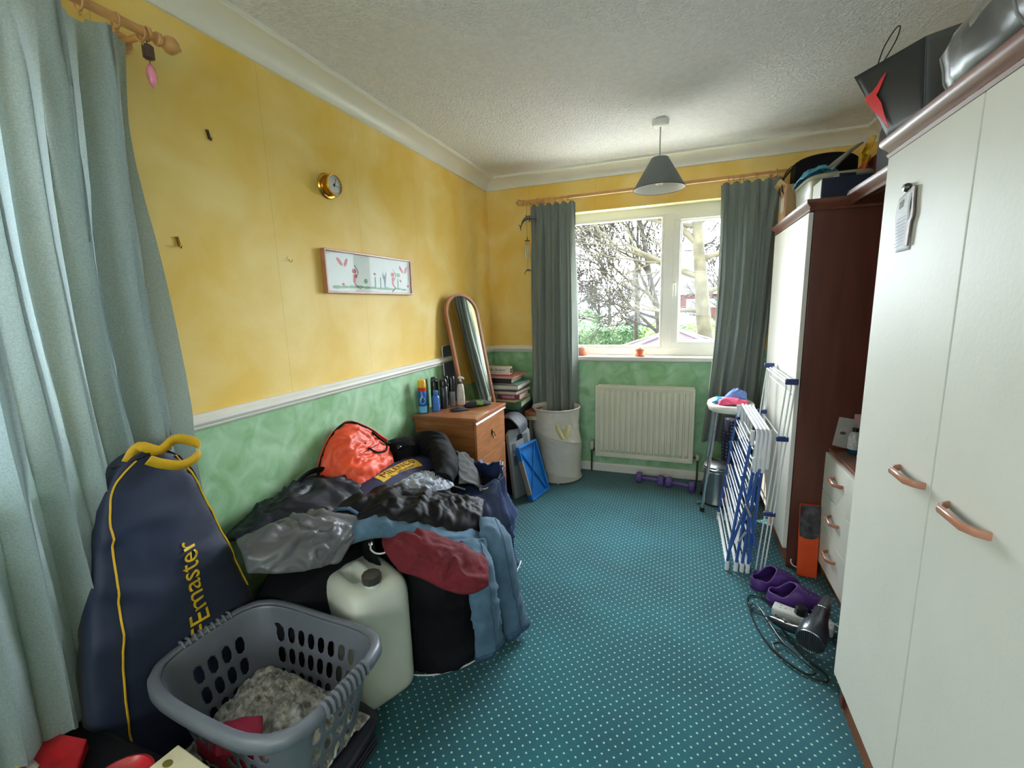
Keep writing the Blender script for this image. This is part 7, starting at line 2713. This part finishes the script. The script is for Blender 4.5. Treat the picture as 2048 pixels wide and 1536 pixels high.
def grow(mb, p, d, L_, r, depth, rg, up=0.1, spread=0.6, nb=3, minr=0.004):
    """one branch as a bending tapered tube, with children"""
    k = 6 if depth > 1 else 4
    pts, rs = [p.copy()], [r]
    q, dd = p.copy(), d.normalized()
    for i in range(k):
        dd = (dd + Vector((rg.uniform(-1, 1), rg.uniform(-1, 1), rg.uniform(-1, 1))) * 0.16 + Vector((0, 0, up * 0.3))).normalized()
        q = q + dd * (L_ / k)
        pts.append(q.copy())
        rs.append(max(minr, r * (1 - 0.55 * (i + 1) / k)))
    mb.tube(pts, rs, 7 if r > 0.06 else (4 if r > 0.012 else 3), cap=False)
    if depth <= 0:
        return
    for i in range(nb):
        f_ = rg.uniform(0.3, 1.0) if i < nb - 1 else 1.0
        j = min(k, int(f_ * k))
        base = pts[j]
        bd = (pts[j] - pts[j - 1]).normalized() if j else d
        x, y = basis(bd)
        a = rg.uniform(0, 2 * PI)
        s_ = spread * rg.uniform(0.6, 1.3)
        nd = (bd + (x * math.cos(a) + y * math.sin(a)) * s_).normalized()
        grow(mb, base, nd, L_ * rg.uniform(0.55, 0.8), max(minr, rs[j] * 0.62), depth - 1, rg, up, spread, nb, minr)


def tree(label, x, y, h, r, seed, m, limbs, depth=3, group=None, lean=(0, 0), spread=0.6, nb=3, minr=0.006, path=None):
    rg = random.Random(seed)
    t = empty('tree', label, 'tree', (x, y, GZ), group)
    if path is None:
        path = [V(x, y, GZ - 0.1), V(x + lean[0] * 0.3, y, GZ + h * 0.35), V(x + lean[0] * 0.7, y + lean[1], GZ + h * 0.7), V(x + lean[0], y + lean[1], GZ + h)]
    pp = spline(path, 16)
    mb = MB()
    mb.tube(pp, [r * (1.25 if i == 0 else 1) * (1 - 0.72 * i / 15) for i in range(16)], 14, cap=False)
    obj('trunk', mb, m, t, ang=180)
    mb = MB()
    for (f_, dx, dy, dz, L_, rr) in limbs:
        i = int(f_ * 15)
        grow(mb, pp[i], Vector((dx, dy, dz)), L_, rr, depth, rg, 0.12, spread, nb, minr)
    obj('branches', mb, m, t, ang=180)
    return t


tree('big pale barked bare tree filling the right window pane', 2.42, 14.0, 9.0, 0.245, 3, M_bark,
     [(0.30, -1, 0.1, 0.12, 1.8, 0.07), (0.36, 1, 0.2, 0.4, 1.8, 0.07), (0.40, -0.9, -0.2, 0.45, 2.3, 0.09), (0.46, -1, 0.3, 0.25, 2.6, 0.08), (0.50, 0.9, 0.2, 0.5, 2.2, 0.08), (0.55, -0.8, -0.1, 0.8, 2.4, 0.10),
      (0.62, 0.6, 0.3, 0.9, 2.2, 0.08), (0.60, -1, 0.2, 0.3, 2.6, 0.08), (0.68, -0.7, 0.1, 0.9, 2.4, 0.08), (0.8, 0.4, 0, 1, 2, 0.07), (0.9, -0.4, 0, 1, 2, 0.06)],
     depth=3, nb=4, path=[V(2.55, 14, GZ - 0.1), V(2.18, 14, 0.5), V(2.02, 14, 2.0), V(1.88, 14, 3.4), V(1.8, 14, 5.2), V(1.9, 14, 7.2)], minr=0.011)
tree('bare multi branched tree in the middle of the left pane', 0.95, 18.0, 7.2, 0.17, 11, M_bark2,
     [(0.25, -0.8, 0, 0.6, 2.6, 0.07), (0.32, -1, 0.2, 0.35, 3.0, 0.06), (0.38, -0.7, -0.2, 0.9, 2.9, 0.07), (0.45, -0.9, 0.1, 0.6, 2.8, 0.06), (0.5, 0.6, 0.1, 0.8, 2.0, 0.05), (0.55, -0.6, 0.2, 1, 2.6, 0.06),
      (0.62, -1, 0, 0.4, 2.8, 0.05), (0.7, -0.5, 0, 1, 2.4, 0.05), (0.8, 0.5, 0, 1, 2, 0.04), (0.95, -0.3, 0, 1, 1.8, 0.04)],
     depth=4, nb=4, path=[V(0.98, 18, GZ - 0.1), V(0.78, 18, 0.6), V(0.45, 18, 2.0), V(0.15, 18, 3.6), V(-0.2, 18, 5.3)], minr=0.0145)
tree('slender upright bare tree left of the window mullion', -0.35, 21.0, 7.5, 0.12, 21, M_bark2,
     [(0.3, -0.7, 0, 0.7, 2.4, 0.05), (0.4, 0.6, 0, 0.8, 2.2, 0.05), (0.5, -0.8, 0.2, 0.5, 2.6, 0.05), (0.6, 0.3, 0, 1, 2.4, 0.05), (0.7, -0.5, 0, 1, 2.2, 0.04), (0.8, 0.4, 0, 1, 2.0, 0.04)],
     depth=4, nb=4, minr=0.015)
for k, (x, y, h, lb) in enumerate(((-7.6, 42, 5.0, 'far bare tree at the left edge of the window view'), (-5.9, 44, 4.4, 'far bushy bare tree second from the left beyond the hedge'),
                                   (-4.3, 40, 4.8, 'far bare tree behind the middle of the hedge'), (-2.4, 46, 5.2, 'far bare tree just left of the white building'),
                                   (4.3, 40, 5.5, 'far bare tree behind the big trunk on the right'), (-9.6, 47, 5.5, 'far bare tree partly hidden by the left curtain'))):
    tree(lb, x, y, h, 0.22, 40 + k, M_bark3, [(0.15 + 0.085 * i, math.cos(i * 2.1), math.sin(i * 2.1) * 0.5, 0.4 + 0.05 * i, 2.0 - 0.09 * i, 0.07) for i in range(9)], depth=3, nb=4, minr=0.024, group='distant bare trees')


def leafy(name, label, cat, c, rx, ry, rz, n, size, m, seed, boxy=False):
    """dense shrub of small leaf faces round a dark core"""
    rg = random.Random(seed)
    mb = MB()
    c = Vector(c)
    for _ in range(n):
        if boxy:
            u, v = rg.uniform(-1, 1), rg.uniform(-1, 1)
            f_ = rg.random()
            p = Vector((u, v, 1)) if f_ < 0.45 else Vector((u, -1, v))
            p += Vector((rg.gauss(0, 0.03), rg.gauss(0, 0.12), rg.gauss(0, 0.09)))
        else:
            p = Vector((rg.gauss(0, 1), rg.gauss(0, 1), rg.gauss(0, 1))).normalized() * rg.uniform(0.75, 1.05)
        q = c + Vector((p.x * rx, p.y * ry, p.z * rz))
        a = Vector((rg.uniform(-1, 1), rg.uniform(-1, 1), rg.uniform(-1, 1))).normalized() * size
        b = a.cross(Vector((rg.uniform(-1, 1), rg.uniform(-1, 1), rg.uniform(-1, 1)))).normalized() * size * 0.6
        mb.add([q - a, q + b, q + a, q - b], [(0, 1, 2, 3)])
    if boxy:
        mb.bb(c.x - rx * 0.98, c.x + rx * 0.98, c.y - ry * 0.9, c.y + ry * 0.9, c.z - rz, c.z + rz * 0.93)
    else:
        mb.lathe(c, [(0.001, -rz * 0.9), (rx * 0.6, -rz * 0.6), (rx * 0.82, 0), (rx * 0.6, rz * 0.6), (0.001, rz * 0.85)], 14)
    return obj(name, mb, m, label=label, cat=cat, smooth=False)


M_hedge = mat('hedge_leaves', '3F5E3A', 0.7, 0.45, 1.4, col2='7C9270')
M_ivy = mat('ivy_leaves', '55703E', 0.7, 0.45, 1.4, col2='93A567')
leafy('hedge', 'long clipped green hedge across the garden beyond the shed roof', 'hedge', (-2.4, 26, -0.98), 4.6, 0.7, 0.92, 9000, 0.07, M_hedge, 1, True)
leafy('bush', 'leafy bush at the foot of the middle bare tree', 'bush', (0.75, 21, -0.65), 1.1, 0.8, 1.2, 2600, 0.06, M_ivy, 2)
leafy('bush', 'bright leafy bush left of the big tree trunk', 'bush', (2.3, 18, -0.55), 0.95, 0.7, 1.3, 2600, 0.05, M_ivy, 3)
leafy('bush', 'dark ivy clad bush far off behind the left end of the hedge', 'bush', (-6.2, 38, -0.6), 1.8, 1.0, 1.5, 2400, 0.10, M_hedge, 4)
# garden building roof just below
t = empty('garden_shed', 'garden building with purple brown hipped roof just below the window', 'shed', (1.30, 12.3, GZ))
ap, w1, w2 = V(1.42, 12.3, 0.64), 1.75, 1.5
ez = -0.02
cn = [V(ap.x - w1, ap.y - w2, ez), V(ap.x + w1, ap.y - w2, ez), V(ap.x + w1, ap.y + w2, ez), V(ap.x - w1, ap.y + w2, ez)]
mb = MB()
for k in range(4):
    mb.add([cn[k], cn[(k + 1) % 4], ap], [(0, 1, 2)])
mroof = mat('roof_felt', '4A3A42', 0.9, 0.2, 5, bump=0.8, bscale=30)
obj('roof', mb, mroof, t, smooth=False, solid=0.05)
for k in range(4):
    mb = MB()
    mb.tube([cn[k] + V(0, 0, 0.03), ap + V(0, 0, 0.03)], 0.045, 6)
    obj('ridge_tile', mb, mat('ridge_pale', '6F666B', 0.8), t)
mb = MB()
mb.bb(ap.x - w1 + 0.15, ap.x + w1 - 0.15, ap.y - w2 + 0.15, ap.y + w2 - 0.15, GZ - 0.1, ez)
obj('walls', mb, mat('shed_brick', '7A5346', 0.9, 0.2, 9), t, smooth=False)
# far house and vans
t = empty('house', 'red brick house with wide window far away behind the big tree', 'house', (2.6, 62, GZ))
mb = MB()
mb.bb(-0.2, 6.2, 60, 66, GZ, 2.1)
obj('walls', mb, mat('house_brick', '5A3630', 0.9, 0.15, 3), t, smooth=False)
mb = MB()
mb.add([V(-0.7, 59.6, 2.1), V(6.7, 59.6, 2.1), V(6.7, 66.4, 2.1), V(-0.7, 66.4, 2.1), V(-0.7, 63, 3.9), V(6.7, 63, 3.9)], [(0, 1, 5, 4), (2, 3, 4, 5), (0, 4, 3), (1, 2, 5), (0, 3, 2, 1)])
obj('roof', mb, mat('house_roof', '4C403E', 0.9, 0.15, 3), t, smooth=False)
for a, b in ((2.2, 3.9), (4.6, 5.6)):
    mb = MB()
    mb.bb(a - 0.1, b + 0.1, 59.93, 59.99, 0.55, 1.55)
    wf = obj('window', mb, M_upvc, t, smooth=False)
    mb = MB()
    mb.bb(a, b, 59.90, 59.93, 0.65, 1.45)
    obj('pane', mb, mat('far_pane', '7FB0BE', 0.2), wf, smooth=False)


def van(label, x, y, L_, col):
    t = empty('van', label, 'van', (x, y, GZ))
    mb = MB()
    prof = [(-L_ / 2, 0.35), (-L_ / 2, 1.9), (-L_ / 2 + 0.15, 2.05), (L_ / 2 - 1.5, 2.05), (L_ / 2 - 0.9, 1.35), (L_ / 2 - 0.05, 1.15), (L_ / 2, 0.35)]
    mb.prism(prof, -0.95, 0.95, lambda u, v, w_: V(x + u, y + w_, GZ + v))
    obj('van_body', mb, mat('van_%s' % col, col, 0.4), t, smooth=False, bevel=0.05)
    mb = MB()
    mb.prism([(L_ / 2 - 1.75, 1.35), (L_ / 2 - 1.75, 1.88), (L_ / 2 - 1.5, 1.9), (L_ / 2 - 1.05, 1.38)], -0.96, 0.96, lambda u, v, w_: V(x + u, y + w_, GZ + v))
    obj('cab_window', mb, mat('van_glass', '35424A', 0.15), t, smooth=False)
    for dx in (-L_ / 2 + 0.9, L_ / 2 - 0.9):
        for dy in (-0.9, 0.9):
            mb = MB()
            mb.lathe((x + dx, y + dy - 0.1, GZ + 0.33), [(0.33, 0), (0.33, 0.2)], 20, axis=(0, 1, 0))
            obj('wheel', mb, M_rubber, t)


van('white van parked far off between the tree trunks left of the mullion', -1.4, 50, 4.8, 'C9D2D8')
van('white van parked far off in front of the brick house', 2.9, 52, 4.8, 'C4D2DC')
t = empty('fence', 'thin dark railing fence crossing the far lawn', 'fence', (-2.5, 33, GZ))
for k in range(11):
    mb = MB()
    mb.tube([V(-9 + 1.6 * k, 33, GZ), V(-9 + 1.6 * k, 33, GZ + 1.75)], 0.03, 6)
    obj('post', mb, mat('fence_green', '2F4A44', 0.6), t)
for zz in (0.4, 1.0, 1.65):
    mb = MB()
    mb.tube([V(-9, 33, GZ + zz), V(7, 33, GZ + zz)], 0.015, 5)
    obj('rail', mb, mat('fence_green', '2F4A44', 0.6), t)
